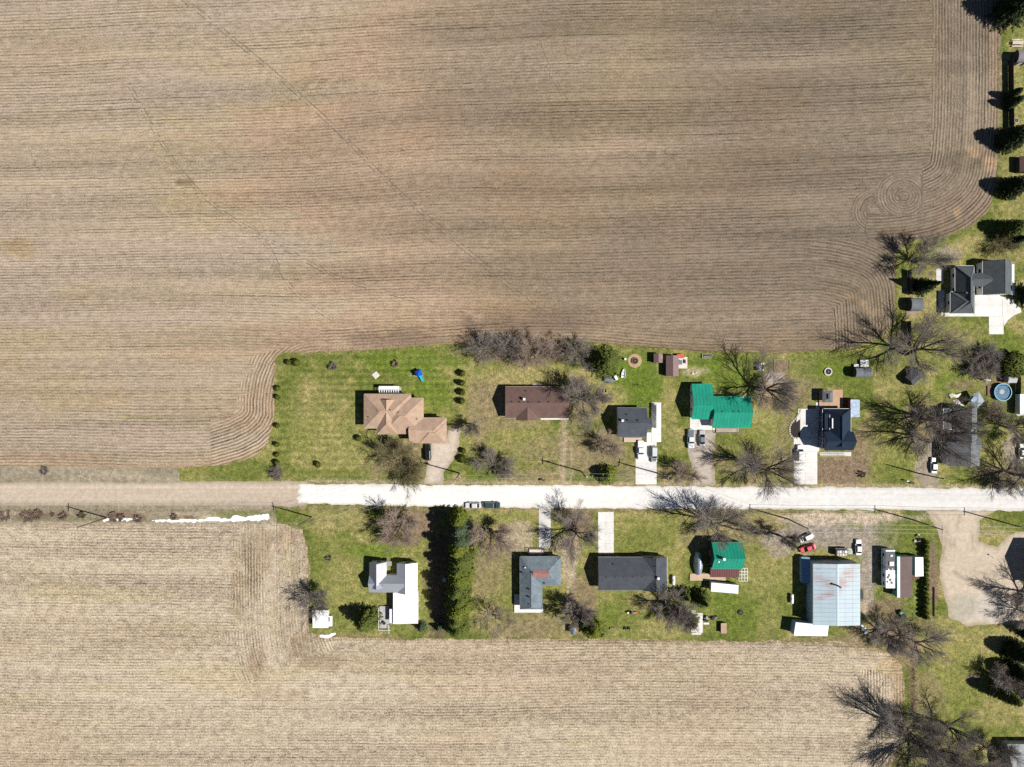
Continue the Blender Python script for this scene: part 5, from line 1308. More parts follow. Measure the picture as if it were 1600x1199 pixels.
# buildings cut by the frame
h = House('dark_gable_barn', 'tall barn just beyond the photo edge shading the gravel yard', 1660, 885, cat='barn')
h.gable((1624, 852, 1700, 920), 5.0, 3.2, 'x', SH_GREY, W_GREY, gutter=False)
h = House('edge_bungalow', 'pale grey-roofed building cut by the photo corner beyond the bare trees', 1620, 1185)
h.gable((1574, 1163, 1690, 1225), 3.0, 2.0, 'x', mat('pale_flat_roof', (.33, .34, .36), .6, .08, .5), W_GREY, gutter=False)

# ---- mobile home beside the camper
h = House('mobile_home', 'brown-roofed mobile home with a green and white edge, behind the camper', 1414, 902)
x0, y0, x1, y1 = h.rect((1402, 870, 1425.5, 934), 3.1)
h.part('wall', MB().box(x0 + .05, y0 + .05, .4, x1 - .05, y1 - .05, 2.98), mat('sea_green_siding', (.05, .30, .20), .6, .08, .6))
h.part('skirting', MB().box(x0 + .15, y0 + .15, 0, x1 - .15, y1 - .15, .395), M_DARK)
h.part('roof', MB().loft([[(x0 + .85, y0, 2.99), (x1, y0, 2.99), (x1, y1, 2.99), (x0 + .85, y1, 2.99)], [(x0 + .85, y0, 3.16), (x1, y0, 3.08), (x1, y1, 3.08), (x0 + .85, y1, 3.16)]]), MT_BROWN)
h.part('roof_edge', MB().box(x0, y0, 2.99, x0 + .845, y1, 3.12), mat('mint_white_paint', (.74, .80, .77), .5, .05, .8))
h.openings((x0 + .05, y0 + .05, x1 - .05, y1 - .05), 'WN', 3.0, .4, 'W')
h.part('annex', MB().box(x1 + .01, y0 + 5.2, 0, x1 + 2.6, y0 + 7.6, 2.1), mat('brown_red_sheet', (.15, .075, .06), .8, .2, 1))
# ------------------------------------------------------------------ vehicles
M_CGLASS = mat('car_glass', (0.012, 0.015, 0.02), 0.05, 0.05, 0.5, spec=0.7)
M_LAMPW = mat('headlight_lens', (0.7, 0.7, 0.7), 0.15, 0.05, 1)
M_LAMPR = mat('tail_light_lens', (0.35, 0.01, 0.01), 0.2, 0.05, 1)
M_RIM = mat('wheel_rim', (0.45, 0.45, 0.46), 0.35, 0.1, 1, metal=0.7)
def paint(name, col, rough=0.28):
    if name in _MC: return _MC[name]
    m, nt, b = newmat(name)
    pos = node(nt, 'ShaderNodeTexCoord').outputs['Object']
    k = stretch(nt, noise(nt, pos, 1.5, 3), .3, .7, .93, 1.05)
    link(nt, mixc(nt, 1.0, col, comb(nt, k, k, k), 'MULTIPLY'), b.inputs['Base Color'])
    b.inputs['Roughness'].default_value = rough
    b.inputs['Coat Weight'].default_value = 0.3
    _MC[name] = m
    return m
def plan(L, Wd, r, z, nose=.9):
    """rounded outline of a car body at height z, nose narrowed"""
    pts = []
    for cx, cy, a0 in ((L / 2 - r, Wd / 2 * nose - r * .6, 0), (-L / 2 + r, Wd / 2 * .95 - r * .6, 90), (-L / 2 + r, -Wd / 2 * .95 + r * .6, 180), (L / 2 - r, -Wd / 2 * nose + r * .6, 270)):
        for k in range(4):
            t = math.radians(a0 + 30 * k)
            pts.append((cx + r * math.cos(t), cy + r * .6 * math.sin(t), z))
    # waist points so that the flanks bulge
    return pts[:4] + [(0.3, Wd / 2, z)] + pts[4:8] + pts[8:12] + [(0.3, -Wd / 2, z)] + pts[12:]
TYRE = MB().loft([[(.33 * rr * math.cos(a * .3927), y, .33 * rr * math.sin(a * .3927)) for a in range(16)] for rr, y in ((.86, -.11), (1, -.08), (1, .08), (.86, .11))]).mesh('tyre')
RIM = MB().loft([[(.22 * math.cos(a * .5236), y, .22 * math.sin(a * .5236)) for a in range(12)] for y in (-.12, .12)]).mesh('rim')
TYRE.materials.append(M_RUBBER); RIM.materials.append(M_RIM)
KIND = {  # L, W, hood height, belt, roof, cabin base x0..x1, cabin top x0..x1
    'sedan': (4.7, 1.84, .86, .95, 1.45, -1.75, 1.15, -1.05, .35),
    'hatch': (4.3, 1.80, .88, .97, 1.48, -1.95, 1.15, -1.60, .40),
    'suv':   (4.8, 1.92, 1.02, 1.08, 1.74, -2.25, 1.15, -2.0, .45),
    'pickup': (5.7, 2.0, 1.10, 1.16, 1.86, -.75, 1.35, -.55, .70),
}
def vehicle(px, py, ang, kind, col, label, bedcol=None, roofcol=None, name='parked_car', cat='car', hoodcol=None, group='parked cars and pickups'):
    L, Wd, zh, zb, zr, cb0, cb1, ct0, ct1 = KIND[kind]
    T = Thing(name, label, cat, W(px, py, .7), rz=math.radians(ang), local=True, group=group)
    m = paint(*col)
    b = MB().loft([plan(L, Wd - .1, .35, .24), plan(L + .02, Wd, .42, .5), plan(L, Wd - .03, .45, .72), plan(L - .12, Wd - .16, .5, zh - .03), plan(L - .4, Wd - .36, .5, zh)])
    T.part('body', b, m, smooth=False)
    wb = Wd / 2 - .10; wt = Wd / 2 - .30
    cab = MB().loft([[(cb0, -wb, zh - .05), (cb1, -wb, zh - .05), (cb1, wb, zh - .05), (cb0, wb, zh - .05)], [(ct0, -wt, zr - .02), (ct1, -wt, zr - .02), (ct1, wt, zr - .02), (ct0, wt, zr - .02)]])
    T.part('cabin', cab, m)
    rfm = paint(*roofcol) if roofcol else m
    T.part('roof', MB().loft([[(ct0 - .06, -wt - .03, zr - .018), (ct1 + .06, -wt - .03, zr - .018), (ct1 + .06, wt + .03, zr - .018), (ct0 - .06, wt + .03, zr - .018)], [(ct0 + .05, -wt + .08, zr + .035), (ct1 - .05, -wt + .08, zr + .035), (ct1 - .05, wt - .08, zr + .035), (ct0 + .05, wt - .08, zr + .035)]]), rfm)
    def pane(nm, a, b_, c, d):
        # glass slab set 15 mm proud of a cabin face, inset from its corners
        q = [Vector(p) for p in (a, b_, c, d)]; ce = sum(q, Vector()) / 4
        n = (q[1] - q[0]).cross(q[3] - q[0]).normalized()
        if n.dot(ce - Vector((ce.x * .3, 0, zb))) < 0: n = -n
        q = [ce + (p - ce) * .9 for p in q]
        T.part(nm, MB().loft([[p - n * .01 for p in q], [p + n * .018 for p in q]]), M_CGLASS)
    z0, z1 = zh - .02, zr - .03
    pane('windshield', (cb1, -wb, z0), (cb1, wb, z0), (ct1, wt, z1), (ct1, -wt, z1))
    pane('rear_window', (cb0, -wb, z0), (cb0, wb, z0), (ct0, wt, z1), (ct0, -wt, z1))
    for s in (-1, 1):
        pane('side_window', (cb0, s * wb, z0), (cb1, s * wb, z0), (ct1, s * wt, z1), (ct0, s * wt, z1))
    if kind == 'pickup':
        bm = paint(*bedcol) if bedcol else mat('bed_cover_vinyl', (.05, .06, .07), .5, .1, 2)
        T.part('bed_cover', MB().box(-L / 2 + .2, -Wd / 2 + .18, zh + .003, cb0 - .06, Wd / 2 - .18, zh + .05), bm)
    if hoodcol:
        T.part('hood', MB().loft([[(cb1 + .12, -Wd / 2 + .3, zh + .003), (L / 2 - .5, -Wd / 2 + .42, zh + .003), (L / 2 - .5, Wd / 2 - .42, zh + .003), (cb1 + .12, Wd / 2 - .3, zh + .003)], [(cb1 + .12, -Wd / 2 + .3, zh + .03), (L / 2 - .5, -Wd / 2 + .42, zh + .02), (L / 2 - .5, Wd / 2 - .42, zh + .02), (cb1 + .12, Wd / 2 - .3, zh + .03)]]), paint(*hoodcol))
    for x in (-L * .30, L * .31):
        for s in (-1, 1):
            w = put('wheel', TYRE, None, T.e, (x, s * (Wd / 2 - .1), .33)); put('rim', RIM, None, w)
    for s in (-1, 1):
        T.part('headlight', MB().box(L / 2 - .16, s * (Wd / 2 - .42) - .16, .62, L / 2 + .02, s * (Wd / 2 - .42) + .16, .76), M_LAMPW)
        T.part('tail_light', MB().box(-L / 2 - .015, s * (Wd / 2 - .35) - .14, .66, -L / 2 + .12, s * (Wd / 2 - .35) + .14, .82), M_LAMPR)
        T.part('mirror', MB().box(cb1 - .38, s * (wb + .02), zh, cb1 - .2, s * (wb + .24), zh + .14), m)
    return T
BLACK = ('black_car_paint', (.012, .013, .016)); WHITE = ('white_car_paint', (.78, .78, .78)); SILV = ('silver_car_paint', (.42, .44, .46)); TEAL = ('dark_teal_car_paint', (.03, .065, .075))
RED = ('red_car_paint', (.50, .012, .03)); GREYC = ('grey_car_paint', (.16, .18, .20)); PALEB = ('pale_blue_white_paint', (.66, .70, .74)); SLATE = ('slate_car_paint', (.12, .15, .19))
vehicle(668.5, 707, 92, 'suv', BLACK, 'black car parked on the gravel drive of the tan house')
vehicle(739.5, 790, 180, 'sedan', ('dusty_white_paint', (.60, .61, .62)), 'white sedan parked at the road edge behind a dark teal car')
vehicle(769, 789.5, 0, 'suv', TEAL, 'dark teal car parked at the road edge beside a white sedan')
vehicle(1001, 703, -90, 'pickup', WHITE, 'white pickup nearest the tan porch on the concrete drive', bedcol=WHITE, name='parked_pickup', cat='pickup')
vehicle(1022, 710, -90, 'suv', SILV, 'silver car with dark glass on the concrete drive beside a white pickup', roofcol=('pale_silver_paint', (.6, .62, .64)), hoodcol=SLATE)
vehicle(1079.5, 686, -90, 'pickup', PALEB, 'pale pickup with a dark bed cover in front of the green-roofed garage', bedcol=SLATE, name='parked_pickup', cat='pickup')
vehicle(1097, 685, 90, 'sedan', SILV, 'silver-grey car beside the pale pickup at the green-roofed garage', roofcol=GREYC)
vehicle(1250, 708, 90, 'suv', WHITE, 'white car standing at the edge of the navy house driveway', roofcol=WHITE)
vehicle(1459.5, 727.5, 90, 'sedan', PALEB, 'pale blue-white car on the gravel drive under the big bare trees')
vehicle(1597.5, 705.5, 90, 'sedan', WHITE, 'white car cut by the photo edge beyond the grey house')
vehicle(1260, 840.5, 205, 'hatch', WHITE, 'white car with a black bonnet parked askew beside a red car', hoodcol=BLACK)
vehicle(1262, 857, 197, 'sedan', RED, 'red car parked askew in front of the pale steel barn')
vehicle(1341.5, 855.5, 90, 'sedan', WHITE, 'white sedan behind a loaded utility trailer near the barn')

# utility trailer with a load
T = Thing('utility_trailer', 'utility trailer loaded with white bags by the white sedan', 'trailer', W(1314, 861), rz=0, local=True)
T.part('bed', MB().box(-2.3, -1.05, .55, 1.6, 1.05, .66), M_DARK)
for s in (-1, 1):
    T.part('side_board', MB().box(-2.3, s * 1.05 - .04, .665, 1.6, s * 1.05 + .04, 1.15), M_DARK)
    w = put('wheel', TYRE, None, T.e, (-.2, s * 1.2, .33)); put('rim', RIM, None, w)
T.part('front_board', MB().box(-2.34, -1.0, .665, -2.26, 1.0, 1.9), M_DARK)
T.part('hitch', MB().bar((1.6, .6, .6), (2.6, 0, .55), .08, .08).bar((1.6, -.6, .6), (2.6, 0, .55), .08, .08), M_DARK)
rng = random.Random(9)
ld = Thing('bag_stack', 'double row of white bulk bags stacked on the utility trailer', 'bags', W(1316, 861), z=.66, local=True)
for i in range(4):
    for j in range(2):
        x = -1.9 + i * .78; y = -.78 + j * .85
        mb = MB().loft([[(x + .34 * sx * k, y + .38 * sy * k, z) for sx, sy in ((-1, -1), (1, -1), (1, 1), (-1, 1))] for z, k in ((0.004, .95), (.3, 1.05), (.62 + rng.uniform(0, .25), .9), (.75 + rng.uniform(0, .2), .5))])
        ld.part('bag', mb, M_WHITE if (i + j) % 3 else mat('pinkish_bag', (.55, .48, .46), .8, .1, 1))
T = Thing('ramp_sheet', 'pale grey sheet lying between the loaded trailer and the white sedan', 'sheet', W(1327, 859))
T.part('panel', MB().prism([W(1323, 857), W(1332, 857), W(1332, 866), (W(1322, 866))], .02, .1), mat('grey_green_sheet', (.42, .44, .40), .6, .1, 1))

# camper van (motorhome)
T = Thing('camper_motorhome', 'white motorhome with a dark-patched roof standing beside the barn yard', 'motorhome', W(1391.3, 889, 3.0))
x0, y1 = W(1384.2, 860, 3.05); x1, y0 = W(1398.2, 919.5, 3.05)
wallm = mat('motorhome_side_white', (.62, .66, .72), .45, .08, .6)
T.part('body', MB().box(x0, y0 + .9, .45, x1, y1, 3.0), wallm)
T.part('cab', MB().loft([[(x0 + .12, y0 - .1, .5), (x1 - .12, y0 - .1, .5), (x1 - .12, y0 + .89, .5), (x0 + .12, y0 + .89, .5)], [(x0 + .1, y0 - .1, 1.2), (x1 - .1, y0 - .1, 1.2), (x1 - .1, y0 + .89, 1.2), (x0 + .1, y0 + .89, 1.2)], [(x0 + .12, y0 + .35, 2.3), (x1 - .12, y0 + .35, 2.3), (x1 - .12, y0 + .89, 2.3), (x0 + .12, y0 + .89, 2.3)]]), wallm)
T.part('windshield', MB().bar(((x0 + x1) / 2, y0 + .0, 1.3), ((x0 + x1) / 2, y0 + .30, 2.15), 1.9, .05), M_CGLASS)
ym = y0 + (y1 - y0) * .47
T.part('roof', MB().box(x0 - .03, y0 + .05, 3.003, x1 + .03, ym, 3.09), MT_WHITE)
T.part('roof', MB().box(x0 - .03, ym + .01, 3.003, x1 + .03, y1 - .35, 3.085), mat('grey_roof_coating', (.115, .12, .13), .8, .25, 1.5), label='dark grey coated front half of the roof')
T.part('roof_edge', MB().box(x0 - .03, y1 - .34, 3.003, x1 + .03, y1 + .02, 3.085), MT_WHITE)
for px, py, w, d, hh in ((1393, 868.5, .35, .35, .22), (1393, 881, .62, .85, .32), (1388.5, 890, .22, .25, .15), (1394.5, 889.5, .2, .2, .15)):
    x, y = W(px, py, 3.2); T.part('air_vent', MB().box(x - w, y - d / 1.4, 3.09, x + w, y + d / 1.4, 3.09 + hh), M_WHITE)
for px, py in ((1387.5, 903), (1391, 906), (1393.5, 911), (1389, 899), (1386.5, 909)):
    x, y = W(px, py, 3.1); T.part('roof_patch', MB().prism([(x + random.uniform(.25, .55) * math.cos(a * .8976), y + random.uniform(.3, .7) * math.sin(a * .8976)) for a in range(7)], 3.093, 3.105), mat('lichen_patch', (.18, .18, .16), .9, .3, 2))
for py in (867, 899, 912):
    y = W(0, py, 2)[1]; T.part('window', MB().box(x0 - .03, y - .5, 1.5, x0 - .003, y + .5, 2.2), M_CGLASS)
T.part('door', MB().box(x0 - .035, W(0, 886, 2)[1] - .45, .6, x0 - .003, W(0, 886, 2)[1] + .45, 2.4), mat('teal_grey_door', (.2, .28, .3), .5, .1, 1))
T.part('stripe', MB().box(x0 - .02, y0 + 3.2, 1.0, x0 - .003, y1 - .4, 1.4), mat('teal_stripe', (.1, .25, .28), .5, .1, 1))
for y in (y0 + .9, y1 - 2.6):
    for x in (x0 + .1, x1 - .1):
        w = put('wheel', TYRE, None, T.e, (x - T.o[0], y - T.o[1], .33), R90); put('rim', RIM, None, w)

# green garden tractor
T = Thing('garden_tractor', 'small green and white garden tractor beside the mobile home', 'tractor', W(1408.5, 960), rz=math.radians(-52), local=True)
g_ = paint('tractor_green', (.015, .30, .17))
T.part('hood', MB().loft([[(-.2, -.42, .5), (1.5, -.36, .45), (1.5, .36, .45), (-.2, .42, .5)], [(-.2, -.42, 1.0), (1.35, -.3, .9), (1.35, .3, .9), (-.2, .42, 1.0)], [(0, -.25, 1.1), (1.1, -.18, 1.0), (1.1, .18, 1.0), (0, .25, 1.1)]]), g_)
T.part('hood_panel', MB().loft([[(.75, -.2, 1.052), (1.3, -.2, .98), (1.3, .2, .98), (.75, .2, 1.052)], [(.75, -.2, 1.10), (1.3, -.2, 1.03), (1.3, .2, 1.03), (.75, .2, 1.10)]]), M_WHITE)
T.part('rear_body', MB().box(-1.3, -.5, .45, -.21, .5, .8), g_)
T.part('seat', MB().box(-1.1, -.28, .803, -.55, .28, .95).box(-1.2, -.28, .803, -1.101, .28, 1.35), M_WHITE)
T.part('steering_wheel', MB().tube([(-.3 + .2 * math.cos(a * .5236), .2 * math.sin(a * .5236), 1.25) for a in range(13)], .03, 5), M_DARK)
for x, r in ((-.85, 1.35), (1.05, .9)):
    for s in (-1, 1):
        w = put('wheel', TYRE, None, T.e, (x, s * .62, .33 * r)); w.scale = (r, 1.3, r); put('rim', RIM, None, w)
T.part('mower_deck', MB().cyl(.1, 0, .15, .4, .6, 10), g_)

def mower(label, px, py, ang, col):
    T = Thing('riding_mower', label, 'lawn mower', W(px, py), rz=math.radians(ang), local=True)
    T.part('hood', MB().loft([[(0, -.32, .4), (.85, -.26, .4), (.85, .26, .4), (0, .32, .4)], [(0, -.3, .85), (.75, -.22, .75), (.75, .22, .75), (0, .3, .85)]]), col)
    T.part('seat', MB().box(-.7, -.26, .5, -.25, .26, .62).box(-.8, -.26, .5, -.701, .26, 1.0), M_DARK)
    T.part('mower_deck', MB().cyl(0, 0, .12, .32, .58, 10), col)
    T.part('chassis', MB().box(-.8, -.22, .33, 0, .22, .49), M_DARK)
    for x, r in ((-.6, .9), (.65, .65)):
        for s in (-1, 1):
            w = put('wheel', TYRE, None, T.e, (x, s * .48, .33 * r)); w.scale = (r, .9, r); put('rim', RIM, None, w)
mower('grey riding mower on a small slab, nearer the L-shaped white slab', 1103, 966, 80, mat('mower_grey', (.30, .31, .33), .5, .2, 1))
mower('dark riding mower with white edge, farther from the white slab', 1115.5, 965, 10, mat('mower_dark', (.10, .11, .12), .5, .2, 1))
slabs('concrete_pad', [(1099, 973, 1108, 976)], 'tiny white slab beneath the grey riding mower', size=1.7)

# ------------------------------------------------------------------ propane tanks
def tank(label, px, py):
    T = Thing('propane_tank', label, 'gas tank', W(px, py, .8), rz=R90, local=True)
    rings = []
    for x, r in ((-1.45, .12), (-1.38, .32), (-1.2, .46), (1.2, .46), (1.38, .32), (1.45, .12)):
        rings.append([(x, r * math.cos(a * .5236), .75 + r * math.sin(a * .5236)) for a in range(12)])
    T.part('tank_shell', MB().loft(rings), M_WHITE, smooth=False)
    T.part('dome', MB().cyl(0, 0, 1.2, 1.42, .2, 8), M_STEEL)
    for x in (-.9, .9): T.part('leg', MB().box(x - .08, -.3, 0, x + .08, .3, .36), M_DARK)
tank('white propane tank on the lawn beside the long charcoal-roofed house', 1052.5, 907)
tank('white propane tank in the shadow beside the steel barn', 1237.6, 936)

# ------------------------------------------------------------------ utility poles and lines
POLE_H = 14.6
TOPS = {}
def pole(key, label, px, py, ang, xf=False, h=POLE_H, arm=True):
    x, y = W(px, py)
    T = Thing('utility_pole', label, 'utility pole', (x, y), rz=math.radians(ang), local=True, group='wooden utility poles along the road')
    T.part('shaft', MB().tube([(0, 0, 0), (0, 0, h * .5), (0, 0, h)], [.21, .18, .14], 8), M_POLE)
    ends = [(0, 0, h + .1)]
    if arm:
        T.part('crossarm', MB().box(-.07, -1.2, h - .55, .07, 1.2, h - .4), M_WOOD)
        for s in (-1.1, 1.1, 0.01):
            T.part('insulator', MB().cyl(0, s, h - .4 if s != .01 else h, h - .1 if s != .01 else h + .25, .07, 6), mat('porcelain', (.6, .6, .6), .3, .05, 1))
        ends = [(0, -1.1, h - .1), (0, .02, h + .25), (0, 1.1, h - .1)]
    else:
        T.part('insulator', MB().cyl(0, 0, h, h + .25, .07, 6), mat('porcelain', (.6, .6, .6), .3, .05, 1))
        ends = [(0, 0, h + .25), (0, .12, h - .8), (0, -.12, h - 1.6)]
    if xf:
        T.part('transformer', MB().cyl(.35, 0, h - 2.6, h - 1.5, .26, 10), M_STEEL)
    a = math.radians(ang)
    TOPS[key] = [(x + p[0] * math.cos(a) - p[1] * math.sin(a), y + p[0] * math.sin(a) + p[1] * math.cos(a), p[2]) for p in ends]
pole('a', 'westernmost utility pole, in the weedy ditch by the gravel road', 167, 809, 0)
pole('b', 'utility pole at the corner of the stubble field near the pale road end', 487, 808, 10)
pole('c', 'utility pole beside the gravel drive of the tan house', 718, 739.5, 20, xf=True)
pole('d', 'utility pole next to the round evergreen by the dirt track', 908, 736.5, 0, xf=True)
pole('e', 'utility pole at the edge of the concrete drive of the charcoal house', 1027.5, 739.5, -12)
pole('f', 'utility pole south of the road near the parked red car', 1231, 811, -10)
pole('g', 'utility pole by the corner of the gravel yard, hedge behind', 1427, 812.5, 0)
pole('h', 'easternmost utility pole, on the far side of the gravel yard', 1567, 816, 0)
pole('i', 'short service pole on the north verge opposite the barn yard', 1436, 740, 0, h=12, arm=False)
M_WIRE = mat('aluminium_wire', (.62, .62, .62), .4, .05, 1)
def span(label, A, B, sag=1.0, rad=.02):
    c = [(a + b) / 2 for a, b in zip(A[0], B[0])]
    T = Thing('power_line', label, 'power line', (c[0], c[1]), z=0)
    for p, q in zip(A, B):
        pts = [tuple(p[k] + (q[k] - p[k]) * t - (4 * sag * t * (1 - t) if k == 2 else 0) for k in range(3)) for t in [i / 12 for i in range(13)]]
        T.part('wire', MB().tube(pts, rad, 4), M_WIRE)
ed = [(p[0] + 60, p[1] - 1, p[2]) for p in TOPS['h']]
wd = [(p[0] - 60, p[1], p[2]) for p in TOPS['a']]
for lab, a, b in (('three overhead wires across the western ditch beyond the last pole', wd, TOPS['a']), ('three overhead wires between the two poles along the gravel road', TOPS['a'], TOPS['b']), ('overhead wires crossing the pale road toward the tan house pole', TOPS['b'], TOPS['c']),
                  ('overhead wires along the front of the brown bungalow', TOPS['c'], TOPS['d']), ('overhead wires between the round evergreen and the concrete drive', TOPS['d'], TOPS['e']), ('overhead wires crossing the road slantwise toward the barn side', TOPS['e'], TOPS['f']),
                  ('bright overhead wires in front of the barn and the camper', TOPS['f'], TOPS['g']), ('bright overhead wires above the mouth of the gravel yard', TOPS['g'], TOPS['h']), ('overhead wires running out past the easternmost pole', TOPS['h'], ed)):
    span(lab, a, b, rad=.034 if 'bright' in lab else .014)

# ------------------------------------------------------------------ fences
def fence(label, pts, h=1.5, m=None, panel=2.4):
    q = [W(*p) for p in pts]
    T = Thing('board_fence', label, 'fence', q[0])
    m = m or mat('black_stained_board', (.03, .027, .027), .8, .2, 1.0)
    for a, b in zip(q[:-1], q[1:]):
        L = math.hypot(b[0] - a[0], b[1] - a[1]); n = max(1, round(L / panel))
        for i in range(n):
            p0 = [a[k] + (b[k] - a[k]) * i / n for k in (0, 1)]; p1 = [a[k] + (b[k] - a[k]) * (i + 1) / n for k in (0, 1)]
            T.part('post', MB().box(p0[0] - .06, p0[1] - .06, 0, p0[0] + .06, p0[1] + .06, h + .1), m)
            nb = 8; dx = (p1[0] - p0[0]); dy = (p1[1] - p0[1])
            for k in range(nb):
                t0 = (k + .01) / nb; t1 = (k + .99) / nb
                T.part('board', MB().bar((p0[0] + dx * t0, p0[1] + dy * t0, h / 2 + .03), (p0[0] + dx * t1, p0[1] + dy * t1, h / 2 + .03), .03, h - .04 + .05 * (k % 2)), m)
            T.part('rail', MB().bar((p0[0] + .05, p0[1], h * .8), (p1[0] + .05, p1[1], h * .8), .05, .1), m)
    return T
fence('long dark board fence along the east edge of the tilled field', [(1575, 97), (1576.5, 210)], 2.3)
fence('dark fence panel crossed by the spruce shadow, north of the grey shed', [(1418, 423), (1418.5, 461)], 2.2)
fence('dark fence panel between the grey round-roofed shed and the biggest bare tree', [(1417, 503), (1417.5, 541)], 2.2)
fence('dark fence running south from the small pale shed by the pool', [(1587, 588), (1587, 645)], 2.2)
fence('low timber edging fence beside the cedar hedge', [(1459, 918), (1459, 963)], .5, M_WOOD)

# ------------------------------------------------------------------ garden things
def fire_ring(label, px, py, r, m, n=14, pad=None):
    T = Thing('fire_ring', label, 'fire pit', W(px, py))
    x, y = W(px, py)
    if pad: T.part('pad', MB().cyl(x, y, -.02, .04, r * 2.0, 16), pad)
    for i in range(n):
        a0 = 6.2832 * i / n + .02; a1 = 6.2832 * (i + 1) / n - .02
        T.part('block', MB().prism([(x + q * math.cos(a), y + q * math.sin(a)) for q, a in ((r * .72, a0), (r, a0), (r, a1), (r * .72, a1))], .0, .38), m)
    T.part('ash', MB().cyl(x, y, .0, .12, r * .70, 12), mat('ash_black', (.03, .028, .027), .95, .3, 2))
    for k in range(3):
        T.part('log', MB().bar((x - .4 * math.cos(k), y - .4 * math.sin(k), .18 + .06 * k), (x + .4 * math.cos(k), y + .4 * math.sin(k), .2 + .06 * k), .12, .12), mat('charred_log', (.2, .18, .17), .9, .3, 2))
fire_ring('brown fire ring on a tan pad near the two mauve sheds', 992, 564, 1.05, mat('brown_block', (.22, .12, .08), .9, .2, 1), pad=mat('tan_gravel', (.42, .30, .17), .95, .2, 1))
fire_ring('pale concrete fire ring on the lawn behind the navy house', 1293.5, 581, 1.2, M_CONC_G)
fire_ring('small tan fire ring near the long dark fence', 1587, 189, .8, mat('tan_block', (.42, .35, .28), .9, .2, 1), 10)
fire_ring('dark burnt-out fire ring on the lawn south of the green cottage', 1157, 957, .75, mat('dark_block', (.07, .065, .06), .9, .2, 1), 10)

T = Thing('raised_planter', 'grey timber raised bed at the field edge behind the green-roofed garage', 'planter', W(1104, 556.5))
x0, y1 = W(1096.5, 553.2); x1, y0 = W(1112, 559.8)
for a in ((x0, y0, x1, y0 + .12), (x0, y1 - .12, x1, y1), (x0, y0 + .121, x0 + .12, y1 - .121), (x1 - .12, y0 + .121, x1, y1 - .121)):
    T.part('side_board', MB().box(a[0], a[1], 0, a[2], a[3], .45), M_DECKG)
T.part('soil', MB().box(x0 + .121, y0 + .121, 0, x1 - .121, y1 - .121, .33), mat('planter_soil', (.07, .052, .04), .95, .3, 2))
T.part('trellis', MB().bar((x0 + .4, y0 + .4, .5), (x1 - .3, y0 + .55, .6), .14, .06), M_DECKG)

# play mats & slab east of the big mauve shed
slabs('concrete_pad', [(1060, 558, 1074, 576)], 'pale slab with play mats beside the larger mauve shed', size=2.4, m=mat('pink_slab', (.66, .58, .52), .85, .1, .6))
for lab, r, m_, z in (('orange-red canopy of the play corner beside the larger mauve shed', (1058, 553.5, 1069, 560), mat('orange_red_fabric', (.55, .12, .06), .7, .1, 1), 1.3),
                      ('dark blue-grey lid between the mauve shed and the pale slab', (1059, 563, 1066, 570), mat('blue_grey_lid', (.13, .16, .21), .5, .1, 1), .7),
                      ('black low bench on the pale slab by the mauve shed', (1069, 562, 1071.5, 568), M_DARK, .45)):
    nm = 'shade_canopy' if 'canopy' in lab else ('storage_box' if 'lid' in lab else 'garden_bench')
    T = House(nm, lab, (r[0] + r[2]) / 2, (r[1] + r[3]) / 2, cat={'shade_canopy': 'canopy', 'storage_box': 'storage box', 'garden_bench': 'bench'}[nm])
    x0, y0, x1, y1 = T.rect(r, z)
    T.part('top', MB().box(x0, y0, z - .06, x1, y1, z), m_)
    if nm == 'storage_box': T.part('box_body', MB().box(x0 + .06, y0 + .06, 0, x1 - .06, y1 - .06, z - .065), M_DARK)
    else:
        for x in (x0 + .08, x1 - .08):
            for y in (y0 + .08, y1 - .08): T.part('leg', MB().box(x - .04, y - .04, 0 if nm != 'garden_bench' else .06, x + .04, y + .04, z - .065), M_STEEL)

# playset on the tan house lawn
T = Thing('climbing_frame', 'blue plastic playset with slide on the mown lawn behind the tan house', 'playset', W(656, 584), rz=math.radians(-65), local=True)
bl = mat('play_blue', (.01, .10, .55), .4, .08, 1); tl = mat('play_teal', (.03, .40, .45), .4, .08, 1)
for x in (-.8, .5):
    for y in (-.7, .7): T.part('post', MB().box(x - .06, y - .06, 0, x + .06, y + .06, 2.0), M_WOOD)
T.part('platform', MB().box(-.8, -.7, 1.1, .5, .7, 1.2), M_WOOD)
T.part('roof', MB().add([(-1.05, -.95, 2.0), (.75, -.95, 2.0), (.75, .95, 2.0), (-1.05, .95, 2.0), (-.15, 0, 2.8)], [(0, 1, 4), (1, 2, 4), (2, 3, 4), (3, 0, 4), (3, 2, 1, 0)]), bl)
T.part('slide', MB().bar((.5, 0, 1.2), (2.4, 0, .15), .7, .08).bar((.5, .38, 1.3), (2.4, .38, .25), .07, .25).bar((.5, -.38, 1.3), (2.4, -.38, .25), .07, .25), tl)
T.part('ladder', MB().bar((-.8, .4, 1.2), (-1.4, .4, 0), .08, .08).bar((-.8, -.4, 1.2), (-1.4, -.4, 0), .08, .08).box(-1.1, -.4, .5, -1.0, .4, .58), mat('play_red', (.55, .05, .04), .5, .1, 1))
# square pad
T = Thing('square_platform', 'whitish square wooden platform lying diagonally on the tan house lawn', 'platform', W(587.5, 586.5), rz=math.radians(40), local=True)
for i in range(6): T.part('board', MB().box(-.85, -.85 + i * .285, .12, .85, -.85 + i * .285 + .27, .2), mat('whitewashed_board', (.66, .60, .56), .8, .1, 1))
T.part('frame', MB().box(-.8, -.8, 0, .8, -.7, .118).box(-.8, .7, 0, .8, .8, .118), M_WOOD)
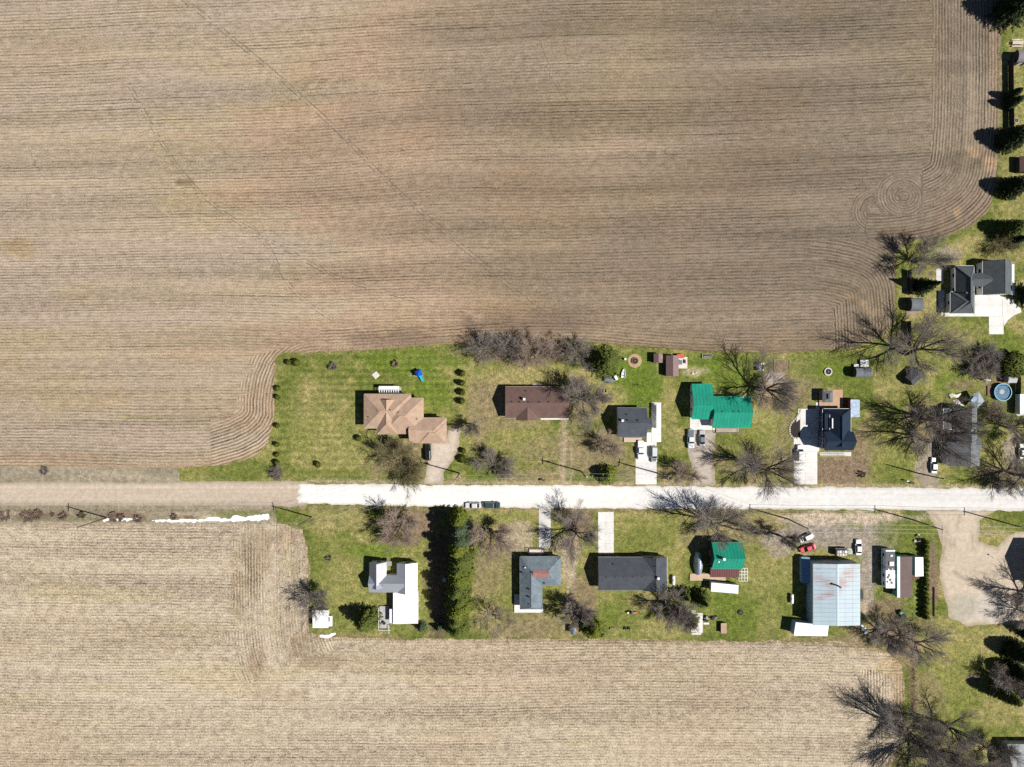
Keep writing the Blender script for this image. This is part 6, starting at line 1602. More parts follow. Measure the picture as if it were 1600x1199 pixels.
# swing
T = Thing('garden_swing', 'small white A-frame garden swing west of the round pool', 'swing', W(1536, 594), rz=math.radians(-8), local=True)
for s in (-1.1, 1.1):
    T.part('leg', MB().bar((s, -.9, 0), (s * .95, 0, 2.0), .09, .09), M_WHITE); T.part('leg', MB().bar((s, .9, 0), (s * .95, 0, 2.0), .09, .09), M_WHITE)
T.part('top_beam', MB().bar((-1.15, 0, 2.0), (1.15, 0, 2.0), .22, .16), M_WHITE)
T.part('seat', MB().box(-.7, -.25, .5, .7, .25, .58).box(-.7, .251, .5, .7, .32, 1.05), M_BROWNW)
for s in (-.65, .65): T.part('chain', MB().bar((s, 0, .58), (s, 0, 1.95), .03, .03), M_STEEL)
# small odds and ends
def chair(label, px, py, rz, col, group=None):
    T = Thing('garden_chair', label, 'chair', W(px, py), rz=rz, local=True, group=group)
    T.part('seat', MB().box(-.32, -.32, .4, .32, .32, .47), col); T.part('backrest', MB().bar((-.32, 0, .47), (-.5, 0, 1.05), .64, .05, (0, 1, 0)), col)
    for x in (-.27, .27):
        for y in (-.27, .27): T.part('leg', MB().box(x - .035, y - .035, 0, x + .035, y + .035, .395), col)
chair('white garden chair by the cedar hedge, north of the white-roofed trailer', 1436.5, 844.5, .2, M_WHITE)
chair('tan garden chair on the lawn west of the white chair by the hedge', 1429, 845, 3.0, mat('tan_plastic', (.5, .42, .34), .5, .1, 1))
chair('weathered garden chair nearest the power lines, north of the white chair', 1434, 836, 1.2, mat('weathered_plastic', (.42, .38, .3), .6, .1, 1))
chair('dark garden chair at the stubble edge, west one of the close pair', 977.5, 981, R90, M_DARK)
chair('dark garden chair at the stubble edge, east one of the close pair', 983, 981, R90, M_DARK)
T = Thing('garden_bench', 'grey-brown slatted bench alone near the stubble edge', 'bench', W(957, 982), local=True)
for i in range(4): T.part('slat', MB().box(-.75, -.36 + i * .19, .4, .75, -.22 + i * .19, .45), M_WOOD)
for s in (-.6, .6): T.part('leg', MB().box(s - .05, -.35, 0, s + .05, .35, .398), M_BROWNW)
T = Thing('kettle_grill', 'dark barbecue grill with side trays behind the long charcoal house', 'grill', W(985, 956.5), local=True)
T.part('bowl', MB().loft([[(.5 * k * math.cos(a * .5236), .4 * k * math.sin(a * .5236), z) for a in range(12)] for z, k in ((.6, .5), (.8, 1), (1.0, 1), (1.2, .6), (1.25, .1))]), M_DARK)
for x in (-.35, .35):
    for y in (-.25, .25): T.part('leg', MB().bar((x, y, 0), (x * .7, y * .7, .75), .05, .05), M_DARK)
T.part('tray', MB().box(.5, -.25, .82, 1.0, .25, .86), mat('blue_tray', (.12, .2, .42), .5, .1, 1)); T.part('tray', MB().box(-1.0, -.25, .82, -.5, .25, .86), M_WHITE)
T = Thing('toy_wagon', 'small orange-red toy wagon beside the dark barbecue grill', 'toy', W(993, 957), local=True)
T.part('tub', MB().box(-.45, -.28, .25, .45, .28, .5), mat('orange_plastic', (.6, .13, .04), .5, .1, 1))
for x in (-.3, .3):
    for s in (-.3, .3): T.part('wheel', MB().loft([[(x + .13 * math.cos(a * .7854), s + y, .13 + .13 * math.sin(a * .7854)) for a in range(8)] for y in (-.03, .03)]), M_RUBBER)
# things under the big evergreen
T = Thing('row_boat', 'small white boat beside the big evergreen behind the charcoal house', 'boat', W(974, 584), rz=math.radians(82), local=True)
rg = []
for x, w, z0 in ((-1.3, .5, .1), (-.6, .62, .05), (.4, .6, .05), (1.1, .36, .12), (1.5, .05, .3)):
    rg.append([(x, -w, .55), (x, -w * .7, z0), (x, w * .7, z0), (x, w, .55), (x, w * .85, .55), (x, w * .6, z0 + .1), (x, -w * .6, z0 + .1), (x, -w * .85, .55)])
T.part('hull', MB().loft(rg), M_WHITE)
for x in (-.5, .4): T.part('thwart', MB().box(x - .14, -.5, .38, x + .14, .5, .43), mat('boat_blue', (.10, .14, .25), .5, .1, 1))
T = Thing('covered_trailer', 'grey tarp-covered low trailer beside the big evergreen', 'trailer', W(951, 594), rz=math.radians(-12), local=True)
T.part('bed', MB().box(-1.6, -.7, .45, 1.2, .7, .55), M_DARK)
T.part('tarp_cover', MB().loft([[(-1.65, -.75, .552), (1.25, -.75, .552), (1.25, .75, .552), (-1.65, .75, .552)], [(-1.3, -.45, 1.05), (.9, -.4, .9), (.9, .45, 1.0), (-1.3, .4, .95)]]), mat('grey_tarp', (.16, .17, .19), .6, .2, 2, bmp=.05))
for s in (-1, 1):
    w = put('wheel', TYRE, None, T.e, (-.2, s * .85, .33)); put('rim', RIM, None, w)
T.part('hitch', MB().bar((1.2, 0, .5), (2.0, .15, .45), .08, .08), M_STEEL)
T = Thing('white_cabinet', 'white discarded cabinet standing at the end of the tarp-covered trailer', 'cabinet', W(962, 590.5), rz=.5, local=True)
T.part('body', MB().box(-.4, -.7, 0, .4, .7, .9), M_WHITE); T.part('door', MB().box(-.42, -.6, .1, -.402, .6, .8), M_TRIM)
T = Thing('white_barrel', 'white barrel at the foot of the big evergreen near the fire ring', 'barrel', W(976.5, 561.5), local=True)
T.part('drum', MB().cyl(0, 0, 0, .85, .32, 12), M_WHITE); T.part('lid', MB().cyl(0, 0, .851, .9, .34, 12), M_WHITE)
T = Thing('bicycle_frame_heap', 'dark heap of bicycles on the lawn behind the charcoal house', 'bicycles', W(995, 602), local=True)
for k, (x, y, a) in enumerate(((-.7, 0, .2), (.2, .25, .9), (.75, -.1, -.3))):
    r = .36
    T.part('wheel', MB().tube([(x + r * math.cos(q * .524) * math.cos(a), y + r * math.cos(q * .524) * math.sin(a) + .25 * math.sin(q * .524), .36 + r * .8 * math.sin(q * .524)) for q in range(13)], .035, 5), M_DARK)
T.part('frame', MB().tube([(-.7, 0, .36), (-.1, .1, .75), (.2, .25, .36), (.75, -.1, .36), (.4, .1, .85)], .035, 5), M_DARK)
T = Thing('wood_crate', 'weathered open crate at the wood edge near the brown bungalow', 'crate', W(945, 611), local=True)
for a in ((-.5, -.5, .5, -.42), (-.5, .42, .5, .5), (-.5, -.418, -.42, .418), (.42, -.418, .5, .418)): T.part('side_board', MB().box(a[0], a[1], 0, a[2], a[3], .6), M_WOOD)
T.part('bottom', MB().box(-.418, -.418, 0, .418, .418, .1), M_WOOD)
for lab, px, py, r in (('pale boulder on the sandy patch behind the green-roofed garage, larger', 1082, 584, .55), ('pale boulder on the sandy patch behind the green-roofed garage, smaller', 1087.5, 582.5, .4)):
    rr = random.Random(int(px))
    rings = [[(r * k * rr.uniform(.8, 1.1) * math.cos(a * .7854), r * k * rr.uniform(.7, 1) * math.sin(a * .7854), z * r) for a in range(8)] for z, k in ((0, .9), (.3, 1), (.6, .8), (.8, .35))]
    o = put('boulder', MB().loft(rings).mesh('boulder'), mat('pale_boulder', (.55, .52, .45), .9, .15, 1.5), None, (*W(px, py), 0)); o['label'] = lab; o['category'] = 'boulder'
T = Thing('small_greenhouse', 'little silver arched greenhouse with a dark opening behind the green-roofed house', 'greenhouse', W(1187, 573.5), local=True)
arc = [(1.0 * math.cos(t), .9 + .8 * math.sin(t)) for t in [i * math.pi / 8 for i in range(9)]]
T.part('shell', MB().extr([(1.0, 0)] + arc + [(-1.0, 0)], 'y', -1.1, 1.1), mat('silver_film', (.52, .56, .60), .35, .15, 1.5))
T.part('opening', MB().loft([[(.25, -.7, 1.66), (.85, -.75, 1.38), (.85, .6, 1.38), (.25, .75, 1.66)], [(.3, -.7, 1.72), (.9, -.75, 1.42), (.9, .6, 1.42), (.3, .75, 1.72)]]), M_DARK)
T.part('chimney_pipe', MB().cyl(-.3, 1.3, 0, 1.6, .12, 8), M_DARK)
T = Thing('timber_edging', 'square of low timber edging round a bare garden bed', 'edging', W(1222, 571), local=True)
for a in ((-2.4, 1.7, 2.3, 1.85), (-2.5, -1.9, -2.35, 1.695), (2.1, -1.9, 2.25, 1.695)): T.part('sleeper', MB().box(a[0], a[1], 0, a[2], a[3], .18), M_WOOD)
T = Thing('mailbox', 'white-topped mailbox on a post by the north road edge', 'mailbox', W(1415, 751), local=True)
T.part('post', MB().box(-.06, -.06, 0, .06, .06, 1.05), M_WOOD); T.part('letter_box', MB().loft([[(-.35, .2 * math.cos(t), 1.06 + .2 + .2 * math.sin(t)) for t in [i * .7854 for i in range(8)]], [(.35, .2 * math.cos(t), 1.06 + .2 + .2 * math.sin(t)) for t in [i * .7854 for i in range(8)]]]), M_WHITE)
T = Thing('newspaper_box', 'black wheeled bin lying on the verge next to the mailbox', 'bin', W(1424, 754.5), rz=-.2, local=True)
T.part('bin_body', MB().loft([[(-.6, -.25, .02), (-.6, .25, .02), (-.6, .25, .5), (-.6, -.25, .5)], [(.5, -.32, .0), (.5, .32, .0), (.5, .32, .62), (.5, -.32, .62)]]), M_DARK); T.part('lid', MB().box(.502, -.34, .0, .56, .34, .66), M_DARK)
T = Thing('mailbox', 'dark mailbox on a crooked post before the brown bungalow', 'mailbox', W(849, 750), rz=.3, local=True)
T.part('post', MB().box(-.06, -.06, 0, .06, .06, 1.05), M_WOOD); T.part('letter_box', MB().box(-.5, -.22, 1.053, .5, .22, 1.45), M_BROWNW)
T = Thing('picnic_table', 'pale picnic table at the photo corner north of the dark shed', 'table', W(1588, 68.5), local=True)
for i in range(4): T.part('board', MB().box(-1.6, -.5 + i * .25, .72, 1.6, -.28 + i * .25, .77), mat('pale_table_board', (.62, .53, .45), .8, .12, 1))
for s in (-1, 1):
    T.part('bench', MB().box(-1.6, s * .95 - .18, .42, 1.6, s * .95 + .18, .47), mat('pale_table_board', (0, 0, 0)))
    T.part('leg', MB().bar((s * 1.1, -.95, 0.01), (s * 1.1, .95, .715), .08, .08).bar((s * 1.1, .95, .01), (s * 1.1, -.95, .715), .08, .08), M_WOOD)
for k, (px, py) in enumerate(((1349, 983), (1352, 988), (1347, 978))):
    T = Thing('scrap_sheet', ('bent white scrap sheet behind the barn, largest of three', 'small white scrap sheet farthest from the barn corner', 'white scrap panel nearest the barn corner')[k], 'scrap', W(px, py), rz=.4 * k, local=True)
    T.part('sheet_panel', MB().loft([[(-.7 + .2 * k, -.5, .1), (.7 - .2 * k, -.5, .3), (.7 - .2 * k, .4, .1), (-.7 + .2 * k, .4, .25)], [(-.7 + .2 * k, -.5, .14), (.7 - .2 * k, -.5, .34), (.7 - .2 * k, .4, .14), (-.7 + .2 * k, .4, .29)]]), M_WHITE)
    T.part('block', MB().box(-.3, -.3, 0, .3, .3, .1), M_WOOD)
T = Thing('ladder_rack', 'dark ladder rack leaning along the east wall of the steel barn', 'rack', W(1346.5, 929))
x, y = W(1346, 929)
for s in (-.25, .25): T.part('rail', MB().bar((x + s, y - 1.8, .4), (x + s, y + 1.8, .5), .08, .1), M_DARK)
for i in range(8): T.part('rung', MB().bar((x - .25, y - 1.6 + i * .45, .5), (x + .25, y - 1.6 + i * .45, .5), .05, .05), M_DARK)
T.part('stand', MB().box(x - .2, y - 1.2, 0, x + .2, y + 1.2, .38), M_DARK)
T = Thing('fallen_log', 'pale fallen log pieces on the gravel yard near the barn shadow', 'log', W(1549, 869), rz=-.5, local=True)
T.part('trunk', MB().tube([(-1.0, 0, .22), (0, .1, .22), (1.0, 0, .22)], .22, 8), mat('pale_log', (.6, .56, .5), .9, .2, 2))
# ------------------------------------------------------------------ trees
def prisms(P0, P1, R0, R1, n=3):
    """many tapered n-sided sticks at once"""
    P0 = np.asarray(P0, float); P1 = np.asarray(P1, float)
    d = P1 - P0; L = np.linalg.norm(d, axis=1, keepdims=True) + 1e-9; d = d / L
    up = np.where(np.abs(d[:, 2:3]) < .9, np.array([[0, 0, 1.0]]), np.array([[1.0, 0, 0]]))
    a = np.cross(d, up); a /= np.linalg.norm(a, axis=1, keepdims=True); b = np.cross(a, d)
    k = len(P0); V = np.empty((k, 2, n, 3))
    for i in range(n):
        t = 2 * math.pi * i / n; o = a * math.cos(t) + b * math.sin(t)
        V[:, 0, i] = P0 + o * np.asarray(R0)[:, None]; V[:, 1, i] = P1 + o * np.asarray(R1)[:, None]
    base = (np.arange(k) * 2 * n)[:, None]
    F = []
    for i in range(n):
        j = (i + 1) % n
        F.append(np.concatenate([base + i, base + j, base + n + j, base + n + i], 1))
    return V.reshape(-1, 3), np.concatenate(F, 0)

BARK = {
    'grey': (mat('grey_bark', (.17, .14, .125), .9, .25, 1.0), mat('grey_twigs', (.265, .228, .20), .9, .22, .4)),
    'dark': (mat('dark_bark', (.075, .062, .055), .9, .25, 1.0), mat('dark_twigs', (.205, .178, .160), .9, .22, .4)),
    'tan': (mat('tan_bark', (.17, .13, .10), .9, .25, 1.0), mat('tan_twigs', (.36, .28, .225), .9, .2, .4)),
    'olive': (mat('olive_bark', (.10, .085, .05), .9, .25, 1.0), mat('olive_twigs', (.20, .175, .085), .9, .22, .4)),
    'pale': (mat('pale_bark', (.36, .31, .25), .9, .2, 1.0), mat('pale_twigs', (.30, .25, .20), .9, .2, .4)),
}
def bare_tree(px, py, h, r, label, style='grey', form='spread', seed=None, dens=1.0, name='bare_tree', cat='tree', twig=1.0, group=None):
    if h > 5: h *= 1.12; twig *= 1.15
    rng = random.Random(seed if seed is not None else int(px * 7 + py * 13))
    seg = [[], []]       # 0 trunk and limbs, 1 crown of branches and twigs
    up = Vector((0, 0, 1))
    def rnd():
        return Vector((rng.gauss(0, 1), rng.gauss(0, 1), rng.gauss(0, 1)))
    def perp(d):
        q = d.cross(rnd())
        return q.normalized() if q.length > 1e-4 else Vector((1, 0, 0))
    def grow(p, d, L, r0, lev):
        n = (4, 5, 3, 2, 1)[lev]
        r1 = r0 * (.55 if lev < 3 else .5)
        kids = []
        for i in range(n):
            o = Vector((p.x, p.y, 0)); o = o.normalized() if o.length > .3 else o
            d = (d + rnd() * (.05, .10, .09, .10, .08)[lev] + up * (.05, .06, .04, .03, .02)[lev] + o * (0, .0, .06, .10, .10)[lev]).normalized()
            q = p + d * (L / n)
            a, b = r0 + (r1 - r0) * i / n, r0 + (r1 - r0) * (i + 1) / n
            seg[0 if lev <= 1 and a > .05 else 1].append((p, q, a, b))
            kids.append((p, q, d, b))
            p = q
        if lev >= 4: return
        nk = (6, 8, 6.4, 6.2)[lev] * dens
        nk = int(nk) + (rng.random() < nk - int(nk))
        if lev == 0: nk = {'spread': 6, 'round': 7, 'oval': 6, 'multi': 7, 'sparse': 4}[form]
        for k in range(nk):
            t = (({1: .18, 2: .12, 3: .10}[lev]) + ({1: .82, 2: .86, 3: .85}[lev]) * (k + rng.random()) / nk) if lev else (.62 + .38 * (k + 1) / nk)
            i = min(n - 1, int(t * n)); a, b, dd, rr = kids[i]
            s = a + (b - a) * (t * n - i if t * n - i <= 1 else 1)
            az = 2.4 * k + rng.uniform(-.5, .5)
            q = perp(dd)
            if lev == 0:
                q = Vector((math.cos(az), math.sin(az), 0))
            ang = math.radians({0: {'spread': 52, 'round': 44, 'oval': 30, 'multi': 50, 'sparse': 46}[form], 1: 38, 2: 38, 3: 36}[lev] + rng.uniform(-12, 12))
            nd = (dd * math.cos(ang) + q * math.sin(ang)).normalized()
            ln = L * {0: rng.uniform(1.15, 1.75), 1: rng.uniform(.45, .70), 2: rng.uniform(.50, .72), 3: rng.uniform(.60, .95)}[lev] * (1.0 if lev == 0 else 1.2 - .5 * t)
            grow(s, nd, ln, max(r1 * .80 if lev == 0 else rr * rng.uniform(.45, .62), .013 * twig), lev + 1)
        if lev in (1, 2):   # leader keeps on
            grow(p, d, L * .55, r1 * .8, lev + 1)
    tr = (.040 if form == 'spread' else .026) * h + .06
    if form == 'multi':
        for k in range(6):
            a = k * 1.05 + rng.uniform(-.3, .3); t = rng.uniform(.12, .55)
            grow(Vector((.35 * math.cos(a), .35 * math.sin(a), 0)), Vector((math.sin(t) * math.cos(a), math.sin(t) * math.sin(a), math.cos(t))), h * .5, tr * .42, 1)
    else:
        grow(Vector((0, 0, -.1)), (up + rnd() * .04).normalized(), h * {'spread': .24, 'round': .22, 'oval': .30, 'sparse': .30}[form], tr, 0)
    # fit the crown to the wanted height and radius
    E = np.array([s[1] for s in seg[1]]); rad = np.hypot(E[:, 0], E[:, 1])
    r = r * (1.14 if form == 'spread' else 1.05); kr = r / np.percentile(rad, 94); kz = h / np.percentile(E[:, 2], 99.5)
    K = np.array([kr, kr, kz])
    T = Thing(name, label, cat, W(px, py), local=True, group=group)
    mats = BARK[style]
    for gi, nm in ((0, 'trunk'), (1, 'crown')):
        if not seg[gi]: continue
        P0 = np.array([s[0] for s in seg[gi]]) * K; P1 = np.array([s[1] for s in seg[gi]]) * K
        R0 = np.maximum([s[2] for s in seg[gi]], .020 * twig); R1 = np.maximum([s[3] for s in seg[gi]], .014 * twig)
        V, F = prisms(P0, P1, R0, R1, 6 if gi == 0 else 3)
        put(nm, fast_mesh(nm, V, F, smooth=(gi == 0)), mats[gi], T.e)
    return T

def leafquads(C, N, size, rng):
    """leaf-sized faces at centres C lying roughly across direction N"""
    k = len(C)
    t = rng.normal(size=(k, 3)); t -= (t * N).sum(1, keepdims=True) * N * .6
    t /= np.linalg.norm(t, axis=1, keepdims=True) + 1e-9
    b = np.cross(N, t); b /= np.linalg.norm(b, axis=1, keepdims=True) + 1e-9
    s = size * rng.uniform(.6, 1.3, (k, 1))
    V = np.stack([C - t * s, C + b * s * .55, C + t * s, C - b * s * .55], 1).reshape(-1, 3)
    F = (np.arange(k) * 4)[:, None] + np.arange(4)[None, :]
    return V, F
def leaf_mat(name, dark, lite, scale=.9):
    if name in _MC: return _MC[name]
    m, nt, b = newmat(name)
    pos = node(nt, 'ShaderNodeTexCoord').outputs['Object']
    n = stretch(nt, noise(nt, pos, scale, 4, .65), .35, .65)
    geo = node(nt, 'ShaderNodeNewGeometry')
    k = mth(nt, 'MULTIPLY_ADD', geo.outputs['Random Per Island'], .45, mth(nt, 'MULTIPLY', n, .55))
    link(nt, mixc(nt, k, dark, lite), b.inputs['Base Color'])
    b.inputs['Roughness'].default_value = .75
    b.inputs['Specular IOR Level'].default_value = .15
    _MC[name] = m
    return m
LEAF = {'spruce': leaf_mat('spruce_needles', (.046, .064, .015), (.160, .190, .036)), 'bright': leaf_mat('yellow_green_needles', (.066, .088, .013), (.205, .235, .030)),
        'dark': leaf_mat('dark_needles', (.016, .028, .012), (.050, .068, .020)), 'bush': leaf_mat('bush_leaves', (.060, .078, .014), (.170, .185, .032)), 'blue': leaf_mat('blue_green_needles', (.040, .060, .030), (.110, .145, .075))}
def conifer_mesh(h, r, seed, power=.9, base=.06, whorl=.38, droop=.22, rag=.22):
    rng = np.random.default_rng(seed)
    C = []; N = []; Z = []
    sticks0 = []; sticks1 = []
    z = h * base
    while z < h * .985:
        f = (z - h * base) / (h * (1 - base)); R = r * (1 - f) ** power
        nb = max(5, int(6 + 9 * R / r))
        a0 = rng.uniform(0, 6.28)
        for k in range(nb):
            a = a0 + 6.2832 * k / nb + rng.normal(0, .12); L = R * rng.uniform(1 - rag * 1.6, 1 + rag)
            if L < .12: L = .12
            dx, dy = math.cos(a), math.sin(a)
            sticks0.append((0, 0, z + .1)); sticks1.append((dx * L, dy * L, z - droop * L + .12))
            m = max(2, int(L / .26))
            for i in range(m):
                t = (i + .6) / m; w = (1 - t) * .32 * L * .7 + .12
                for s in (-1, 0, 1):
                    o = rng.uniform(.4, 1) * w * s
                    C.append((dx * L * t - dy * o + rng.normal(0, .05), dy * L * t + dx * o + rng.normal(0, .05), z - droop * L * t + rng.normal(0, .07) + .1 - abs(o) * .2))
                    N.append((dx * .5 + rng.normal(0, .35), dy * .5 + rng.normal(0, .35), 1))
        z += whorl * (.7 + .5 * (1 - f))
    C = np.array(C); N = np.array(N); N /= np.linalg.norm(N, axis=1, keepdims=True)
    V, F = leafquads(C, N, .25, rng)
    crown = fast_mesh('crown', V, F)
    V2, F2 = prisms(sticks0, sticks1, np.full(len(sticks0), .03), np.full(len(sticks0), .01), 3)
    limbs = fast_mesh('branches', V2, F2)
    tv = MB().tube([(0, 0, 0), (0, 0, h * .5), (0, 0, h * .97)], [.025 * h * .6 + .05, .02 * h * .5, .02], 7).mesh('trunk')
    return tv, limbs, crown
_CON = {}
def conifer(px, py, h, r, label, leaf='spruce', power=.9, name='spruce_tree', variant=0, group=None, droop=.22, rag=.22, cat='tree'):
    if name == 'cedar_tree': rag, droop = .07, .05
    key = (variant, leaf, power, droop, rag, round(r / h, 1))
    if key not in _CON:
        me = conifer_mesh(h, r, 11 + variant * 7 + len(_CON), power, droop=droop, rag=rag)
        me[0].materials.append(BARK['dark'][0]); me[1].materials.append(BARK['dark'][0]); me[2].materials.append(LEAF[leaf])
        _CON[key] = (me, h, r)
    me, h0, r0 = _CON[key]
    T = Thing(name, label, cat, W(px, py), rz=random.uniform(0, 6.28), local=True, group=group)
    T.e.scale = (r / r0, r / r0, h / h0)
    t = put('trunk', me[0], None, T.e); put('branches', me[1], None, t, kind='stuff'); put('crown', me[2], None, T.e)
    return T
def bush_mesh(seed, n=900, flat=1.0, lump=.25, size=.13, hole=0.0):
    rng = np.random.default_rng(seed)
    u = rng.normal(size=(n, 3)); u /= np.linalg.norm(u, axis=1, keepdims=True)
    k = 1 + lump * (vnoise(u[:, 0] * 2 + 9, u[:, 1] * 2 + u[:, 2] * 2 + 5, seed % 8) - .5) * 2
    rr = rng.uniform(.62, 1.02, (n, 1)) ** .5
    C = u * rr * k[:, None]; C[:, 2] = C[:, 2] * .5 + .5
    V, F = leafquads(C, u + 0, size, rng)
    return fast_mesh('foliage', V, F)
_BUSH = {}
def bush(px, py, w, h, label, leaf='bush', name='evergreen_bush', cat='bush', variant=0, group=None, size=.13, n=900, dy=None):
    key = (leaf, variant, size, n)
    if key not in _BUSH:
        me = bush_mesh(3 + variant * 5, n, size=size); me.materials.append(LEAF[leaf])
        st = MB().tube([(0, 0, 0), (0, 0, .5)], [.05, .03], 6).mesh('stem'); st.materials.append(BARK['dark'][0])
        _BUSH[key] = (me, st)
    me, st = _BUSH[key]
    T = Thing(name, label, cat, W(px, py), rz=random.uniform(0, 6.28) if dy is None else 0, local=True, group=group)
    T.e.scale = (w, dy or w, h)
    put('stem', st, None, T.e); put('foliage', me, None, T.e)
    return T

# ---- bare trees
B = bare_tree
B(630, 720, 9.4, 7.6, 'round bare tree beside the black car on the tan house drive', 'olive', 'round', dens=1.12, twig=1.2)
B(773, 726, 5.2, 5.8, 'low wide bare tree on the front lawn of the brown bungalow', 'grey', 'round', dens=1.0, twig=1.1)
B(739, 663.5, 7.5, 3.2, 'small bare tree at the corner between the tan house garage and the brown bungalow', 'grey', 'oval', dens=.85)
B(762, 545, 7.0, 5.2, 'bare tree at the west end of the thicket behind the brown bungalow', 'grey', 'multi', dens=1.0, twig=1.1)
B(832, 552, 7.4, 6.0, 'bare tree in the middle of the thicket behind the brown bungalow', 'tan', 'multi', dens=1.02, twig=1.1)
B(797, 543, 6.4, 4.8, 'bare tree squeezed between two others in the thicket behind the bungalow', 'grey', 'multi', dens=1.0, twig=1.1)
B(868, 546, 5.6, 4.2, 'low bare tree filling the thicket gap behind the bungalow roof ridge', 'tan', 'multi', dens=.95, twig=1.1)
B(902, 552, 7.0, 5.0, 'bare tree of the thicket touching the big dark evergreen', 'grey', 'multi', dens=1.0, twig=1.1)
B(908, 624, 10.0, 7.2, 'purplish bare tree overhanging the east end of the brown bungalow', 'grey', 'round', dens=1.1, twig=1.2)
B(951, 697, 8.0, 4.4, 'bare tree between the dirt track and the charcoal house porch', 'tan', 'oval', dens=.9)
B(1066, 738, 6.5, 4.4, 'bare tree on the verge between the concrete drive and the gravel drive', 'tan', 'round', dens=.95)
B(1187, 609, 13.0, 8.2, 'tall bare tree with long limbs behind the green-roofed house', 'dark', 'spread', dens=.98, twig=1.15)
B(1189, 731, 12.5, 8.8, 'large bare tree whose crown hangs over the road beside the white driveway', 'dark', 'spread', dens=1.0, twig=1.15)
B(1415, 553, 15.5, 10.5, 'largest bare tree at the field corner beside a dark fence panel', 'dark', 'spread', dens=1.02, twig=1.2)
B(1430, 410, 10.5, 6.8, 'bare tree at the field edge west of the green-grey hipped house', 'grey', 'round', dens=1.0, twig=1.15)
B(1446, 655, 15.0, 8.2, 'tall bare tree west of the grey house, nearer the askew shed', 'dark', 'spread', dens=.95, twig=1.15)
B(1447, 690, 15.0, 8.4, 'tall bare tree west of the grey house, nearer the parked pale car', 'dark', 'spread', dens=.98, twig=1.15, seed=71)
B(1573, 668, 9.5, 5.4, 'dark bare tree south of the round pool', 'dark', 'round', dens=1.0, twig=1.15)
B(1586, 742, 12.0, 8.0, 'bare tree with long low limbs in front of the grey house, beside the road', 'dark', 'spread', dens=.9, twig=1.15)
B(1560, 750, 5.0, 4.0, 'smaller bare tree at the road edge below the long-limbed one', 'grey', 'round', dens=.9)
B(629, 819, 9.5, 6.0, 'round brownish bare tree on the front lawn west of the spruce row', 'tan', 'round', dens=1.1, twig=1.2)
B(496, 933, 9.0, 4.8, 'lone bare tree at the stubble edge north of the white hut', 'dark', 'oval', dens=.95, twig=1.1)
B(768, 828, 10.0, 6.4, 'reddish-grey bare tree between the spruce row and the road cars', 'tan', 'spread', dens=.95, twig=1.15)
B(775, 962, 8.5, 5.2, 'pale thin bare tree behind the L-shaped blue-grey house', 'pale', 'sparse', dens=.8)
B(899, 830, 10.0, 7.0, 'wide bare tree between the grey concrete walk and the white driveway', 'grey', 'spread', dens=1.05, twig=1.15)
B(899, 948, 8.5, 4.6, 'dense purplish bare tree south-east of the L-shaped house', 'grey', 'round', dens=1.15, twig=1.25)
B(1040, 943, 8.5, 5.8, 'bare tree leaning behind the long charcoal-roofed house', 'grey', 'spread', dens=1.0, twig=1.1)
B(1062, 958, 7.5, 4.2, 'dense dark bare tree beside the evergreens at the white slab', 'dark', 'round', dens=1.1, twig=1.2)
B(1111, 816, 14.0, 8.0, 'large bare tree spreading over the green cottage roof and the road edge', 'grey', 'spread', dens=1.05, twig=1.2)
B(1216, 836, 11.0, 3.2, 'slim bare tree beside the white and red parked cars', 'dark', 'oval', dens=.9)
B(1376, 984, 8.5, 5.2, 'wide twiggy bare tree beside the green garden tractor', 'grey', 'spread', dens=1.05, twig=1.1)
B(1421, 998, 10.5, 6.6, 'bare tree at the stubble corner south of the mobile home', 'grey', 'spread', dens=.95, twig=1.1)
B(1402, 1128, 15, 9.4, 'bare tree on the stubble edge, northernmost of the big southern group', 'dark', 'spread', dens=.95, twig=1.2)
B(1440, 1160, 16.0, 10.6, 'biggest bare tree of the southern group, limbs over the stubble', 'dark', 'spread', dens=1.0, twig=1.2)
B(1468, 1128, 12.0, 7.2, 'bare tree of the southern group standing farthest onto the lawn', 'dark', 'spread', dens=.9, twig=1.15)
B(1478, 1190, 13.0, 8.4, 'bare tree of the southern group nearest the photo bottom', 'dark', 'spread', dens=.95, twig=1.2)
B(1548, 1170, 8.0, 5.0, 'small bare tree before the pale-roofed corner building', 'dark', 'round', dens=.95)
B(1546, 1052, 7.0, 4.2, 'small bare tree west of the dark evergreen clump', 'grey', 'oval', dens=.85)
B(1566, 1062, 7.0, 4.0, 'greyish bare tree among the dark evergreens', 'grey', 'round', dens=1.0)
B(1606, 926, 11.0, 7.4, 'bare tree at the photo edge south of the barn shadow', 'grey', 'spread', dens=.95, twig=1.1)
B(1598, 955, 8.5, 5.4, 'lower bare tree at the photo edge beside the gravel yard', 'grey', 'round', dens=.9)
B(1531, 568, 4.6, 5.2, 'wide dark lilac thicket north of the round pool', 'dark', 'multi', dens=1.15, name='lilac_thicket', cat='shrub', twig=1.6)
bush(1577, 569, 4.9, 4.6, 'broad olive-green evergreen shrub beside the dark lilac thicket', leaf='spruce', name='evergreen_shrub', cat='shrub', variant=1, size=.11, n=3200, dy=3.6)
B(1545, 640, 5.0, 3.2, 'small reddish shrub tree between the pavilion and the pool', 'tan', 'multi', dens=.9, name='bare_shrub', cat='shrub')
B(1560, 383, 5.0, 4.6, 'low greyish shrub on the lawn north of the green-grey house', 'olive', 'multi', dens=.95, name='bare_shrub', cat='shrub')
B(522, 572.5, 1.6, 1.35, 'small grey leafless shrub on the tan house lawn, western of two', 'grey', 'multi', dens=.9, name='bare_shrub', cat='shrub')
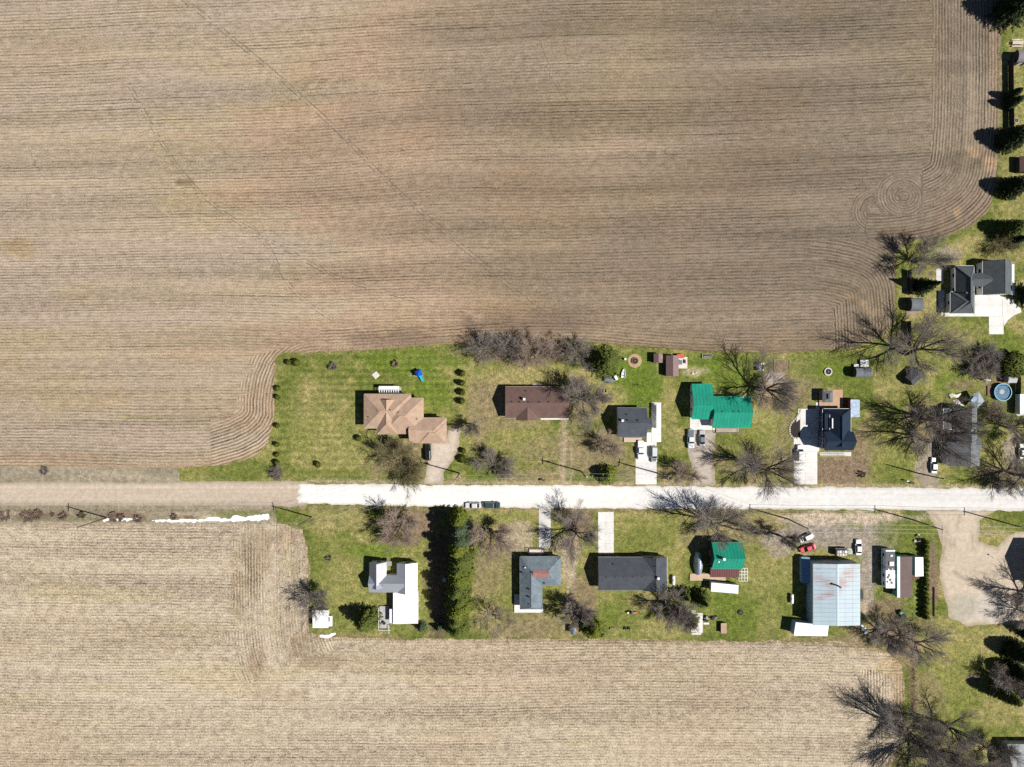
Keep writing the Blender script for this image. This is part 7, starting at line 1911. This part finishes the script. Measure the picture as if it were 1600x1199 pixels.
B(619, 569, 1.6, 1.0, 'small tan leafless shrub on the tan house lawn, eastern of two', 'tan', 'multi', dens=.9, name='bare_shrub', cat='shrub')
B(436, 737, 3.4, 2.2, 'small bare shrub tree at the road end of the lawn bush row', 'grey', 'multi', dens=.9, name='bare_shrub', cat='shrub')
B(1346, 741, 1.3, 1.0, 'tiny dark bare shrub on the dry front yard of the navy house', 'dark', 'multi', dens=.9, name='bare_shrub', cat='shrub')
B(515, 872, 1.2, .9, 'tiny grey shrub in the middle of the south-west lawn', 'grey', 'multi', dens=.8, name='bare_shrub', cat='shrub')
B(70, 735, 1.3, 1.2, 'small dark dead shrub on the verge north of the gravel road', 'dark', 'multi', dens=.9, name='bare_shrub', cat='shrub')
BARK['red'] = (mat('red_stem', (.16, .11, .09), .9, .25, 1), mat('red_twigs', (.26, .185, .15), .9, .25, .6))
for i, (px, py, r, lab) in enumerate(((10, 806, 2.2, 'reddish dogwood clump at the photo edge in the western ditch'), (45, 806, 2.6, 'widest reddish dogwood clump in the western ditch'), (62, 804, 2.0, 'brownish dogwood clump just east of the widest one'), (84, 804, .9, 'tiny red dogwood between the wide clumps and the paired ones'),
                                      (101, 806, 1.6, 'red dogwood clump west of the westernmost utility pole'), (130, 805, 1.4, 'grey-green weed clump just before the westernmost pole'), (180, 807, 2.1, 'dark dogwood clump at the foot of the westernmost pole'), (191, 808, 1.5, 'dogwood clump next east of the pole'), (218, 811, 1.5, 'compact red dogwood clump where the snow begins'), (273, 807, 1.2, 'small dogwood by the brown dead grass strip above the snow'))):
    B(px, py, 1.1 + .2 * (i % 3), r * .75, lab, 'red' if i != 5 else 'olive', 'multi', dens=.95, name='dogwood_shrub', cat='shrub', group='dogwood clumps in the western ditch')

# ---- conifers
c_ = conifer
ys = (808, 820, 835, 850, 866, 881, 896, 911, 926, 941, 957, 973)
ords = ('first', 'second', 'third', 'fourth', 'fifth', 'sixth', 'seventh', 'eighth', 'ninth', 'tenth', 'eleventh', 'twelfth')
for i, y in enumerate(ys):
    c_(721.5 + (-4, -1.5, 1, -2.5, 2, -1, .5, -2, 1.5, 0, -2, 1)[i] - i * .45, y, (11.0, 12.6, 12.2, 13.6, 12.0, 13.2, 11.4, 13.8, 12.2, 13.4, 11.6, 10.4)[i], (3.0, 3.4, 3.9, 3.3, 4.1, 3.4, 4.2, 3.6, 3.3, 4.1, 3.5, 3.5)[i], ords[i] + ' spruce counted from the road in the long spruce row', ('blue' if i in (1, 2) else 'bright' if i % 3 == 0 else 'spruce'), variant=i % 4, power=.52, rag=.28, group='spruces in the long row')
c_(659, 978, 4.6, 1.7, 'small spruce behind the white steel-roofed house, nearer the house', 'blue', variant=1)
c_(686, 979, 3.6, 1.5, 'smallest spruce at the stubble end of the dark shaded strip', 'blue', variant=2)
c_(576, 963, 11.0, 4.1, 'broad spruce between the white hut and the white steel-roofed house', 'spruce', variant=0, power=.62)
c_(944, 566, 9.0, 5.2, 'big dark spreading evergreen at the corner of the thicket', 'spruce', power=.55, variant=3, name='evergreen_tree')
c_(948, 740.5, 6.0, 3.3, 'round evergreen by the road beside a utility pole', 'bright', power=.45, variant=1, name='evergreen_tree')
c_(926, 979, 6.4, 3.6, 'green evergreen beside the little blue-grey shed at the stubble edge', 'bright', power=.55, variant=2, name='evergreen_tree')
c_(938, 988, 3.2, 1.4, 'small dark evergreen at the stubble edge, east of the bigger one', 'dark', variant=1, name='evergreen_tree')
c_(910, 966, 6.0, 2.5, 'evergreen half under the dense purplish bare tree', 'dark', power=.6, variant=0, name='evergreen_tree')
c_(1093, 932, 9.5, 3.2, 'tall dark spruce between the box trailer and the white slab', 'spruce', variant=3)
c_(1078, 967, 6.2, 2.6, 'bushy evergreen beside the long arm of the white L-shaped slab', 'bright', power=.6, variant=2, name='evergreen_tree')
c_(1068, 927, 7.0, 2.4, 'dark evergreen behind the east end of the long charcoal house', 'spruce', variant=1, name='evergreen_tree')
c_(1437, 449, 11.0, 2.7, 'slender spruce whose shadow crosses a dark fence panel', 'dark', variant=0)
c_(1572, 24, 16.0, 5.2, 'huge dark pine at the photo corner shading the tilled field', 'dark', power=.55, variant=2, name='pine_tree', rag=.4)
c_(1584, -6, 16.0, 5.5, 'huge dark pine just behind the corner pine, beyond the photo edge', 'dark', power=.55, variant=3, name='pine_tree', rag=.4)
c_(1573, 153, 6.5, 1.6, 'slim cedar at the long dark fence, northern of the close pair', 'dark', power=.4, variant=0, name='cedar_tree')
c_(1573.5, 166, 6.8, 1.7, 'slim cedar at the long dark fence, southern of the close pair', 'dark', power=.4, variant=1, name='cedar_tree')
c_(1570, 222, 10.5, 4.0, 'broad cedar at the south end of the long dark fence', 'dark', power=.40, variant=1, name='cedar_tree')
c_(1573, 297, 9.5, 3.6, 'broad cedar at the field edge next south of the fence end', 'dark', power=.40, variant=2, name='cedar_tree')
c_(1568, 362, 9.0, 3.4, 'broad cedar at the field edge where the headland rows turn', 'spruce', power=.40, variant=3, name='cedar_tree')
c_(1580, 378, 6.5, 2.6, 'drooping spruce right beside the cedar at the headland turn', 'dark', variant=1)
c_(1604, 462, 13.0, 4.0, 'tall conifer at the photo edge shading the white driveway', 'dark', power=.7, variant=0, rag=.35)
c_(1580, 1013, 9.5, 3.6, 'broad dark cedar at the north of the eastern evergreen clump', 'dark', power=.45, variant=0, name='cedar_tree')
c_(1578, 1044, 9.0, 3.2, 'dark cedar in the middle of the eastern evergreen clump', 'dark', power=.45, variant=1, name='cedar_tree')
c_(1590, 1075, 9.0, 3.0, 'dark cedar behind the leaning one in the evergreen clump', 'dark', power=.45, variant=2, name='cedar_tree')
c_(1556, 1076, 10.5, 2.7, 'tall dark cedar throwing a pointed shadow onto the lawn', 'spruce', power=.40, variant=3, name='cedar_tree')
c_(1606, 985, 9.0, 3.0, 'dark conifer at the photo edge south of the gravel yard', 'dark', power=.6, variant=2)
# cedar hedge by the mobile home
ORD = ords + ('thirteenth', 'fourteenth', 'fifteenth', 'sixteenth', 'seventeenth and last')
for i in range(17):
    c_(1443 + .4 * math.sin(i * 2.1), 846 + i * 7.25, 2.5 + .25 * math.sin(i * 1.7), .95, (ORD[i] + ' cedar from the north in the dark clipped hedge'), 'bush', power=.3, variant=i % 2, name='hedge_cedar', group='cedars of the clipped hedge', cat='hedge shrub')

# ---- evergreen bushes on the lawns
wb = ('topmost', 'second from the top', 'third from the top', 'fourth from the top', 'fifth from the top', 'lowest')
for i, (px, py, w) in enumerate(((435, 607, .9), (435, 621, .75), (434.5, 665, .8), (434, 694.5, .75), (434, 710, .7), (434, 722.5, .85))):
    bush(px, py, w, 1.7 + .3 * (i % 2), 'round evergreen bush, ' + wb[i] + ' along the west edge of the mown lawn', variant=i % 3, group='bushes along the west lawn edge')
for px, py, w, lab in ((452, 566.5, .85, 'smaller evergreen bush of the touching pair at the lawn corner'), (464.5, 567, 1.15, 'larger evergreen bush of the touching pair at the lawn corner'), (498, 725.5, .95, 'lone evergreen bush near the road on the tan house lawn'), (561, 684.5, .9, 'lone evergreen bush in front of the west end of the tan house'),
                       (724, 704, .85, 'smaller evergreen bush of the pair beside the gravel drive'), (723, 717, 1.25, 'larger evergreen bush of the pair beside the gravel drive')):
    bush(px, py, w, 1.9 if w < 1 else 2.2, lab, variant=int(px) % 3)
for i, (px, py) in enumerate(((722.5, 583.5), (722, 598.5), (722.5, 613), (722, 627))):
    bush(px, py, 1.0, 2.5, 'upright evergreen bush, ' + ('northernmost', 'second from north', 'third from north', 'southernmost')[i] + ' of the row between tan and brown houses', variant=i % 3, group='bush row between tan and brown houses')

# dry weeds along the field edges, snow-flattened stalks: too many to count
def weeds(name, lines, n, hgt, m, seed=1):
    rng = np.random.default_rng(seed); P = []; Q = []
    for pts, w in lines:
        q = pw(pts); d = np.hypot(*np.diff(q, axis=0).T); cum = np.concatenate([[0], np.cumsum(d)])
        k = int(n * cum[-1])
        t = rng.uniform(0, cum[-1], k)
        x = np.interp(t, cum, q[:, 0]) + rng.normal(0, w, k); y = np.interp(t, cum, q[:, 1]) + rng.normal(0, w, k)
        hh = hgt * rng.uniform(.4, 1.2, k)
        P.append(np.stack([x, y, np.zeros(k)], 1)); Q.append(np.stack([x + rng.normal(0, .25, k), y + rng.normal(0, .25, k), hh], 1))
    P = np.concatenate(P); Q = np.concatenate(Q)
    V, F = prisms(P, Q, np.full(len(P), .03), np.full(len(P), .012), 3)
    o = put(name, fast_mesh(name, V, F), m); o['kind'] = 'stuff'
weeds('dry_weeds', [(((430, 560), (560, 549), (720, 540), (860, 530), (985, 543), (1210, 554), (1320, 548)), .5), (((1399, 400), (1401, 510)), .4), (((480, 830), (484, 985)), .5), (((484, 998), (760, 1001), (1240, 1004), (1380, 1012)), .5), (((0, 806), (225, 809)), .9), (((1424, 1010), (1424, 1135)), 1.2), (((1350, 1006), (1395, 1020), (1416, 1060), (1416, 1140)), 1.4), (((1561, 80), (1562, 260)), .4)], 9, .55, mat('dry_weed_stalks', (.27, .21, .13), .9, .25, .6))
weeds('dark_weeds', [(((1427, 1010), (1426, 1140)), .4), (((1180, 818), (1230, 835)), 1.2), (((290, 809), (310, 809)), .4)], 14, .9, mat('dark_weed_stalks', (.10, .075, .055), .9, .25, .6), 3)
